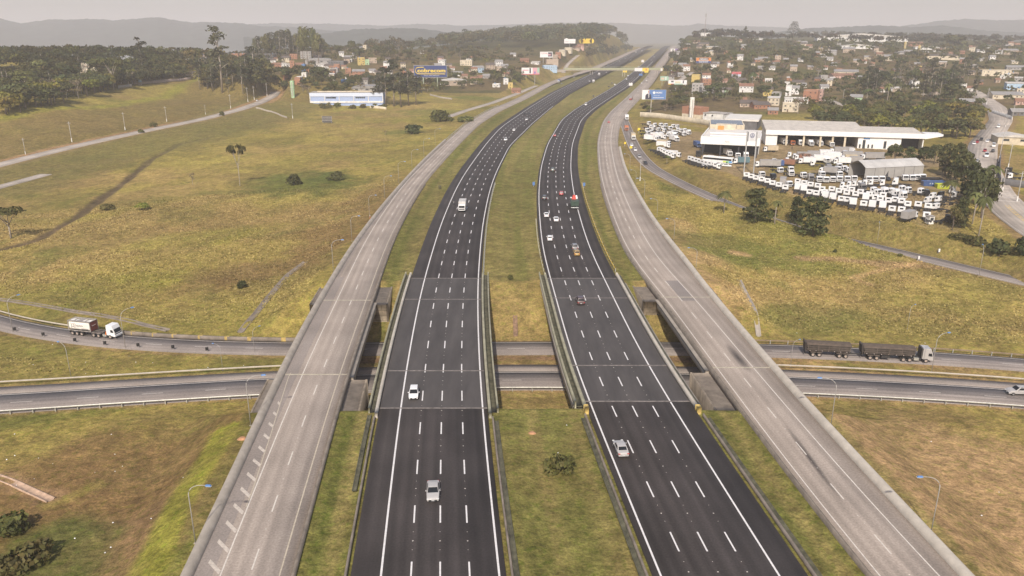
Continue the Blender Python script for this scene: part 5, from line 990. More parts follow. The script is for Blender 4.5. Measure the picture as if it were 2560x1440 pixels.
# bus
t = empty('bus'); a, b2 = G(1758, 404), G(1832, 411); hd = math.atan2(*(b2 - a)[[1, 0]]); L = float(np.hypot(*(b2 - a)[:2]))
MB().box(-1.25, 1.25, -L, 0, .4, 3.2).build('body', mat('bus_white', (.78, .77, .75), .35, .05), t, bevel=.14); MB().box(-1.27, 1.27, -L + .4, -.4, 1.7, 2.6).build('window_band', M_GLASS, t); MB().box(-1.15, 1.15, .0, .03, 1.3, 2.8).build('windscreen', M_GLASS, t); MB().box(-.9, .9, -L + 2, -L + 5, 3.2, 3.45).build('roof_unit', PAINT['white'], t)
for i, c in enumerate(((.55, .62, .12), (.25, .55, .25), (.08, .30, .62))): MB().box(-1.285, 1.285, -4.6 + i * 1.5, -3.1 + i * 1.5, .75, 1.55).build('painted_stripe', mat('bus_stripe_%d' % i, c, .4, .3), t)
for y in (-2.6, -L + 3.2):
    for s in (-1, 1): w = link('wheel', TW[0], t, M_TYRE); w.location = (s * 1.12, y, .5)
t.location = b2; t.rotation_euler = (0, 0, hd - math.pi / 2); tag(t, 'long white city bus with blue and green stripes parked before the showroom', 'bus')
# box truck and motorbike on the left black road; green tipper; others on the roads
def road_truck(ref, toward, px, py, key, lab, **k):
    p, a = road_at(ref, px, py); return put(truck_proto(key, **k), p, a + (math.pi if toward else 0), lab, 'truck', 'trucks on the roads')
road_truck(LCl, True, 1154.5, 531, 'roadbox', 'white box truck coming forward on the left black road', box=('silver', 3.5), length=7.6)
for px, py, l in ((1497,189,'white truck nearest the footbridge on the left road'),(1483,207,'white truck coming from the footbridge on the left road'),(1589,133,'white truck far beyond the footbridge near the cut'),(1604,129,'pale truck beside the far white truck')): road_truck(LCl, True, px, py, 'roadbox', l)
road_truck(LLl, True, 1396, 207, 'darkbox', 'black box truck with white cab on the left collector', box=('blue', 3.6), length=10, axles=(-1.3, -7.6, -8.9))
t = empty('tipper_truck'); truck_parts(t, col='white', length=7.2, axles=(-1.3, -5.2, -6.4)); M_TG = mat('tipper_green', (.045, .075, .055), .6, .3)
MB().frus(-1.2, 1.2, -7.3, -2.2, 1.1, -1.32, 1.32, -7.4, -2.1, 2.6).build('tipper_body', M_TG, t); MB().box(-1.2, 1.2, -7.5, -7.42, .55, .75).build('bumper', M_HEAD, t)
r = np.random.default_rng(3); MB().frus(-.9, .5, -4.4, -2.6, 2.6, -.5, .3, -4.0, -2.9, 3.9).build('red_load', mat('red_load', (.50, .05, .03), .6, .2), t, bevel=.15); MB().frus(.3, 1.1, -3.4, -2.3, 2.6, .4, .9, -3.2, -2.5, 3.7).build('white_load', PAINT['white'], t, bevel=.12)
p, a = road_at(RCl, 1434, 512); t.location = p; t.scale = (1.15,) * 3; t.rotation_euler = (0, 0, a - math.pi / 2); tag(t, 'green tipper truck carrying red and white scrap up the right black road', 'truck')
def ramp_truck(key, px, py, lab, rev=False, **k):
    q, a = on_poly(RAMP, px, py, None, None, None, None); return put(truck_proto(key, **k), q + np.array([math.cos(a), math.sin(a), 0]) * 3, a, lab, 'truck', 'trucks on the roads')
ramp_truck('carrier', 1567, 300, 'white and blue truck stack leaving the collector for the ramp', box=('white', 3.6), length=9); ramp_truck('orangebox', 1566, 327, 'truck with orange slatted box on the ramp', col='orange', box=('orange', 3.3), length=7); ramp_truck('beigebox', 1583, 350, 'truck with tall beige box on the ramp', col='white', box=('beige', 3.9), length=8.5)
t = empty('tanker_truck'); truck_parts(t, col='red', length=12, axles=(-1.3, -4.6, -9.6, -10.8)); MB().tube([(0, -11.8, 2.2), (0, -2.6, 2.2)], 1.15, 14).build('tank', mat('grey_tank', (.32, .30, .28), .4, .2), t, smooth=False); MB().box(-1.2, 1.2, -12.2, -11.9, .6, 1.5).build('red_tailboard', PAINT['red'], t)
p, a = road_at(RRl, 1574, 250); p[0] += 1; t.location = p + np.array([math.cos(a), math.sin(a), 0]) * 9; t.rotation_euler = (0, 0, a - math.pi / 2); tag(t, 'grey tanker truck with red tail on the right collector road', 'truck')

# ------------------------------------------------------------------ lettering
def letters(s, size, m, parent, loc, rot=(math.pi / 2, 0, 0), name='lettering', extrude=.01, width=None, bold=0.0):
    cu = bpy.data.curves.new(name, 'FONT'); cu.body = s; cu.size = size; cu.extrude = extrude; cu.align_x = 'CENTER'; cu.align_y = 'CENTER'; cu.offset = bold; cu.resolution_u = 3
    tmp = bpy.data.objects.new(name, cu); COL.objects.link(tmp); me = bpy.data.meshes.new_from_object(tmp.evaluated_get(bpy.context.evaluated_depsgraph_get())); bpy.data.objects.remove(tmp)
    o = link(name, me, parent, m); o.location = loc; o.rotation_euler = rot
    if width: xs = [v.co.x for v in me.vertices]; o.scale = (width / (max(xs) - min(xs)), 1, 1)
    return o
# the white tanker truck on the far underpass road (seen from its right hand side, driving right)
M_TANK = mat('white_tank', (.74, .70, .63), .4, .08, .8); M_FR = mat('tank_frame', (.30, .27, .24), .7, .3); M_REDP = mat('dark_red_panel', (.16, .035, .03), .6, .25); M_INK = mat('dark_ink', (.06, .055, .055), .7, .1); M_WINK = mat('pale_ink', (.70, .60, .55), .7, .1)
M_RIMP = mat('dusty_rim', (.36, .29, .24), .7, .3)
def add_wheels(t, ys, rimm=None):
    for y in ys:
        for s in (-1, 1): w = link('wheel', TW[0], t, mat('dusty_tyre', (.10, .085, .075), .9, .3)); w.location = (s * 1.05, y, .5); link('rim', TW[1], w, rimm or M_RIMP)
t = empty('tanker_truck'); truck_parts(t, col='white', sleeper=True, length=6.4, axles=()); add_wheels(t, (-1.35, -4.6, -5.95))
for y in (-4.6, -5.95): MB().box(-1.25, 1.25, y - .6, y + .6, 1.02, 1.1).build('mudguard', mat('dusty_guard', (.20, .165, .14), .9, .3), t)
MB().box(-1.2, -.6, -3.4, -2.4, .5, 1.0).box(.6, 1.2, -3.4, -2.4, .5, 1.0).build('fuel_tank', M_STEEL, t)
MB().prism([(.02, .62), (.12, .62), (.12, 1.0), (.05, 1.1), (.0, 1.1)], -1.2, 1.2, 'x').build('bumper', PAINT['white'], t)
q0, q1 = -12.7, -6.6
sec = [(1.17 * math.copysign(abs(math.cos(a)) ** .55, math.cos(a)), 2.48 + 1.12 * math.copysign(abs(math.sin(a)) ** .55, math.sin(a))) for a in np.linspace(0, 2 * math.pi, 25)[:-1]]
MB().prism(sec, q0 + .15, q1 - .02, 'y').build('tank', M_TANK, t, smooth=False)
fr = MB()
for x in (-1.22, 1.22):
    for z in (1.3, 3.66): fr.box(x - .07, x + .07, q0, q1, z - .07, z + .07)
    for y in (q0, q1): fr.box(x - .08, x + .08, y - .08, y + .08, 1.3, 3.7)
for y in np.linspace(q0, q1, 5): fr.box(-1.22, 1.22, y - .1, y + .1, 3.6, 3.70)
fr.box(-1.22, -.75, q0, q1, 3.62, 3.68).box(.75, 1.22, q0, q1, 3.62, 3.68).box(-.75, .75, q0 + 2.2, q0 + 3.6, 3.6, 3.67).build('tank_frame', M_FR, t); MB().box(-1.14, 1.14, q1 - .01, q1 + .07, 1.35, 3.6).build('front_panel', M_REDP, t)
mb = MB()
for s in (-.5, .5): mb.box(s - .08, s + .08, q0 + .2, -4.2, 1.05, 1.28)
mb.box(-1.15, 1.15, q0, q0 + .1, .6, 1.1).box(-1.2, 1.2, q0 + .1, -7.2, 1.2, 1.28).build('trailer_frame', M_CHAS, t); add_wheels(t, (-11.9, -10.6, -9.3))
for s in (1, -1):
    rz = math.pi / 2 if s > 0 else -math.pi / 2
    letters('Depetris', .62, M_INK, t, (s * 1.19, q0 + (2.95 if s > 0 else 3.1), 2.55), (math.pi / 2, 0, rz), width=2.1)
    lg = MB(); yc = q0 + 1.25; e = .34; lo, hi = (1.175, 1.2) if s > 0 else (-1.2, -1.175)
    for (ya, yb, za, zb) in ((-e, e, -e - .04, -e + .04), (-e, e, e - .04, e + .04), (-e - .04, -e + .04, -e, e), (e - .04, e + .04, -e, e)): lg.box(lo, hi, yc + ya, yc + yb, 2.55 + za, 2.55 + zb)
    for sy in (-1, 1):
        for sz in (-1, 1): lg.box(lo, hi, yc + sy * .5 - .07, yc + sy * .5 + .07, 2.55 + sz * .5 - .07, 2.55 + sz * .5 + .07)
    lg.box(lo, hi, q0 + 3.6, q0 + 5.4, 1.82, 1.87).build('logo', M_INK, t)
letters('Depetris', .42, M_WINK, t, (0, q1 + .09, 2.65), (math.pi / 2, 0, math.pi), width=1.3)
MB().frus(1.0, 1.3, -2.55, -2.25, 1.0, 1.1, 1.2, -2.45, -2.35, 1.75).build('traffic_cone', mat('cone_orange', (.6, .16, .03), .6, .1), t)
a_, b_ = unp(288, 851, ZL), unp(176, 839, ZL); hd = math.atan2(a_[1] - b_[1], a_[0] - b_[0]); fx = unp(297, 849, ZL)
t.location = (fx[0] - .5, fx[1] + 1.15, ZL + .02); t.rotation_euler = (0, 0, hd - math.pi / 2); tag(t, 'white tanker truck with dark red front panel on the far underpass road', 'truck')
# the grey truck pulling two dark dump trailers
t = empty('dump_truck'); truck_parts(t, col='silver', sleeper=True, length=6.6, axles=()); add_wheels(t, (-1.35, -4.7, -6.0), mat('dirty_rim', (.10, .08, .065), .85, .3))
MB().box(-1.22, 1.22, -2.5, -2.28, 1.0, 3.3).build('air_deflector', mat('dark_deflector', (.07, .065, .06), .6, .2), t); MB().box(-1.22, -.7, -3.9, -2.9, .5, 1.05).box(.7, 1.22, -3.9, -2.9, .5, 1.05).build('fuel_tank', M_STEEL, t)
M_DUMP = mat('dirty_black_steel', (.062, .05, .042), .8, .55, 1.1); M_TARP = mat('brown_tarpaulin', (.100, .074, .054), .9, .3, 1.4, bump=.2)
def dump(y1, y0, tw):
    b = MB().frus(-1.05, 1.05, y0 + .5, y1 - .7, 1.35, -1.3, 1.3, y0, y1, 2.95).build('dump_body', M_DUMP, t); rb = MB()
    for y in np.linspace(y0 + .3, y1 - .4, 5):
        for s in (-1, 1): rb.hexa([(s * 1.07, y, 1.4), (s * 1.15, y, 1.4), (s * 1.15, y + .14, 1.4), (s * 1.07, y + .14, 1.4), (s * 1.28, y, 2.9), (s * 1.37, y, 2.9), (s * 1.37, y + .14, 2.9), (s * 1.28, y + .14, 2.9)])
    for z, w in ((1.9, 1.17), (2.4, 1.25), (2.9, 1.33)):
        for s in (-1, 1): rb.box(s * w - .05, s * w + .05, y0 + .1, y1 - .2, z - .05, z + .05)
    rb.build('rib', mat('rib_steel', (.105, .085, .07), .7, .4), b); MB().prism([(-1.34, 2.93), (1.34, 2.93), (1.1, 3.12), (0, 3.24), (-1.1, 3.12)], y0 + .05, y1 - .05, 'y').build('tarpaulin', M_TARP, t)
    MB().frus(-1.25, 1.25, y0 - .12, y0 + .1, 1.2, -1.34, 1.34, y0 - .35, y0 - .1, 3.35).build('tailgate', M_DUMP, t); f = MB()
    for s in (-.5, .5): f.box(s - .08, s + .08, y0 + .3, y1 + .2, 1.05, 1.34)
    f.box(-1.1, 1.1, y0 - .1, y0, .6, .85).build('trailer_frame', M_CHAS, t); add_wheels(t, tw, mat('dirty_rim', (.10, .08, .065), .85, .3))
    for y in tw: MB().box(-1.28, 1.28, y - .58, y + .58, 1.02, 1.08).build('mudguard', mat('dirty_guard', (.12, .095, .075), .9, .3), t)
    d = MB()
    for y in np.linspace(y0 + .8, y1 - 1, 7):
        for s in (-1, 1): d.box(s * 1.12 - .02, s * 1.12 + .02, y, y + .14, 1.40, 1.5)
    d.build('side_reflector', M_WINK, t)
dump(-3.6, -14.6, (-12.9, -11.55)); MB().box(-1.15, 1.15, -10.6, -8.8, .6, 1.15).build('tool_box', M_CHAS, t)
dump(-17.0, -26.6, (-25.0, -23.65, -19.4, -18.05)); MB().box(-.15, .15, -17.4, -14.2, .75, .95).build('drawbar', M_CHAS, t)
a_, b_ = unp(2325, 908, ZL), unp(2060, 893, ZL); hd = math.atan2(a_[1] - b_[1], a_[0] - b_[0]); fx = unp(2335, 909, ZL)
t.location = (fx[0] - .2, fx[1] + 1.2, ZL + .02); t.rotation_euler = (0, 0, hd - math.pi / 2); tag(t, 'silver truck pulling two dark tarpaulin covered dump trailers', 'truck')
# ------------------------------------------------------------------ houses
def brickmat():
    m, nt, b = nodes('hollow_brick'); b.inputs['Roughness'].default_value = .9; tc = N(nt, 'ShaderNodeTexCoord'); mp = N(nt, 'ShaderNodeMapping'); mp.inputs['Rotation'].default_value = (R(90), 0, 0); nt.links.new(tc.outputs['Object'], mp.inputs[0])
    br = N(nt, 'ShaderNodeTexBrick'); br.inputs['Scale'].default_value = 1.0; br.inputs['Brick Width'].default_value = .6; br.inputs['Row Height'].default_value = .4; br.inputs['Mortar Size'].default_value = .03
    br.inputs['Color1'].default_value = (.40, .17, .085, 1); br.inputs['Color2'].default_value = (.34, .145, .08, 1); br.inputs['Mortar'].default_value = (.30, .23, .18, 1); nt.links.new(mp.outputs[0], br.inputs['Vector'])
    no = N(nt, 'ShaderNodeTexNoise', i_Scale=.5, i_Detail=4.0); nt.links.new(tc.outputs['Object'], no.inputs['Vector']); mr = N(nt, 'ShaderNodeMapRange', i_To_Min=.7, i_To_Max=1.25); nt.links.new(no.outputs['Fac'], mr.inputs[0])
    c = mixc(nt, 'MULTIPLY', 1.0, br.outputs['Color'], (1, 1, 1, 1)); nt.links.new(mr.outputs[0], nt.nodes[-1].inputs[7]); nt.links.new(c, b.inputs['Base Color']); return m
WALL = {'o': ('orange brick', brickmat())}
for k, nm, c in (('w', 'white', (.68, .66, .62)), ('c', 'cream', (.58, .50, .37)), ('g', 'grey', (.34, .32, .30)), ('y', 'yellow', (.56, .42, .14)), ('b', 'light blue', (.38, .50, .62)), ('p', 'pink', (.50, .32, .26)), ('n', 'pale green', (.36, .50, .30)), ('t', 'tan', (.42, .33, .25)), ('k', 'dark grey', (.13, .125, .125)), ('u', 'blue', (.08, .20, .42))):
    WALL[k] = (nm, mat('wall_' + nm.replace(' ', '_'), c, .85, .22, .45, rnd=.08))
def corr(name, rgb, sc=1.2, amt=.16):
    m, nt, b = nodes(name); b.inputs['Roughness'].default_value = .6; tc = N(nt, 'ShaderNodeTexCoord'); wv = N(nt, 'ShaderNodeTexWave', i_Scale=sc, i_Distortion=.2); nt.links.new(tc.outputs['Object'], wv.inputs['Vector'])
    no = N(nt, 'ShaderNodeTexNoise', i_Scale=.35, i_Detail=6.0, i_Roughness=.7); nt.links.new(tc.outputs['Object'], no.inputs['Vector'])
    m1 = N(nt, 'ShaderNodeMapRange', i_To_Min=1 - amt, i_To_Max=1 + amt * .4); nt.links.new(wv.outputs['Fac'], m1.inputs[0]); m2 = N(nt, 'ShaderNodeMapRange', i_To_Min=.72, i_To_Max=1.2); m2.inputs[1].default_value = .3; m2.inputs[2].default_value = .7; nt.links.new(no.outputs['Fac'], m2.inputs[0])
    mu = N(nt, 'ShaderNodeMath', operation='MULTIPLY'); nt.links.new(m1.outputs[0], mu.inputs[0]); nt.links.new(m2.outputs[0], mu.inputs[1]); hs = N(nt, 'ShaderNodeHueSaturation'); hs.inputs['Color'].default_value = (*rgb, 1); nt.links.new(mu.outputs[0], hs.inputs['Value']); nt.links.new(hs.outputs[0], b.inputs['Base Color']); return m
ROOF = {'f': ('flat', mat('flat_roof', (.36, .33, .30), .9, .35, .5, rnd=.15)), 't': ('tiled', corr('terracotta_tiles', (.28, .145, .09), 2.5, .3)), 'd': ('dark', corr('dark_tiles', (.13, .105, .09), 1.5, .2)), 'm': ('pale metal', corr('pale_metal_roof', (.58, .54, .48), .8, .14)), 'g': ('grey sheet', corr('grey_sheet_roof', (.30, .285, .27), .9, .18))}
M_WIN = mat('window_dark', (.045, .05, .055), .2, .3, 1); M_DOOR = mat('door_brown', (.13, .085, .06), .7, .2); M_TANKB = mat('blue_water_tank', (.08, .22, .42), .5, .1)
WME = MB().box(-.6, .6, -.05, .04, -.5, .5).mesh('window'); DME = MB().box(-.45, .45, -.05, .04, 0, 2.05).mesh('door')
HN = [0]
def house(px, py, wpx, st, wall, roof, where, ratio=.85, yaw=None, wins=True, tank=None, lab=None, cat='house', name='house'):
    r = random.Random(HN[0] * 7 + 3); HN[0] += 1; p = G(px, py); dep = proj(p)[2]; w = max(4.2, wpx * dep / F); d = min(max(w * ratio, 5), 16) if w < 30 else w * ratio; h = st * 2.85 + .25
    face = math.atan2(p[0], p[1]); rz = -face * .6 + (R(r.uniform(-16, 16)) if yaw is None else R(yaw)); t = empty(name, p, rz); X = w / 2
    HOUSEPOS.append((p[0] - math.sin(rz) * d / 2, p[1] + math.cos(rz) * d / 2, max(w, d) * .62 + 1.5))
    wn, wm = WALL[wall]; rn, rm = ROOF[roof]
    if roof == 'f':
        MB().box(-X, X, 0, d, -3.5, h).build('wall', wm, t); MB().box(-X - .15, X + .15, -.15, d + .15, h, h + .16).build('roof', rm, t); q = MB()
        for a in ((-X, X, -.02, .14), (-X, X, d - .14, d + .02)): q.box(a[0], a[1], a[2], a[3], h + .16, h + .75)
        for a in (-X - .02, X - .12): q.box(a, a + .14, .14, d - .14, h + .16, h + .75)
        q.build('parapet', wm, t)
        if (tank if tank is not None else r.random() < .4): a = r.uniform(-X * .5, X * .5); MB().tube([(a, d * .6, h + .16), (a, d * .6, h + 1.5)], .7, 10, .62).build('water_tank', M_TANKB, t)
    elif roof in 'tdg':
        rh = min(2.2, d * .2 + .5); MB().box(-X, X, 0, d, -3.5, h).prism([(0, h), (d, h), (d / 2, h + rh)], -X, X, 'x').build('wall', wm, t); e = .45; sl = rh / (d / 2); q = MB()
        for s in (-1, 1):
            y0 = d / 2 + s * (d / 2 + e); z0 = h - e * sl; q.hexa([(-X - e, d / 2, h + rh + .02), (X + e, d / 2, h + rh + .02), (X + e, y0, z0 + .02), (-X - e, y0, z0 + .02), (-X - e, d / 2, h + rh + .16), (X + e, d / 2, h + rh + .16), (X + e, y0, z0 + .16), (-X - e, y0, z0 + .16)])
        q.build('roof', rm, t)
    else:
        MB().hexa([(-X, 0, -3.5), (X, 0, -3.5), (X, d, -3.5), (-X, d, -3.5), (-X, 0, h), (X, 0, h), (X, d, h + .9), (-X, d, h + .9)]).build('wall', wm, t); MB().hexa([(-X - .3, -.4, h - .03), (X + .3, -.4, h - .03), (X + .3, d + .3, h + .95), (-X - .3, d + .3, h + .95), (-X - .3, -.4, h + .12), (X + .3, -.4, h + .12), (X + .3, d + .3, h + 1.1), (-X - .3, d + .3, h + 1.1)]).build('roof', rm, t)
    if wins:
        n = max(1, min(7, int(w / 3.0)))
        for s in range(st):
            for i in range(n):
                if r.random() < .15: continue
                o = link('window', WME, t, M_WIN); o.location = (-X + (i + .5) * w / n + r.uniform(-.2, .2), 0, s * 2.85 + 1.65); o.scale = (r.uniform(.8, 1.2), 1, r.uniform(.85, 1.1))
            for sd in (-1, 1):
                if r.random() < .6: o = link('window', WME, t, M_WIN); o.location = (sd * X, d * .5, s * 2.85 + 1.65); o.rotation_euler = (0, 0, sd * math.pi / 2)
        o = link('door', DME, t, M_DOOR); o.location = (-X + w / (2 * n) * (1 if n < 2 else 2), -.01, .02)
    size = {1: 'low', 2: 'two storey', 3: 'tall three storey'}.get(st, 'tall'); tag(t, lab or f'{size} {wn} house with {rn} roof {where}', cat, 'houses ' + where); return t
A1, A2, A3, A4, A5 = 'left of the highway', 'on the left hilltop', 'on the ridge by the footbridge', 'on the right hill', 'at the far right'
for q in ((714,156,19,2,'c','d'),(734,148,18,2,'o','f'),(765,147,26,3,'g','f'),(731,171,11,3,'o','f'),(759,180,9,3,'u','f'),(769,182,9,2,'o','f'),(692,168,26,1,'o','t'),(716,168,24,1,'w','m'),(748,168,20,1,'t','t'),(797,168,25,1,'w','m'),(820,171,18,1,'w','d'),(842,174,14,2,'o','f'),(836,184,18,2,'g','f'),(871,184,14,2,'o','f'),(897,191,30,2,'o','g'),(880,194,14,1,'o','f'),(904,163,17,3,'y','f'),(918,162,10,2,'n','f'),(932,158,20,2,'t','f'),(854,143,12,2,'w','g'),(795,148,18,1,'t','d'),(868,158,14,2,'t','d'),
          (947,187,20,1,'c','d'),(1010,191,11,2,'o','f'),(1102,155,14,2,'p','d'),(1197,182,28,2,'b','g'),(1227,174,22,2,'t','d'),(1180,179,16,1,'p','t'),(1190,211,28,2,'c','t'),(1140,190,28,1,'w','g'),(1240,218,18,1,'w','f'),(1265,211,12,2,'w','f'),(1276,223,12,2,'y','f'),(1055,134,10,1,'w','m'),(905,124,12,1,'w','g'),(922,114,20,1,'w','m'),(912,124,9,2,'c','f'),(1311,155,22,1,'o','t'),(1337,161,20,1,'w','m'),(1290,233,22,1,'o','t'),(960,176,14,1,'o','t'),(975,186,12,1,'w','g'),(1160,196,18,1,'t','t'),(1215,196,18,1,'g','g'),(780,158,14,1,'o','t'),(860,172,12,1,'c','t'),(1030,182,12,1,'p','t'),(826,196,12,1,'t','f'),(760,192,12,1,'w','f'),(690,152,10,1,'c','t'),(705,180,12,1,'o','f')): house(*q, A1)
house(678,147,28,2,'k','f',A1, lab='dark grey building with a white banner strip on top, left of the highway'); house(840,166,40,2,'k','f',A1, lab='long dark grey block beside the arched warehouse')
t = house(1165,164,30,2,'c','f',A1, lab='cream two storey building with rows of windows on the wooded hillside', cat='building')
for q in ((475,144,28,2,'o','f'),(510,144,18,2,'o','f'),(588,146,16,2,'o','f'),(607,146,13,2,'o','f'),(430,147,14,1,'w','g'),(449,146,12,1,'t','f'),(560,147,12,1,'c','f')): house(*q, A2)
house(488,192,46,1,'c','d','on the crest of the left hill', .4); house(530,187,22,1,'w','g','on the crest of the left hill')
for q in ((1395,141,13,2,'o','f'),(1405,135,15,2,'c','f'),(1420,129,17,2,'c','f'),(1440,123,18,1,'t','t'),(1452,122,16,2,'p','t'),(1466,126,10,2,'p','f'),(1480,124,10,1,'w','f'),(1492,122,11,1,'c','f'),(1388,148,12,2,'t','f')): house(*q, A3)
house(1376,176,34,2,'b','f',A3, yaw=8, lab='light blue two storey building with white trim at the left end of the footbridge', cat='building'); house(1381,160,30,2,'t','f',A3, yaw=8, wins=False, lab='windowless tan building behind the light blue one by the footbridge', cat='building')
for q in ((1781,122,34,1,'c','m'),(1760,114,26,1,'t','d'),(1791,130,20,2,'t','d'),(1768,142,14,2,'t','f'),(1835,152,14,1,'t','t'),(1912,153,30,1,'t','g'),(1689,174,20,1,'w','m'),(1712,176,15,2,'w','g'),(1688,162,10,1,'w','t'),(1742,174,8,1,'w','g'),(1766,201,20,2,'w','t'),(1767,213,22,2,'o','f'),(1742,234,26,3,'g','f'),(1771,236,34,2,'g','f'),(1816,233,22,1,'n','d'),(1865,231,34,2,'w','t'),(1918,240,22,2,'y','d'),(1940,241,22,1,'g','f'),(1852,208,28,1,'t','d'),(1702,192,14,1,'g','g'),(1890,202,12,1,'c','t'),(1904,208,12,1,'o','f'),(1764,90,24,2,'w','f'),(1777,84,14,3,'w','f'),(1895,100,22,1,'w','m'),(1922,96,14,1,'w','g'),(1800,150,11,1,'w','g'),(1822,182,10,1,'c','t'),(1712,128,10,1,'w','t'),(1860,118,12,1,'w','g'),(1840,196,14,1,'w','d'),(1985,122,12,1,'w','g'),(1812,208,12,1,'p','t'),(1880,178,12,1,'t','t')): house(*q, A4)
house(1738,209,20,3,'y','f',A4, lab='tall orange yellow building below the orange and blue billboard', wins=False, cat='building')
A6 = 'on the slope behind the dealership'
for q in ((1995,214,28,1,'c','d'),(1970,240,14,3,'w','f'),(1985,236,22,2,'w','g'),(1990,258,56,1,'w','f'),(1975,280,38,2,'c','f'),(1932,264,28,2,'c','m'),(1932,286,24,1,'o','g'),(2062,224,20,1,'w','g'),(1905,272,40,1,'o','d'),(1870,268,40,1,'t','d'),(1858,258,16,1,'c','t')): house(*q, A6)
house(2024,254,34,3,'o','f',A6, yaw=-18, lab='tall orange brick flats with balconies above the green trees', cat='building'); house(2045,252,18,3,'p','f',A6, yaw=-18, lab='tall pink flats joined to the orange brick flats', cat='building')
for q in ((2112,196,58,1,'p','t'),(2115,186,56,1,'c','g'),(2062,174,13,1,'w','t'),(2002,154,12,1,'w','g'),(2122,132,28,2,'t','g'),(2222,152,24,2,'c','g'),(2242,148,13,1,'c','t'),(2287,116,32,2,'o','t'),(2310,145,18,1,'o','t'),(2297,167,20,1,'y','g'),(2430,126,14,2,'c','t'),(2452,132,18,1,'w','g'),(2502,124,22,1,'o','t'),(2485,134,28,1,'w','m'),(2527,136,32,2,'t','g'),(2140,252,28,1,'n','g'),(2417,264,34,1,'o','g'),(2545,290,30,1,'k','g'),(2520,246,70,1,'c','g'),(2550,240,18,2,'c','f'),(2552,262,24,1,'p','t'),(2345,130,20,1,'w','t'),(2270,132,18,1,'g','m'),(2200,140,16,1,'t','t'),(2470,118,14,1,'w','f'),(2405,135,12,1,'o','t'),(2085,165,12,1,'w','g'),(2180,165,12,1,'t','t'),(2545,112,14,1,'o','f'),(2510,136,12,2,'w','f'),(2440,140,12,1,'p','f')): house(*q, A5)
house(2490,190,68,2,'c','f',A5, .35, lab='long cream two storey block with dark windows at the right', cat='building'); house(2545,175,50,1,'g','g',A5, .5); house(2540,225,44,2,'b','m',A5, .6, wins=False, lab='pale blue metal warehouse cut by the right edge', cat='building')
def shed(px, py, wpx, hpx, wall, roof, lab, depth, yaw=0, cat='warehouse', name='warehouse', arch=False):
    p = G(px, py); dep = proj(p)[2]; w = wpx * dep / F; h = hpx * dep / F; t = empty(name, p, -math.atan2(p[0], p[1]) * .6 + R(yaw)); X = w / 2; HOUSEPOS.append((p[0], p[1] + depth / 2, max(w, depth) * .6))
    MB().box(-X, X, 0, depth, -4, h).build('wall', WALL[wall][1], t)
    if arch: pr = [(X * 1.02 * math.cos(a), h + .02 + X * arch * math.sin(a)) for a in np.linspace(0, math.pi, 14)]; MB().prism(pr, -.4, depth + .4, 'y').build('roof', ROOF[roof][1], t)
    else: MB().prism([(-X - .5, h + .02), (X + .5, h + .02), (0, h + 1 + w * .035)], -.5, depth + .5, 'y').build('roof', ROOF[roof][1], t)
    n = max(2, int(w / 8))
    for i in range(n): o = link('window', WME, t, M_WIN); o.location = (-X + (i + .5) * w / n, 0, h * .62); o.scale = (2.4, 1, 1.2)
    tag(t, lab, cat); return t
shed(796,160,64,9,'g','g','long warehouse with arched grey roof among the left houses',22, arch=.16); shed(1137,214,60,12,'t','m','metal roofed warehouse with orange wall below the blue billboard',26, 6); shed(918,230,78,9,'g','g','shed with wide curved grey roof behind the blue school building',26, arch=.14); shed(2155,104,212,11,'w','m','huge long white factory on the right skyline',60); shed(2145,122,78,7,'w','m','long white roofed warehouse on the far right',25); shed(2318,124,56,6,'w','m','white and cream warehouse below the orange building on the far right',20); shed(2365,150,88,10,'c','d','long cream building with brown roof on the far right',24); shed(2262,136,42,5,'g','g','low grey roofed warehouse on the far right',18)
t = shed(2535,362,74,18,'c','m','long cream commercial building with pale roof beside the avenue',16, 2)
rs = random.Random(5)
for k in range(170):
    for _ in range(40):
        if k < 48: px, py, wh = rs.uniform(675, 1300), rs.uniform(140, 215), A1
        else: px, py, wh = rs.uniform(1665, 2560), rs.uniform(100, 235), None
        if k >= 48: wh = A4 if px < 2050 else A5
        p_ = G(px, py)
        if p_[1] > 1900 or any((p_[0] - a) ** 2 + (p_[1] - b_) ** 2 < (c_ * .75) ** 2 for a, b_, c_ in HOUSEPOS) or float(at(EDGE['LL'][0], p_[1])) - 22 < p_[0] < float(at(EDGE['RR'][1], p_[1])) + 22: continue
        break
    house(px, py, rs.uniform(9, 17) * (1.1 if py > 150 else .95), rs.choice((1, 1, 2)), rs.choice('owwwcctggt'), rs.choice('tggfmmd'), wh)
# ------------------------------------------------------------------ blue and white school building
a, b2 = G(776, 258), G(958, 264); L = float(np.hypot(*(b2 - a)[:2])); rz = math.atan2(b2[1] - a[1], b2[0] - a[0]); t = empty('school_building', a, rz); HOUSEPOS += [(a[0] + (b2[0] - a[0]) * f, a[1] + 9, 13) for f in (.05, .28, .5, .72, .95)]
z2 = 8.6; M_SW = WALL['w'][1]; M_SB = mat('pale_blue_panel', (.33, .41, .60), .7, .12)
MB().box(0, L, .35, 19, -3, z2).build('wall', M_SB, t); MB().box(-.3, L + .3, -.1, .34, 5.6, z2).build('fascia', mat('blue_white_band', (.58, .63, .74), .7, .1), t); MB().box(-.3, L + .3, -.1, 19.3, z2 + .02, z2 + .3).build('roof', ROOF['f'][1], t); MB().box(-.3, L + .3, -.12, .34, 0.2, 1.6).build('lower_band', M_SW, t)
MB().box(L * .08, L * .9, 8, 10, z2 + .3, z2 + 1.0).build('skylight', WALL['c'][1], t)
for f in (0, .2, .4, .6, .8, 1): MB().box(f * L - .3, f * L + .3, -.2, .34, 1.6, 5.6).build('pillar', M_SW, t)
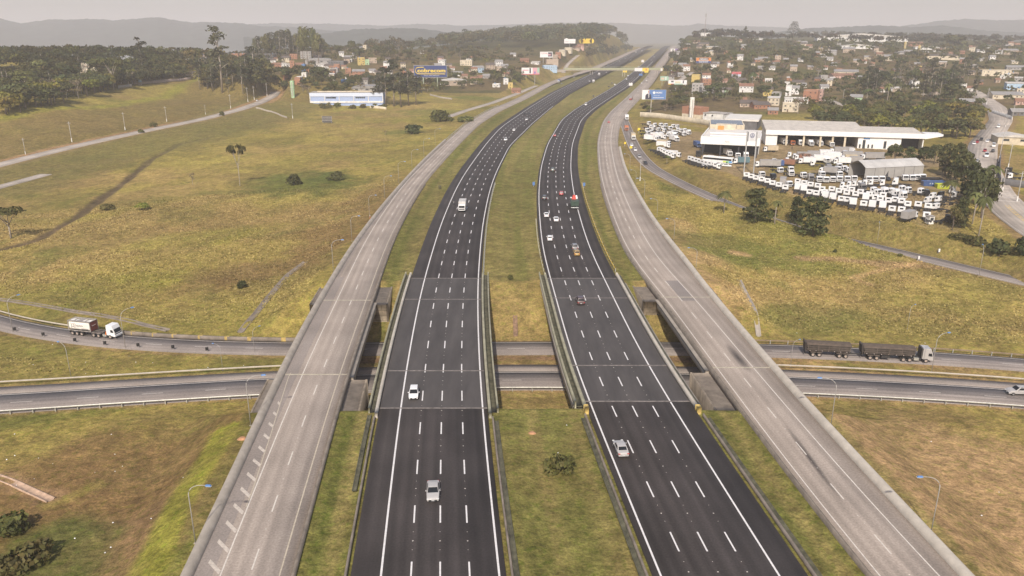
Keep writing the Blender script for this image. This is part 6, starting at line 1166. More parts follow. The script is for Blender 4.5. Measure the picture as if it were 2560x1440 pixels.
for k0, n in ((.215, 5), (.62, 5), (.3, 2)):
    for i in range(n): o = link('window', WME, t, M_WIN); o.location = (L * k0 + i * 1.7 + 1, .33, 4.5); o.scale = (1.2, 1, 1.2)
tag(t, 'long pale blue and white school building with flat roof below the houses', 'building')
# green water tower, white tower, blue fence, walls
def tower(px, py, ty, rpx, m, lab, name='water_tower', band=None):
    p = G(px, py); dep = proj(p)[2]; r = rpx * dep / F; h = topscale(p, ty, 1.0); t = empty(name, p); MB().tube([(0, 0, -1), (0, 0, h * .58)], r * .9, 20).build('shaft', m, t, smooth=False); MB().tube([(0, 0, h * .58), (0, 0, h * .6), (0, 0, h)], r, 20).build('tank', m, t)
    MB().tube([(0, 0, h), (0, 0, h + .4)], r * 1.04, 20, r * .9).build('cap', band or m, t); MB().tube([(0, 0, h + .3), (0, 0, h + 3.2)], .1, 6).build('mast', M_POST, t); MB().box(-r * .2, r * .2, -r - .12, -r + .05, 1, h * .95).build('ladder', M_POST, t); tag(t, lab, 'water tower'); HOUSEPOS.append((p[0], p[1], 4)); HOUSEPOS.append((p[0], p[1] - 9, 6))
tower(733, 244, 203, 5, mat('pale_green_paint', (.36, .52, .30), .6, .25, .4), 'pale green cylindrical water tower left of the school'); tower(1727, 304, 245, 5.6, mat('tower_white', (.76, .73, .66), .6, .08), 'tall white cylindrical water tower at the corner of the truck yard'); tower(2029, 92, 81, 4, WALL['w'][1], 'small white tower beside the huge factory on the skyline')
tower(2262, 121, 105, 3, WALL['y'][1], 'small yellow chimney tower left of the orange factory house'); tower(2297, 131, 114, 3, WALL['y'][1], 'slim orange tower in front of the cream warehouse')
def wall_line(pts_, h, m, lab, name='boundary_wall', th=.25, cat='wall'):
    P = resample(np.array([G(*q) for q in pts_]), 3.0); P[:, 2] = zt(P[:, 0], P[:, 1]); tag(sweep(name, P, [(-th / 2, -1), (-th / 2, h), (th / 2, h), (th / 2, -1)], m), lab, cat)
wall_line([(1600,292),(1660,297),(1700,303),(1740,309),(1776,316)], 3.6, WALL['c'][1], 'long cream wall behind the upper corner of the truck yard'); wall_line([(853,209),(880,205),(905,204),(950,211)], 3.2, WALL['u'][1], 'bright blue sheet fence behind the school', 'sheet_fence', cat='fence')
wall_line([(330,210),(400,207),(478,199)], 2.6, mat('old_wall', (.36, .28, .24), .9, .3), 'weathered pinkish wall on the crest of the left hill'); wall_line([(296,221),(330,217)], 2.4, M_CON, 'grey fence panel wall beside the flat crowned tree'); wall_line([(640,271),(680,281),(718,296)], 1.2, M_CON, 'low pale wall descending from the hill street to the field'); wall_line([(2500,400),(2497,430),(2499,462)], 3.0, WALL['k'][1], 'dark side wall of the walled yard beside the avenue'); wall_line([(2503,463),(2560,470),(2620,478)], 3.0, WALL['k'][1], 'dark front wall of the walled yard at the right edge'); wall_line([(1075,238),(1100,245),(1130,249)], 1.4, M_CON, 'low pale wall among bushes left of the collector road'); wall_line([(2530,300),(2480,283)], 2.5, WALL['w'][1], 'white wall along the hillside at the right edge')
wall_line([(925,270),(966,274)], 2.0, WALL['c'][1], 'short cream wall in the grass right of the school')
p = G(351, 212); MB_ = MB().tube([(0, 0, 2.2), (0, 0, 4.6)], 1.5, 14, 1.35); t = empty('water_tank', p); MB_.build('tank', mat('pale_blue_tank', (.28, .42, .52), .5, .1), t); MB().box(-1.2, 1.2, -1.2, 1.2, -1, 2.2).build('stand', M_CON, t); tag(t, 'pale blue water tank on the crest of the left hill', 'water tank')
def mast(px, py, ty, lab):
    p = G(px, py); h = min(90, topscale(p, ty, 1.0)); t = empty('radio_mast', p); q = MB()
    for s in ((-.6, -.6), (.6, -.6), (0, .7)): q.tube([(s[0] * 1.6, s[1] * 1.6, -1), (s[0] * .5, s[1] * .5, h)], .22, 4)
    for z in np.arange(2, h, 4.5): f = 1.6 - 1.1 * z / h; q.tube([(-.6 * f, -.6 * f, z), (.6 * f, -.6 * f, z + 2), (0, .7 * f, z + 4), (-.6 * f, -.6 * f, z + 4.5)], .12, 4)
    q.build('lattice', mat('mast_grey', (.35, .30, .29), .7, .2), t); MB().tube([(0, 0, h * .86), (0, 0, h)], 1.2, 8).build('antenna', M_POST, t); tag(t, lab, 'mast')
mast(1761, 95, 34, 'tall lattice radio mast on the right hill'); mast(1163, 62, 36, 'thin mast behind the trees of the far left wood'); mast(2184, 72, 42, 'faint distant mast over the white factory')

# ------------------------------------------------------------------ the truck dealership
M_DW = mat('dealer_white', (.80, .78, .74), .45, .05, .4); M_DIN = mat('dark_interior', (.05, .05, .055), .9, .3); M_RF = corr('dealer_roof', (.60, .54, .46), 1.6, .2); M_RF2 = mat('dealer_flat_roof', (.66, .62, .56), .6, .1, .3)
a, b2 = G(1922, 363), G(2306, 377); L = float(np.hypot(*(b2 - a)[:2])); rz = math.atan2(b2[1] - a[1], b2[0] - a[0]); t = empty('truck_dealership', (a[0], a[1], .3), rz); HOUSEPOS += [(a[0] + (b2[0] - a[0]) * f - 15 * math.sin(rz), a[1] + (b2[1] - a[1]) * f + 15, 22) for f in (-.3, -.05, .15, .4, .65, .9, 1.1)]
hh = 6.2; f0 = 8.8
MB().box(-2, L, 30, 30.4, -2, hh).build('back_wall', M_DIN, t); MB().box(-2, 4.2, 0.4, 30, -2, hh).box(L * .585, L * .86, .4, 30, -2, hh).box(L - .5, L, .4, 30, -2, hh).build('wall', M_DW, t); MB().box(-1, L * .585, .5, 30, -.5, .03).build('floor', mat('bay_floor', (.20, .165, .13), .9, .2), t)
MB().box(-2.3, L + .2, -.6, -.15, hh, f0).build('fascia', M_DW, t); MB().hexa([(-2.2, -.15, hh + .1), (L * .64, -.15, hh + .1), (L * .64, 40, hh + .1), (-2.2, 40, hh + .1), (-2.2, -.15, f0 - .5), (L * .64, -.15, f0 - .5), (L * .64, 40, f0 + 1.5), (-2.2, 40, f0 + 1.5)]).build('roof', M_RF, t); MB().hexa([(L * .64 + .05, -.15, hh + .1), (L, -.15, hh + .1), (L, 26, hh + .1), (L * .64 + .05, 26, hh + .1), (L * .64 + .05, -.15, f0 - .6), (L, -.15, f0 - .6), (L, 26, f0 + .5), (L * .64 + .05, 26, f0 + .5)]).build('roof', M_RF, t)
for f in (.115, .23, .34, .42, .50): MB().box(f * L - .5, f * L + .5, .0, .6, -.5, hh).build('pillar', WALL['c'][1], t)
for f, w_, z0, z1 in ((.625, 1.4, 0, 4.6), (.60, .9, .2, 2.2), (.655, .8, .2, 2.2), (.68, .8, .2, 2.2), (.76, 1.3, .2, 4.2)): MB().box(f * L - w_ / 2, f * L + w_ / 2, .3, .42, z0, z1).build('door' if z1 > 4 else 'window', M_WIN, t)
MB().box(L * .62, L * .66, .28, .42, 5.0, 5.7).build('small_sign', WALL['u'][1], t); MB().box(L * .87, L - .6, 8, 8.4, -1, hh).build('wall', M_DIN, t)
MB().prism([(L + .22, hh - .2), (L + 9, hh + 1.6), (L + 9, f0 - .1), (L + .22, f0)], -.6, 9, 'y').build('end_canopy', M_DW, t)
tag(t, 'long white truck workshop with open dark bays and corrugated roof', 'dealership')
def obox(name, pa, pb, depth, z0, z1, m, parent=None):
    d = (pb - pa)[:2]; d = d / np.linalg.norm(d); n = np.array([-d[1], d[0]]) * depth; q = [pa[:2], pb[:2], pb[:2] + n, pa[:2] + n]
    return MB().hexa([(*x, z0) for x in q] + [(*x, z1) for x in q]).build(name, m, parent)
t = empty('showroom'); P0, P1 = G(1752, 389), G(1893, 396); P0[2] = P1[2] = .3
d = (P1 - P0)[:2] / np.linalg.norm((P1 - P0)[:2]); n = np.array([-d[1], d[0]]); W = float(np.linalg.norm((P1 - P0)[:2])); D = 46.; rz = math.atan2(d[1], d[0]); t.location = P0; t.rotation_euler = (0, 0, rz)
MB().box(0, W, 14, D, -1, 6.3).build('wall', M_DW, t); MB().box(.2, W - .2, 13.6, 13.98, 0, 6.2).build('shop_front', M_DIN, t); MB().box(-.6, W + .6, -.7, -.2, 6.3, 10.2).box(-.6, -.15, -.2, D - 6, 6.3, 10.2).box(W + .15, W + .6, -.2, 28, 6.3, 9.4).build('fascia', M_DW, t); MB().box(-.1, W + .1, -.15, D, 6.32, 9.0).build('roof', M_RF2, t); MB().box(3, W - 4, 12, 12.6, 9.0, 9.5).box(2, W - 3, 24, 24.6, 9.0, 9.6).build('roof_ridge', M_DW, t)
for f in (.02, .34, .66, .98): MB().box(f * W - .3, f * W + .3, .2, .8, -.5, 6.3).build('pillar', M_DIN, t)
letters('Apta', 1.2, mat('grey_ink', (.34, .33, .33), .6, .05), t, (W * .45, -.73, 8.0)); MB().box(W * .37, W * .56, -.73, -.7, 7.15, 7.25).build('lettering', mat('pale_grey_ink', (.62, .61, .58), .6, .05), t); MB().box(3, 14, D - 2, D + 5, 9.0, 11.5).build('roof_house', WALL['c'][1], t)
MB().box(.16 * W, .27 * W, D - 4.5, D - 2.05, 9.0, 11).build('water_tank', mat('orange_tank', (.55, .26, .06), .6, .1), t)
tag(t, 'white showroom block with broad fascia behind the parked bus', 'dealership'); HOUSEPOS += [(P0[0] + 10, P0[1] + 20, 26), (P0[0] + 22, P0[1] + 40, 26)]
q0, q1 = unp(1775, 311, 8.0), unp(1862, 313, 8.0); t = obox('annex_building', q0, q1, 26, -1, 8.0, WALL['c'][1]); obox('solar_roof', q0 + [.8, .8, 0], q1 + [-.8, .8, 0], 24, 8.02, 8.3, mat('solar_panels', (.11, .12, .15), .25, .5, .25), t); tag(t, 'annex with dark solar panel roof behind the showroom', 'building')
q0, q1 = unp(1814, 297, 7.5), unp(1893, 300, 7.5); t = obox('storage_hall', q0, q1, 34, -1, 6.4, WALL['k'][1]); obox('roof', q0 + [-.8, -.8, 0], q1 + [.8, -.8, 0], 36, 6.45, 7.6, M_RF2, t); tag(t, 'storage hall with broad pale grey roof behind the solar panels', 'building')
q0, q1 = G(1704, 300), G(1750, 306); t = obox('house', q0, q1, 12, -1, 5.4, WALL['c'][1]); obox('upper_storey', q0 + [0, .6, 0], q1 + [-.6, .6, 0], 10, 5.42, 10.5, WALL['o'][1], t); tag(t, 'house with cream ground floor and orange brick upper floor behind the white tower', 'house')
q0, q1 = G(1756, 308), G(1806, 312); t = obox('house', q0, q1, 12, -1, 7.5, WALL['w'][1]); obox('roof', q0 + [-.4, -.4, 0], q1 + [.4, -.4, 0], 12.8, 7.52, 7.8, ROOF['f'][1], t); tag(t, 'white house with small dark windows behind the yard wall', 'house')
for f in (.15, .5): pq = q0 + (q1 - q0) * f; o = link('window', WME, t, M_WIN); o.location = (pq[0], pq[1] - .02, 6.2); o.scale = (1.6, 1, 1.1)
HOUSEPOS += [(float(q0[0]), float(q0[1]) + 6, 14), (float(q1[0]), float(q1[1]) + 6, 14)]
# arched fabric tent in the yard
a, b2 = G(2160, 449), G(2306, 441); L = float(np.hypot(*(b2 - a)[:2])); t = empty('storage_tent', a, math.atan2(b2[1] - a[1], b2[0] - a[0])); M_TENT = mat('tent_fabric', (.34, .325, .30), .7, .12, .4); M_TR = mat('tent_roof', (.46, .445, .42), .6, .14, .25); eh, rh, dp = 5.0, 7.4, 11.
MB().box(0, L, 0, .1, -.3, eh).box(0, L, dp - .1, dp, -.3, eh).build('side_wall', M_TENT, t); MB().box(L - .1, L, .1, dp - .1, -.3, eh).build('end_wall', M_TENT, t); rm_ = MB()
for i in range(6):
    u0, u1 = L * i / 6 + .03, L * (i + 1) / 6 - .03; pr = [(-.2, eh - .1), (dp * .25, eh + 1.5), (dp * .5, rh), (dp * .75, eh + 1.5), (dp + .2, eh - .1), (dp + .2, eh), (dp * .75, eh + 1.62), (dp * .5, rh + .14), (dp * .25, eh + 1.62), (-.2, eh)]; rm_.prism(pr, u0, u1, 'x')
rm_.build('roof', M_TR, t); fr = MB()
for i in range(1, 6): fr.box(L * i / 6 - .06, L * i / 6 + .06, -.06, -.01, 0, eh)
fr.build('seam', M_TRIM, t); MB().prism([(L * .33, 0), (L * .40, 0), (L * .395, 3.4)], -.09, -.02, 'y').build('open_flap', M_DIN, t); tag(t, 'grey fabric storage tent with ridged roof standing in the truck yard', 'tent'); HOUSEPOS.append((a[0] + L / 2, a[1] + 5, 12))
# guard booth, skips
p = G(2323, 558); t = empty('guard_booth', p, .2); MB().box(-1, 1, -1, 1, -.3, 2.5).build('wall', WALL['w'][1], t); MB().box(-1.2, 1.2, -1.2, 1.2, 2.52, 2.66).build('roof', ROOF['f'][1], t); MB().box(-.6, .6, -1.04, -1.0, 1.1, 2.1).build('window', M_WIN, t); tag(t, 'small white guard booth at the lower right corner of the yard', 'booth')
for px, py, m, lab in ((2335,466,PAINT['blue'],'blue steel skip full of scrap at the right of the yard'),(2328,458,PAINT['black'],'black steel skip behind the blue one'),(2357,473,mat('lime_paint', (.42, .46, .04), .5, .1),'lime green skip beside the blue one')):
    p = G(px, py); t = empty('skip', p, -.05); w_ = 4.2 if 'lime' not in lab else 2.2; q = MB(); q.frus(-w_, w_, 0, .12, 0, -w_ - .3, w_ + .3, -.3, -.18, 2.1).frus(-w_, w_, 2.3, 2.42, 0, -w_ - .3, w_ + .3, 2.6, 2.72, 2.1).frus(-w_, -w_ + .1, .12, 2.3, 0, -w_ - .3, -w_ - .2, -.18, 2.6, 2.1).frus(w_ - .1, w_, .12, 2.3, 0, w_ + .2, w_ + .3, -.18, 2.6, 2.1).box(-w_, w_, .1, 2.3, 0, .1).build('body', m, t); MB().box(-w_ * .95, w_ * .95, .1, 2.4, .1, 1.7).build('load', mat('scrap_load', (.16, .11, .08), .9, .5), t)
    if 'blue' in lab: letters('P F', 1.2, PAINT['white'], t, (-w_ * .3, -.2, 1.2))
    tag(t, lab, 'skip')
# ------------------------------------------------------------------ footbridge over the highway
a, b2 = G(1462, 191), G(1612, 192); Yb = float(.5 * (a[1] + b2[1])); dep = Yb; x0 = (1400 - 1280) / F * Yb / CT; x1 = (1672 - 1280) / F * Yb / CT; zt0 = unp(1500, 168, 0); 
def zat(py, Y): d_ = ray(1280, py); return H + d_[2] / d_[1] * Y
zt_, zm_, zb_ = zat(167, Yb), zat(171.5, Yb), zat(175.5, Yb); t = empty('footbridge', (0, Yb, 0)); M_FB = mat('footbridge_green', (.34, .35, .22), .7, .2)
MB().box(x0, x1, -1.6, 1.6, zb_, zb_ + 1.3).build('deck', M_COND, t); MB().box(x0, x1, -1.75, -1.62, zb_ + .6, zm_ + .9).box(x0, x1, 1.62, 1.75, zb_ + .6, zm_ + .9).build('side_girder', M_FB, t); rl_ = MB()
for y in (-1.7, 1.7): rl_.tube([(x0, y, zt_), (x1, y, zt_)], .09, 5)
for x in np.arange(x0, x1, 3.0): rl_.box(x - .04, x + .04, -1.72, -1.66, zm_ + .9, zt_)
rl_.build('railing', M_FB, t); MB().box(x0, x1, -1.8, -1.6, zb_ - .35, zb_ - .02).build('lower_chord', M_CONL, t)
for px in (1462, 1536, 1611):
    for o in (-1.6, 1.8): x = (px - 1280) / F * Yb / CT + o; MB().tube([(x, 0, gz(x, Yb) - 1), (x, 0, zb_)], .35, 8).build('pillar', M_CONL, t)
for s0, s1 in ((1400, -18), (1672, 18)): x = (s0 - 1280) / F * Yb / CT; MB().hexa([(min(x, x + s1), -1.5, gz(x, Yb) - 4), (max(x, x + s1), -1.5, gz(x, Yb) - 4), (max(x, x + s1), 1.5, gz(x, Yb) - 4), (min(x, x + s1), 1.5, gz(x, Yb) - 4), (min(x, x + s1), -1.5, zb_ + 1.0), (max(x, x + s1), -1.5, zb_ + 1.0), (max(x, x + s1), 1.5, zb_ + 1.0), (min(x, x + s1), 1.5, zb_ + 1.0)]).build('ramp', M_CON, t)
tag(t, 'green footbridge crossing the highway on white pillars in the distance', 'footbridge'); FBY = Yb
# ------------------------------------------------------------------ billboards and signs
def flat(name, rgb): return mat('print_' + name, rgb, .5, .03, 1)
C_W, C_NAVY, C_YEL, C_BLU, C_OR, C_RED, C_PK, C_GRN, C_PUR, C_INK, C_SKIN = flat('white', (.74, .72, .70)), flat('navy', (.022, .045, .16)), flat('yellow', (.78, .56, .05)), flat('blue', (.10, .20, .42)), flat('orange', (.62, .22, .05)), flat('red', (.48, .05, .06)), flat('pink', (.60, .32, .36)), flat('green', (.30, .48, .36)), flat('purple', (.22, .14, .36)), flat('ink', (.03, .03, .05)), flat('skin', (.48, .28, .20))
def board(x0, x1, y0, y1, bpx, bpy, posts, face, lab, yaw=0., pc=None, name='billboard', cat='billboard', frame=True, group=None, th=.35, extra=None):
    """panel between these picture columns and rows, standing on the ground at (bpx, bpy)"""
    p = G(bpx, bpy); dep = proj(p)[2]; Y = p[1]; s = dep / F; t = empty(name, (0, 0, 0)); w, h = (x1 - x0) * s, (y1 - y0) * s / CT ** .5; cxm = ((x0 + x1) / 2 - 1280) * s; zc = zat((y0 + y1) / 2, Y); t.location = (cxm, Y, zc); t.rotation_euler = (0, 0, R(yaw))
    MB().box(-w / 2, w / 2, 0, th, -h / 2, h / 2).build('panel', face, t)
    if frame:
        f = MB(); e = max(.12, h * .03); f.box(-w / 2 - e, w / 2 + e, -.04, th + .04, h / 2, h / 2 + e).box(-w / 2 - e, w / 2 + e, -.04, th + .04, -h / 2 - e, -h / 2).box(-w / 2 - e, -w / 2, -.04, th + .04, -h / 2, h / 2).box(w / 2, w / 2 + e, -.04, th + .04, -h / 2, h / 2).build('frame', M_POST, t)
    for px in posts:
        x = (px - 1280) * s - cxm; g = gz(cxm + x, Y + th + .4) - zc; MB().tube([(x, th + .5, g - 1), (x, th + .5, h * .3)], max(.16, h * .05), 8).build('post', pc or M_POST, t); MB().box(x - .2, x + .2, th, th + .6, -h * .2, -h * .1).build('bracket', pc or M_POST, t)
    tag(t, lab, cat, group); return t, w, h
def patchb(t, w, h, u0, u1, v0, v1, m, nm='print', d=.03): return MB().box((u0 - .5) * w, (u1 - .5) * w, -d, -.005, (v0 - .5) * h, (v1 - .5) * h).build(nm, m, t)
M_GP = mat('pale_green_post', (.36, .40, .28), .7, .1)
t, w, h = board(1037, 1118, 165, 192, 1077, 222, (1059, 1094), C_NAVY, 'dark blue billboard with large yellow cobrecom lettering on two green posts'[:200].replace('cobrecom ', ''), pc=M_GP)
letters('cobrecom', h * .44, C_YEL, t, (w * .03, -.05, h * .06), width=w * .86, bold=h * .012); letters('Fios e cabos elétricos', h * .12, C_W, t, (w * .03, -.05, -h * .35), width=w * .46)
lp = [(-.38, .34), (-.2, .36), (-.09, .36)]; mb = MB(); P = [(.45 * w, -.06, -.22 * h), (-.30 * w, -.06, -.22 * h), (-.40 * w, -.06, -.20 * h), (-.45 * w, -.06, -.08 * h), (-.46 * w, -.06, .08 * h), (-.44 * w, -.06, .26 * h), (-.38 * w, -.06, .34 * h), (-.28 * w, -.06, .36 * h), (-.20 * w, -.06, .36 * h)]; mb.tube(P, h * .035, 6).build('cable_loop', C_YEL, t)
t, w, h = board(1304, 1348, 170, 186, 1326, 206, (1315, 1337), C_W, 'white billboard with pink and pastel panels on two posts left of the collector'); patchb(t, w, h, .62, 1, .1, 1, C_PK); patchb(t, w, h, .88, 1, .3, 1, C_GRN, d=.05); patchb(t, w, h, 0, 1, 0, .1, C_RED); patchb(t, w, h, .05, .4, .55, .72, C_PK); patchb(t, w, h, .44, .53, .2, .95, C_INK); patchb(t, w, h, .7, .8, .15, .45, C_PUR, d=.05)
t, w, h = board(1350, 1381, 130, 143, 1366, 158, (1358, 1374), C_W, 'white billboard with dark red lettering and picture above the light blue building'); letters('TUDINI', h * .36, C_RED, t, (-w * .17, -.06, h * .2), width=w * .52); patchb(t, w, h, .64, .96, .15, .9, C_INK); patchb(t, w, h, .66, .86, .35, .6, C_PK, d=.05)
t, w, h = board(1410, 1438, 98, 108, 1424, 124, (1424,), C_W, 'blank white billboard with a raised hump on the ridge'); MB().tube([(-w * .3, .05, h * .2), (-w * .3, .3, h * .2)], h * .5, 14).build('hump', C_W, t); patchb(t, w, h, .5, .98, .3, .36, M_POST); patchb(t, w, h, .1, .4, .3, .5, flat('pale', (.6, .55, .54)))
t, w, h = board(1452, 1479, 97, 108, 1466, 122, (1459, 1472), C_YEL, 'yellow rounded billboard with two faint lines of writing on the ridge', frame=False); letters('ANUNCIE AQUI', h * .26, C_OR, t, (0, -.05, h * .2), width=w * .75); letters('5897 6570', h * .26, C_OR, t, (0, -.05, -h * .2), width=w * .7)
for s in (-1, 1): MB().tube([(s * w / 2, .0, 0), (s * w / 2, .35, 0)], h * .5, 16).build('round_end', C_YEL, t)
t, w, h = board(1603, 1662, 225.5, 247.5, 1627, 282, (1627,), C_BLU, 'blue and white billboard showing a man in a dark suit, on one thick post', pc=M_CONL); patchb(t, w, h, 0, .29, 0, 1, C_W)
SUIT = MB().prism([(-.36 * w, -.5 * h), (-.12 * w, -.5 * h), (-.10 * w, -.3 * h), (-.13 * w, .02 * h), (-.19 * w, .12 * h), (-.25 * w, .12 * h), (-.33 * w, .02 * h), (-.36 * w, -.12 * h)], -.06, -.035, 'y').build('printed_suit', C_INK, t); MB().prism([(-.225 * w + .035 * w * math.cos(a), .30 * h + .14 * h * math.sin(a)) for a in np.linspace(0, 6.28, 15)[:-1]], -.08, -.062, 'y').build('printed_face', C_SKIN, t); MB().prism([(-.235 * w, .12 * h), (-.20 * w, .12 * h), (-.205 * w, -.35 * h), (-.225 * w, -.35 * h)], -.08, -.062, 'y').build('printed_shirt', C_W, t)
letters('VALMAC', h * .24, C_W, t, (.21 * w, -.05, .2 * h), width=.28 * w, bold=h * .008); MB().tube([(.0 * w, -.06, .2 * h), (.0 * w, -.02, .2 * h)], h * .14, 14).build('crest', C_W, t); letters('Nova Geração', h * .11, C_W, t, (.12 * w, -.05, -.1 * h), width=.25 * w); patchb(t, w, h, .46, .92, .14, .19, C_W)
t, w, h = board(1738, 1775, 144.5, 157, 1756, 186, (1754,), C_OR, 'orange and dark blue billboard on a tall green post', pc=M_GP); patchb(t, w, h, 0, 1, 0, .36, C_NAVY); patchb(t, w, h, .2, .82, .5, .92, C_INK, d=.045); letters('OBRAMAX', h * .34, C_W, t, (0, -.07, .21 * h), width=w * .56, bold=h * .01); patchb(t, w, h, .16, .85, .34, .44, C_W, d=.05); letters('PRAIA GRANDE', h * .18, C_W, t, (0, -.06, -.33 * h), width=w * .58, bold=h * .008)
t, w, h = board(1828, 1851, 180, 191, 1840, 204, (1834, 1846), flat('pale_blue', (.50, .52, .60)), 'billboard half red and half pale blue among the right hill trees'); patchb(t, w, h, 0, 1, .5, 1, C_RED); letters('ANUNCIE AQUI', h * .22, C_W, t, (0, -.06, .25 * h), width=w * .85)
t, w, h = board(1675.5, 1698, 122, 132, 1687, 142, (1687,), C_PUR, 'purple and white billboard on the right verge of the far highway', pc=M_CONL); patchb(t, w, h, 0, .5, 0, 1, C_W); patchb(t, w, h, .2, .32, .1, .9, C_INK, d=.05); letters('IBIRA', h * .3, C_W, t, (.25 * w, -.05, -.1 * h), width=w * .36)
t, w, h = board(1650, 1675, 191, 201, 1661, 212, (1655, 1669), C_GRN, 'pale green billboard beside the right collector, left of the white one'); patchb(t, w, h, .08, .4, .2, .7, flat('pale_orange', (.6, .45, .34))); patchb(t, w, h, .5, .6, .1, .9, C_W)
t, w, h = board(1670, 1716, 200.5, 211, 1690, 222, (1677, 1705), C_W, 'wide white billboard with coloured strip below, beside the right collector'); patchb(t, w, h, 0, .14, 0, .2, C_YEL); patchb(t, w, h, .14, .3, 0, .2, C_RED); patchb(t, w, h, .3, .8, 0, .2, C_GRN); patchb(t, w, h, .15, .28, .5, .85, C_INK); patchb(t, w, h, .78, .84, .3, .9, C_INK); patchb(t, w, h, .36, .66, .3, .7, flat('pale_cream', (.62, .58, .40)))
t, w, h = board(806, 830, 291, 305, 818, 308, (808, 828), mat('sign_back', (.07, .065, .06), .7, .2), 'dark back of a road sign panel standing in the left field', name='sign_panel', cat='sign'); [patchb(t, w, h, 0, 1, v, v + .06, M_POST) for v in (.25, .5, .75)]
for q in ((1572,1581,207.5,214,1576,217,C_W,'small white road sign on the verge before the footbridge'),(1597,1606,184.5,190,1601,194,C_BLU,'blue road sign under the footbridge'),(1603,1610,150,155.5,1606,159,C_W,'white road sign in the median beyond the footbridge'),(1563,1578,131,136,1570,141,mat('sign_back', (.07,.065,.06),.7,.2),'dark sign back on the left verge far beyond the footbridge'),
          (1557,1567,176,181,1562,188,C_YEL,'orange sign hanging under the left end of the white banner'),(1610,1620,176.5,181.5,1615,190,C_YEL,'orange sign beside the footbridge pillar'),(1331.5,1337,455,463,1334,467,C_BLU,'small blue kilometre sign on the median edge of the right black road'),(1457.5,1463,457,465,1460,470,C_BLU,'small blue kilometre sign on the right verge of the right black road'),(1855,1859,0,0,0,0,None,None),
          (1594,1600,320,327,1597,333,C_YEL,'yellow diamond sign at the ramp fence'),(1574,1580,365,371,1577,377,C_YEL,'yellow sign on the left side of the ramp'),(1560,1565,355,360,1562,366,C_YEL,'small yellow sign between collector and ramp'),(2345,2349,622,630,2347,636,C_W,'small white sign above the exit ramp'),(2294,2298,640,648,2296,654,C_W,'small white marker sign at the edge of the exit ramp'),(1856,1862,272,277,1859,284,None,None)):
    if q[6] is not None: board(*q[:6], (q[4],), q[6], q[7], name='road_sign', cat='road sign', frame=False, th=.12)
s = FBY / CT / F
for x0_, x1_, y0_, y1_, lab in ((1560.5, 1592.5, 170, 177.5, 'white and yellow banner hung on the footbridge over the right carriageway'), (1620, 1634, 171, 177, 'small yellow and white banner on the right part of the footbridge')):
    t = empty('banner', (((x0_ + x1_) / 2 - 1280) * s, FBY - 1.95, zat((y0_ + y1_) / 2, FBY))); w = (x1_ - x0_) * s; h = (y1_ - y0_) * s; MB().box(-w / 2, w / 2, 0, .12, -h / 2, h / 2).build('panel', C_W, t); patchb(t, w, h, .55 if w > 12 else .35, 1, 0, 1, C_YEL); patchb(t, w, h, .78, .9, .2, .8, C_OR, d=.05); tag(t, lab, 'banner')
# dealer sign on two posts with the round emblem
a, b2 = G(1861, 437), G(1881, 434.5); t = empty('dealer_sign', (a + b2) / 2); zc = topscale((a + b2) / 2, 330, 1.0); e = float(b2[0] - a[0]) / 2; M_SIL = mat('silver_post', (.50, .49, .47), .4, .08, metal=.3)
for sx in (-e, e): MB().tube([(sx, 0, -1), (sx, 0, zc + .3)], .30, 14).build('post', M_SIL, t, smooth=False)
MB().box(-e + .55, e - .4, -.2, .2, zc - 4.1, zc).build('panel', flat('light_grey', (.60, .60, .60)), t); MB().box(-e + .32, -e + .5, -.25, .25, zc - 4.1, zc).box(e - .36, e - .26, -.25, .25, zc - 4.1, zc).build('edge_strip', C_INK, t)
ez, er, ex = zc - 1.55, 1.02, .08; rg = MB(); n = 28
for i in range(n):
    a0, a1 = 2 * math.pi * i / n, 2 * math.pi * (i + 1) / n; rg.hexa([(ex + r_ * math.cos(q), y, ez + r_ * math.sin(q)) for y in (-.26, -.205) for r_, q in ((er * .84, a0), (er, a0), (er, a1), (er * .84, a1))])
def bar(p, q, w_):
    dx, dz = q[0] - p[0], q[1] - p[1]; l = math.hypot(dx, dz); nx, nz = -dz / l * w_, dx / l * w_; rg.hexa([(ex + x * er, y, ez + z * er) for y in (-.26, -.205) for x, z in ((p[0] - nx, p[1] - nz), (q[0] - nx, q[1] - nz), (q[0] + nx, q[1] + nz), (p[0] + nx, p[1] + nz))])
for p_, q_ in (((-.34, .8), (0, .12)), ((0, .12), (.34, .8)), ((-.74, .42), (-.34, -.72)), ((-.34, -.72), (0, .0)), ((0, .0), (.34, -.72)), ((.34, -.72), (.74, .42))): bar(p_, q_, .075)
rg.build('emblem', mat('emblem_blue', (.05, .06, .16), .4, .05), t); MB().box(-.8, .9, -.23, -.205, zc - 3.1, zc - 3.0).box(-.8, .9, -.23, -.205, zc - 3.45, zc - 3.38).build('lettering', M_SIL, t); tag(t, 'tall dealer sign with round dark blue emblem between two silver posts', 'sign')
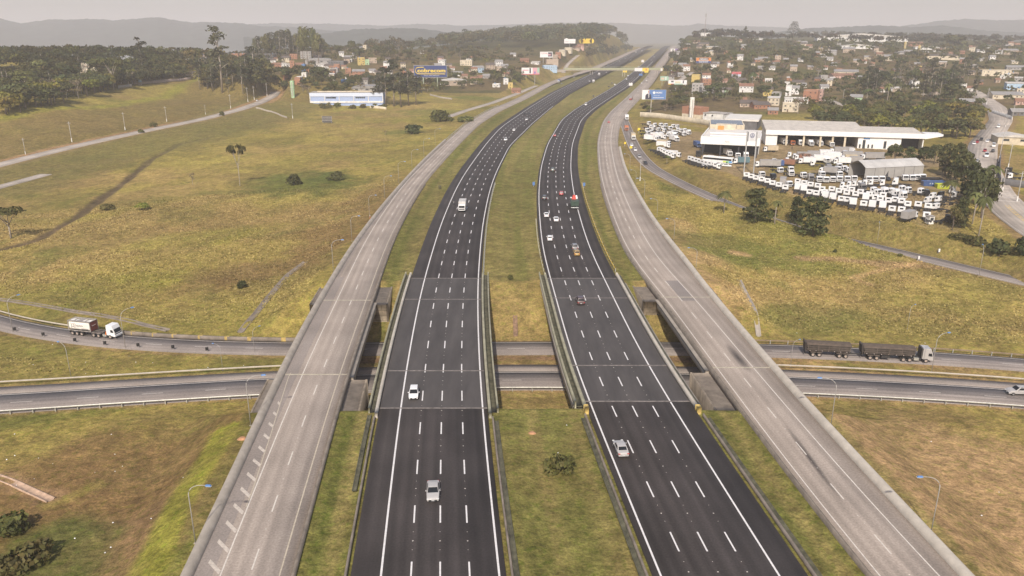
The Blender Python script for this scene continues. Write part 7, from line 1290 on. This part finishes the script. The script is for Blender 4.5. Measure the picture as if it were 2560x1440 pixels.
# ------------------------------------------------------------------ people
def person(pose='stand', shirt=(.05, .05, .06), legs=(.04, .045, .06), skin=(.40, .25, .17)):
    J = {'pel': (0, 0, .93, .15), 'waist': (0, 0, 1.08, .13), 'chest': (0, .01, 1.33, .16), 'neck': (0, 0, 1.50, .06), 'head': (0, .02, 1.62, .10), 'top': (0, .01, 1.74, .075)}
    for s, k in ((-1, 'l'), (1, 'r')):
        J['sh' + k] = (s * .19, 0, 1.43, .07)
        if pose == 'ride': J.update({'el' + k: (s * .29, .22, 1.24, .048), 'wr' + k: (s * .27, .48, 1.13, .036), 'ha' + k: (s * .26, .55, 1.12, .04), 'hip' + k: (s * .11, 0, .88, .10), 'kn' + k: (s * .2, .42, .74, .068), 'an' + k: (s * .19, .22, .36, .045), 'to' + k: (s * .2, .40, .31, .04)})
        else: J.update({'el' + k: (s * .26, -.02, 1.15, .048), 'wr' + k: (s * .27, .07 * (s + .4), .92, .036), 'ha' + k: (s * .27, .09 * (s + .4), .83, .042), 'hip' + k: (s * .10, 0, .88, .10), 'kn' + k: (s * .11, .05 + .06 * s, .49, .068), 'an' + k: (s * .11, -.04 + .09 * s, .08, .045), 'to' + k: (s * .12, .11 + .09 * s, .035, .038)})
    E = [('pel','waist'),('waist','chest'),('chest','neck'),('neck','head'),('head','top')] + [e for k in 'lr' for e in (('chest','sh'+k),('sh'+k,'el'+k),('el'+k,'wr'+k),('wr'+k,'ha'+k),('pel','hip'+k),('hip'+k,'kn'+k),('kn'+k,'an'+k),('an'+k,'to'+k))]
    names = list(J); me = bpy.data.meshes.new('person'); me.from_pydata([J[n_][:3] for n_ in names], [(names.index(a), names.index(b)) for a, b in E], []); o = bpy.data.objects.new('person', me); COL.objects.link(o)
    o.modifiers.new('skin', 'SKIN'); sv = me.skin_vertices[0].data
    for i, n_ in enumerate(names): sv[i].radius = (J[n_][3],) * 2; sv[i].use_root = n_ == 'pel'
    o.modifiers.new('sub', 'SUBSURF').levels = 1; me2 = bpy.data.meshes.new_from_object(o.evaluated_get(bpy.context.evaluated_depsgraph_get())); o.modifiers.clear(); o.data = me2
    for nm, c in (('shirt', shirt), ('trousers', legs), ('skin', skin), ('hair', (.03, .025, .02))): me2.materials.append(mat('cloth_%s_%02d' % (nm, int(sum(c) * 100)), c, .8, .1))
    for p in me2.polygons:
        c = p.center; p.material_index = 3 if c.z > 1.66 else 2 if c.z > 1.5 else (1 if (c.z < .98 and abs(c.x) < .235) else (2 if abs(c.x) > .2 and c.z < (1.18 if pose == 'ride' else 1.0) else 0)); p.use_smooth = True
    for s in (-1, 1): MB().box(s * .035 - .014, s * .035 + .014, .105, .122, 1.625, 1.645).build('eye', C_INK, o)
    MB().frus(-.014, .014, .10, .14, 1.585, -.008, .008, .10, .118, 1.625).build('nose', mat('skin_nose', skin, .8, .05), o); MB().box(-.025, .025, .098, .116, 1.552, 1.56).build('mouth', C_RED, o); return o
pn = person(); p = G(1980, 373); pn.location = p; pn.rotation_euler = (0, 0, 2.6); tag(pn, 'person in dark clothes walking across the dealership court', 'person')
pw = person('stand', (.55, .50, .45), (.45, .16, .06)); p = G(925, 548); pw.location = p; pw.rotation_euler = (0, 0, -1.2); pw.scale = (1.05,) * 3; tag(pw, 'person in white and orange work clothes beside the left collector barrier', 'person')
mt = empty('motorcycle'); M_MOT = mat('motorcycle_black', (.03, .03, .032), .4, .1)
for y in (-.68, .68): MB().tube([(-.06, y, .31), (.06, y, .31)], .31, 14).build('wheel', M_TYRE, mt)
MB().frus(-.15, .15, -.5, .45, .35, -.12, .12, -.4, .35, .8).build('engine', M_MOT, mt, bevel=.05); MB().frus(-.14, .14, -.75, .0, .74, -.1, .1, -.7, -.02, .86).build('seat', M_TRIM, mt); MB().tube([(0, .7, .31), (0, .5, 1.05)], .04, 6).build('fork', M_STEEL, mt); MB().tube([(-.34, .45, 1.1), (0, .52, 1.05), (.34, .45, 1.1)], .02, 6).build('handlebar', M_STEEL, mt); MB().box(-.2, .2, -1.0, -.7, .8, 1.2).build('luggage_box', M_MOT, mt); MB().tube([(0, .58, .95), (0, .66, .95)], .09, 10).build('headlight', M_HEAD, mt)
p, a = road_at(LCl, 1135, 511); mt.location = p; mt.rotation_euler = (0, 0, a + math.pi - math.pi / 2); tag(mt, 'black motorcycle riding beside the white box truck', 'motorcycle')
pr_ = person('ride'); pr_.location = (p[0] + .12 * math.cos(a), p[1] + .12 * math.sin(a), p[2]); pr_.rotation_euler = mt.rotation_euler; MB().tube([(0, .02, 1.56), (0, .02, 1.66), (0, .0, 1.78)], .15, 12, .10).build('helmet', C_INK, pr_, smooth=False); tag(pr_, 'person in black riding the motorcycle beside the white box truck', 'person')
for px in (1098, 1102): p = G(px, 473); t = empty('marker_post', p); MB().box(-.16, .16, -.16, .16, -.3, 1.5).build('post', M_BLACK, t); MB().box(-.2, .2, -.2, .2, 1.2, 1.52).build('cap', M_TRIM, t); tag(t, 'black marker post on the grass left of the black road', 'post', 'pair of black posts')
# litter, red earth mound
r = np.random.default_rng(8); V, Q = [], []
for i in range(70):
    k = r.random(); px, py = (r.uniform(0, 640), r.uniform(1080, 1440)) if k < .35 else (r.uniform(640, 2560), r.uniform(640, 1440)) if k < .75 else (r.uniform(0, 700), r.uniform(860, 1000)); p = G(px, py)
    if bad((p[0] * 1.0, p[1])) and not (at(EDGE['LC'][1], p[1]) + 2 < p[0] < at(EDGE['RC'][0], p[1]) - 2): continue
    s_ = r.uniform(.05, .15); a = r.uniform(0, 3); n = len(V); V += [(p[0] + s_ * math.cos(a + q), p[1] + s_ * math.sin(a + q), p[2] + .08) for q in (0, 1.6, 3.1, 4.7)] + [(p[0], p[1], p[2] + .2)]; Q += [(n, n + 1, n + 4, n + 4), (n + 1, n + 2, n + 4, n + 4), (n + 2, n + 3, n + 4, n + 4), (n + 3, n, n + 4, n + 4)]
me = bpy.data.meshes.new('litter'); me.from_pydata(V, [], [q[:3] for q in Q]); tag(link('litter', me, None, PAINT['white']), kind='stuff')
for px, py, s_, lab in ((48,1398,1.0,'reddish earth mound among the bushes at the lower left'),(1330,1083,.6,'small orange earth patch on the near median grass'),(606,1097,.7,'small orange earth heap beside the hatched shoulder')):
    p = G(px, py); mb = MB(); n = 12; mb.add([(s_ * 1.3 * math.cos(q), s_ * math.sin(q), -.1) for q in np.linspace(0, 6.28, n + 1)[:-1]] + [(s_ * .6 * math.cos(q), s_ * .45 * math.sin(q), .4 * s_) for q in np.linspace(0, 6.28, n + 1)[:-1]], [tuple(range(n, 2 * n))] + [(i, (i + 1) % n, n + (i + 1) % n, n + i) for i in range(n)]); o = mb.build('earth_mound', mat('red_earth', (.40, .21, .11), .95, .3), None); o.location = p; tag(o, lab, 'earth mound')
iy = lambda P: (lambda px: (np.interp(px, [q[0] for q in P], [q[1] for q in P]), np.interp(px, [q[0] for q in P], [q[2] for q in P])))
# left wood behind the grassy hill
grove(70, (0, 560), iy([(0,272,294),(150,240,260),(280,210,222),(400,188,202),(560,178,196)]), 'MASMMYG', (11, 17), 'tree at the front edge of the dense wood behind the grassy hill on the left', 'trees of the wood on the left hill', 1, 6)
grove(60, (-40, 470), iy([(-40,215,265),(150,190,235),(280,170,205),(470,165,185)]), 'AAMSE', (12, 17), 'tree inside the dense wood on the left hill', 'trees of the wood on the left hill', 2, 7.5)
grove(26, (500, 690), iy([(500,190,225),(600,196,240),(690,170,205)]), 'EAME', (13, 19), 'tall tree in the grove left of the green water tower', 'grove left of the green tower', 3, 6)
tree('S', 285, 224, 76, 'large flat crowned tree with pale forked trunk on the crest of the left hill', 66); tree('W', 226, 215, 60, 'white blossoming tree in the wood on the left hill', 44)
tree('E', 556, 232, 155, 'tallest eucalyptus rising above the grove in front of the lake', 66); tree('E', 360, 200, 102, 'tall eucalyptus standing out of the wood at the lake end', 40); tree('E', 640, 215, 96, 'eucalyptus right of the tallest one by the hill street', 50); tree('M', 655, 212, 62, 'broad bright green tree beside the bend of the hill street', 70)
# school grove and neighbourhood trees, left
for px, py, h, w in ((945,262,70,40),(965,266,96,50),(985,266,110,50),(1003,268,92,46),(1022,264,84,44),(1040,262,70,40),(955,250,60,40)): tree('E', px, py, h, 'tall thin eucalyptus in the clump beside the blue school building', w, group='eucalyptus clump by the school')
grove(52, (690, 1040), iy([(690,200,238),(850,215,240),(940,200,232)]), 'AMMGA', (6, 11), 'tree between the school and the houses on the left', 'trees between the school and the houses', 5, 7)
for px, py, h, w, l in ((724,198,28,56,'dark round tree in front of the left houses, left one of two'),(800,200,34,50,'dark round tree in front of the left houses, right one of two')): tree('A', px, py, h, l, w)
grove(12, (790, 960), iy([(790,262,272),(960,262,272)]), 'BYBQ', (2, 4.5), 'shrub in front of the blue school building', 'shrubs in front of the school', 6, 4)
grove(46, (1040, 1300), iy([(1040,195,236),(1150,205,222),(1300,175,215)]), 'AMMGY', (6, 11), 'tree among the houses left of the highway', 'trees among the houses left of the highway', 7, 7)
grove(34, (690, 1330), iy([(690,122,140),(1000,118,152),(1330,112,150)]), 'AAEMG', (10, 16), 'tree on the hillside behind the houses on the left', 'trees behind the left houses', 8, 9)
r = np.random.default_rng(9)
for k in range(44):
    px = r.uniform(676, 852); Y = r.uniform(1040, 1260); x = (px - 1280) / F * Y / CT; p = np.array([x, Y, gz(x, Y)]); ty = np.interp(px, [676, 700, 730, 770, 800, 835, 852], [112, 92, 80, 72, 63, 68, 92]) + r.uniform(0, 22) * (r.random() < .75)
    h = min(48, max(16, topscale(p, ty, 1.0))); plant('E' if k % 3 else 'M', p, h / HT['E' if k % 3 else 'M'], 'eucalyptus of the tall dark grove on the rise behind the left houses', group='tall eucalyptus grove', share=True, sxy=r.uniform(1.3, 1.9) if k % 3 else 1.5)
# right side
grove(72, (2030, 2450), iy([(2030,296,318),(2120,288,325),(2300,285,345),(2450,285,350)]), 'YMYAM', (8, 13), 'leafy green tree in the wood behind the dealership', 'wood behind the dealership', 10, 6.5)
grove(44, (2140, 2440), iy([(2140,205,240),(2300,190,262),(2440,205,262)]), 'EGEA', (14, 20), 'tall grey tree of the dark grove in the middle of the right side', 'grey grove on the right', 11, 7.5)
grove(24, (1590, 1720), iy([(1590,246,278),(1650,215,290),(1720,215,262)]), 'YMAMG', (5, 9), 'tree on the slope around the blue and white billboard', 'trees around the blue billboard', 12, 6)
grove(52, (1668, 2060), iy([(1668,110,195),(1800,100,215),(1950,105,232),(2060,110,225)]), 'AAMGEA', (8, 15), 'tree among the houses on the hill right of the highway', 'trees on the right hill', 13, 11)
grove(34, (2060, 2560), iy([(2060,112,200),(2300,120,185),(2560,110,200)]), 'AAMGE', (9, 15), 'tree among the houses on the far right', 'trees on the far right', 14, 12)
for px, py, h, w, l in ((1784,252,44,50,'round dark green tree in front of the grey two storey house'),(1803,240,34,34,'smaller dark tree right of the round dark green tree'),(1905,246,34,40,'dark bushy tree beside the cream house with tiled roof')): tree('A', px, py, h, l, w)
for px, py, h in ((2216,262,58),(2165,262,44),(1880,218,40)): tree('L', px, py, h, 'tall palm rising behind the side road on the right', 30)
tree('R', 1982, 100, 44, 'araucaria with tiered branches on the crest of the right hill', 34); tree('P', 1862, 98, 30, 'dark pointed conifer on the crest of the right hill', 26); tree('W', 2325, 252, 24, 'white blossoming tree at the foot of the grey grove', 44); tree('A', 2382, 122, 34, 'dark tree mass behind the long white roofs on the far right', 70)
tree('G', 1995, 285, 50, 'leafless brown tree in front of the cream flats', 30); tree('B', 2435, 290, 46, 'leafy tree beside the avenue where it bends', 44); tree('Y', 1740, 268, 26, 'banana like yellow tree behind the white tank', 30)
# far woods: one mass each
def woodland(px, x, y):
    """keep the open places of the photograph open: hill grass, the field, the yard"""
    qx, qy, _ = proj((x, y, gz(x, y)))
    if qx < 700 and qy > np.interp(qx, [0, 150, 280, 400, 480, 560, 640, 700], [292, 262, 228, 208, 196, 196, 225, 215]): return False
    if qx < 1330 and qy > np.interp(qx, [640, 850, 1000, 1150, 1330], [225, 250, 250, 232, 200]): return False
    if 1330 < qx < 1560 and y < 1500: return False
    return not (qx > 1560 and qy > np.interp(qx, [1560, 1700, 1760, 2050, 2060, 2450, 2560], [270, 272, 262, 278, 330, 330, 240]))
def wood(n, X, Y, h, seed, name='wood', m=None):
    r = np.random.default_rng(seed); M = n * 6; y = r.uniform(*Y, M); px = r.uniform(*X, M); x = (px - 1280) / F * y / CT; z = zt(x, y); dep = y * CT - (z - H) * ST; qx = 1280 + F * x / dep; qy = 720 - F * (y * ST + (z - H) * CT) / dep
    k = ~((y < 3000) & (at(EDGE['LL'][0], y) - 10 < x) & (x < at(EDGE['RR'][1], y) + 10))
    k &= ~((qx < 700) & (qy > np.interp(qx, [0, 150, 280, 400, 480, 560, 640, 700], [292, 262, 228, 208, 196, 196, 225, 215]))) & ~((qx < 1330) & (qy > np.interp(qx, [640, 850, 1000, 1150, 1330], [222, 240, 250, 232, 200]))) & ~((qx > 1330) & (qx < 1560) & (y < 1420))
    k &= ~((qx > 1560) & (qy > np.interp(qx, [1560, 1700, 1760, 2050, 2060, 2450, 2560], [270, 272, 262, 278, 330, 330, 240])))
    for P, hw, bl in STREETS: k &= dpoly(x, y, P)[0] > hw + 3
    for a, b2, q in HOUSEPOS: k &= ((x - a) ** 2 + (y - b2) ** 2 > (q * .8 + 2) ** 2) & ~((np.abs(x - a * y / max(b2, 1)) < q * .7) & (y < b2) & (y > b2 - 30))
    k &= fbm(x, y, 70, 7, 2) > .30
    Vs, Qs, Cs = [], [], []; nn = 0
    for i in np.nonzero(k)[0][:n]:
        hh = r.uniform(*h); q = hh * r.uniform(.38, .55); sp = (.85 + y[i] / 1100) if y[i] < 1300 else 1.6 + y[i] / 1900
        L = [(x[i], y[i], z[i] + hh * .58, q, q, hh * .34)] + [(x[i] + q * .62 * math.cos(t_), y[i] + q * .62 * math.sin(t_), z[i] + hh * r.uniform(.55, .84), q * r.uniform(.38, .6), q * r.uniform(.38, .6), hh * r.uniform(.1, .2)) for t_ in r.uniform(0, 6.28, 5)]
        C, Nn, lv = lobes(L, .36, sp, r); V, Q_, c = cards(C, Nn, sp, r, lv * r.uniform(.65, 1.3)); tint = r.random(); c = c * (np.array([[1.25, 1.0, .9]]) if tint < .3 else np.array([[1.25, 1.22, .8]]) if tint < .42 else np.array([[1, 1, 1]])); Vs.append(V); Qs.append(Q_ + nn); nn += len(V); Cs.append(c)
    if not Vs: return
    o = link(name, npmesh(name, np.concatenate(Vs), np.concatenate(Qs), np.concatenate(Cs)), None, m or L_EUC); tag(o, kind='stuff'); return o
wood(700, (-80, 560), (440, 760), (9, 14), 21, m=L_DRK); wood(520, (640, 1330), (760, 1350), (6, 11), 22, m=L_DRK); wood(560, (1650, 2640), (600, 1000), (5, 9), 23, m=L_DRK); wood(600, (1650, 2640), (1000, 1600), (7, 11), 24, m=L_DRK); wood(160, (480, 720), (560, 900), (9, 15), 25, m=L_DRK)
wood(480, (1120, 1650), (1450, 2350), (20, 30), 1); wood(300, (640, 1200), (1350, 2300), (13, 22), 2); wood(500, (-60, 560), (700, 1050), (11, 16), 3, m=L_DRK); wood(500, (1690, 2640), (1550, 2300), (12, 18), 4); wood(240, (1900, 2640), (2300, 2900), (14, 20), 5)
# ------------------------------------------------------------------ air, sky, sun
SUN_EL, SUN_AZ = R(42), R(6)          # the sun stands behind the camera; light travels towards +Y and a little to +X
ld = bpy.data.lights.new('sun', 'SUN'); ld.energy = 3.3; ld.angle = R(.9); ld.color = (1.0, .93, .84)
sun = bpy.data.objects.new('sun', ld); COL.objects.link(sun)
dv = Vector((math.sin(SUN_AZ) * math.cos(SUN_EL), math.cos(SUN_AZ) * math.cos(SUN_EL), -math.sin(SUN_EL)))
sun.rotation_euler = dv.to_track_quat('-Z', 'Y').to_euler()
w = bpy.data.worlds.new('World'); S.world = w; w.use_nodes = True; nt = w.node_tree
sky = nt.nodes.new('ShaderNodeTexSky'); sky.sky_type = 'NISHITA'; sky.sun_disc = False
sky.sun_elevation = SUN_EL; sky.sun_rotation = math.atan2(-dv.x, -dv.y); sky.air_density = 1.0; sky.dust_density = 4.0; sky.ozone_density = 1.0; sky.altitude = 750
wc = mixc(nt, 'MULTIPLY', 1.0, sky.outputs[0], (1.03, .965, .94, 1)); nt.links.new(wc, nt.nodes['Background'].inputs[0]); nt.nodes['Background'].inputs[1].default_value = .108
hz = MB().box(-14000, 14000, -1500, 26000, -60, 330); hm = bpy.data.materials.new('hazy_air'); hm.use_nodes = True; nt = hm.node_tree; nt.nodes.clear()
vo = nt.nodes.new('ShaderNodeVolumePrincipled'); ou = nt.nodes.new('ShaderNodeOutputMaterial'); nt.links.new(vo.outputs[0], ou.inputs['Volume'])
vo.inputs['Color'].default_value = (.92, .88, .86, 1); vo.inputs['Density'].default_value = .00020; vo.inputs['Anisotropy'].default_value = .0
tag(hz.build('haze', hm), kind='stuff')
S.view_settings.view_transform = 'Standard'; S.view_settings.look = 'None'; S.view_settings.exposure = EXPO; S.view_settings.gamma = 1
S.render.engine = 'CYCLES'; cy = S.cycles
cy.use_denoising = True; cy.max_bounces = 5; cy.diffuse_bounces = 2; cy.glossy_bounces = 2; cy.transmission_bounces = 2; cy.volume_bounces = 1; cy.transparent_max_bounces = 6; cy.caustics_reflective = False; cy.caustics_refractive = False
try: cy.denoiser = 'OPENIMAGEDENOISE'
except Exception: pass
_u = 'first second third fourth fifth sixth seventh eighth ninth tenth eleventh twelfth thirteenth fourteenth fifteenth sixteenth seventeenth eighteenth nineteenth'.split()
ORD = _u + ['twentieth'] + ['twenty-' + q for q in _u[:9]] + ['thirtieth'] + ['thirty-' + q for q in _u[:9]] + ['fortieth'] + ['forty-' + q for q in _u[:9]]
def finish_labels():
    bpy.context.view_layer.update(); by = {}
    for e in LAB: by.setdefault(e[1], []).append(e)
    for lab, es in by.items():
        if len(es) > 1 and not es[0][2]:
            es.sort(key=lambda e: proj(e[0].matrix_world.translation)[0])
            for i, e in enumerate(es):
                n = len(es); od = 'leftmost' if i == 0 else 'rightmost' if i == n - 1 else ORD[min(i, len(ORD) - 1)] + ' from the left'
                e[0]['label'] = lab + ', ' + od
        else:
            for e in es: e[0]['label'] = lab
_kept = {e[0].name for e in LAB}
_spare = [o for o in COL.objects if o.parent is None and o.type == 'EMPTY' and o.name not in _kept]      # prototypes nothing was copied from
for o in [c for s_ in _spare for c in s_.children_recursive] + _spare: bpy.data.objects.remove(o)
finish_labels()
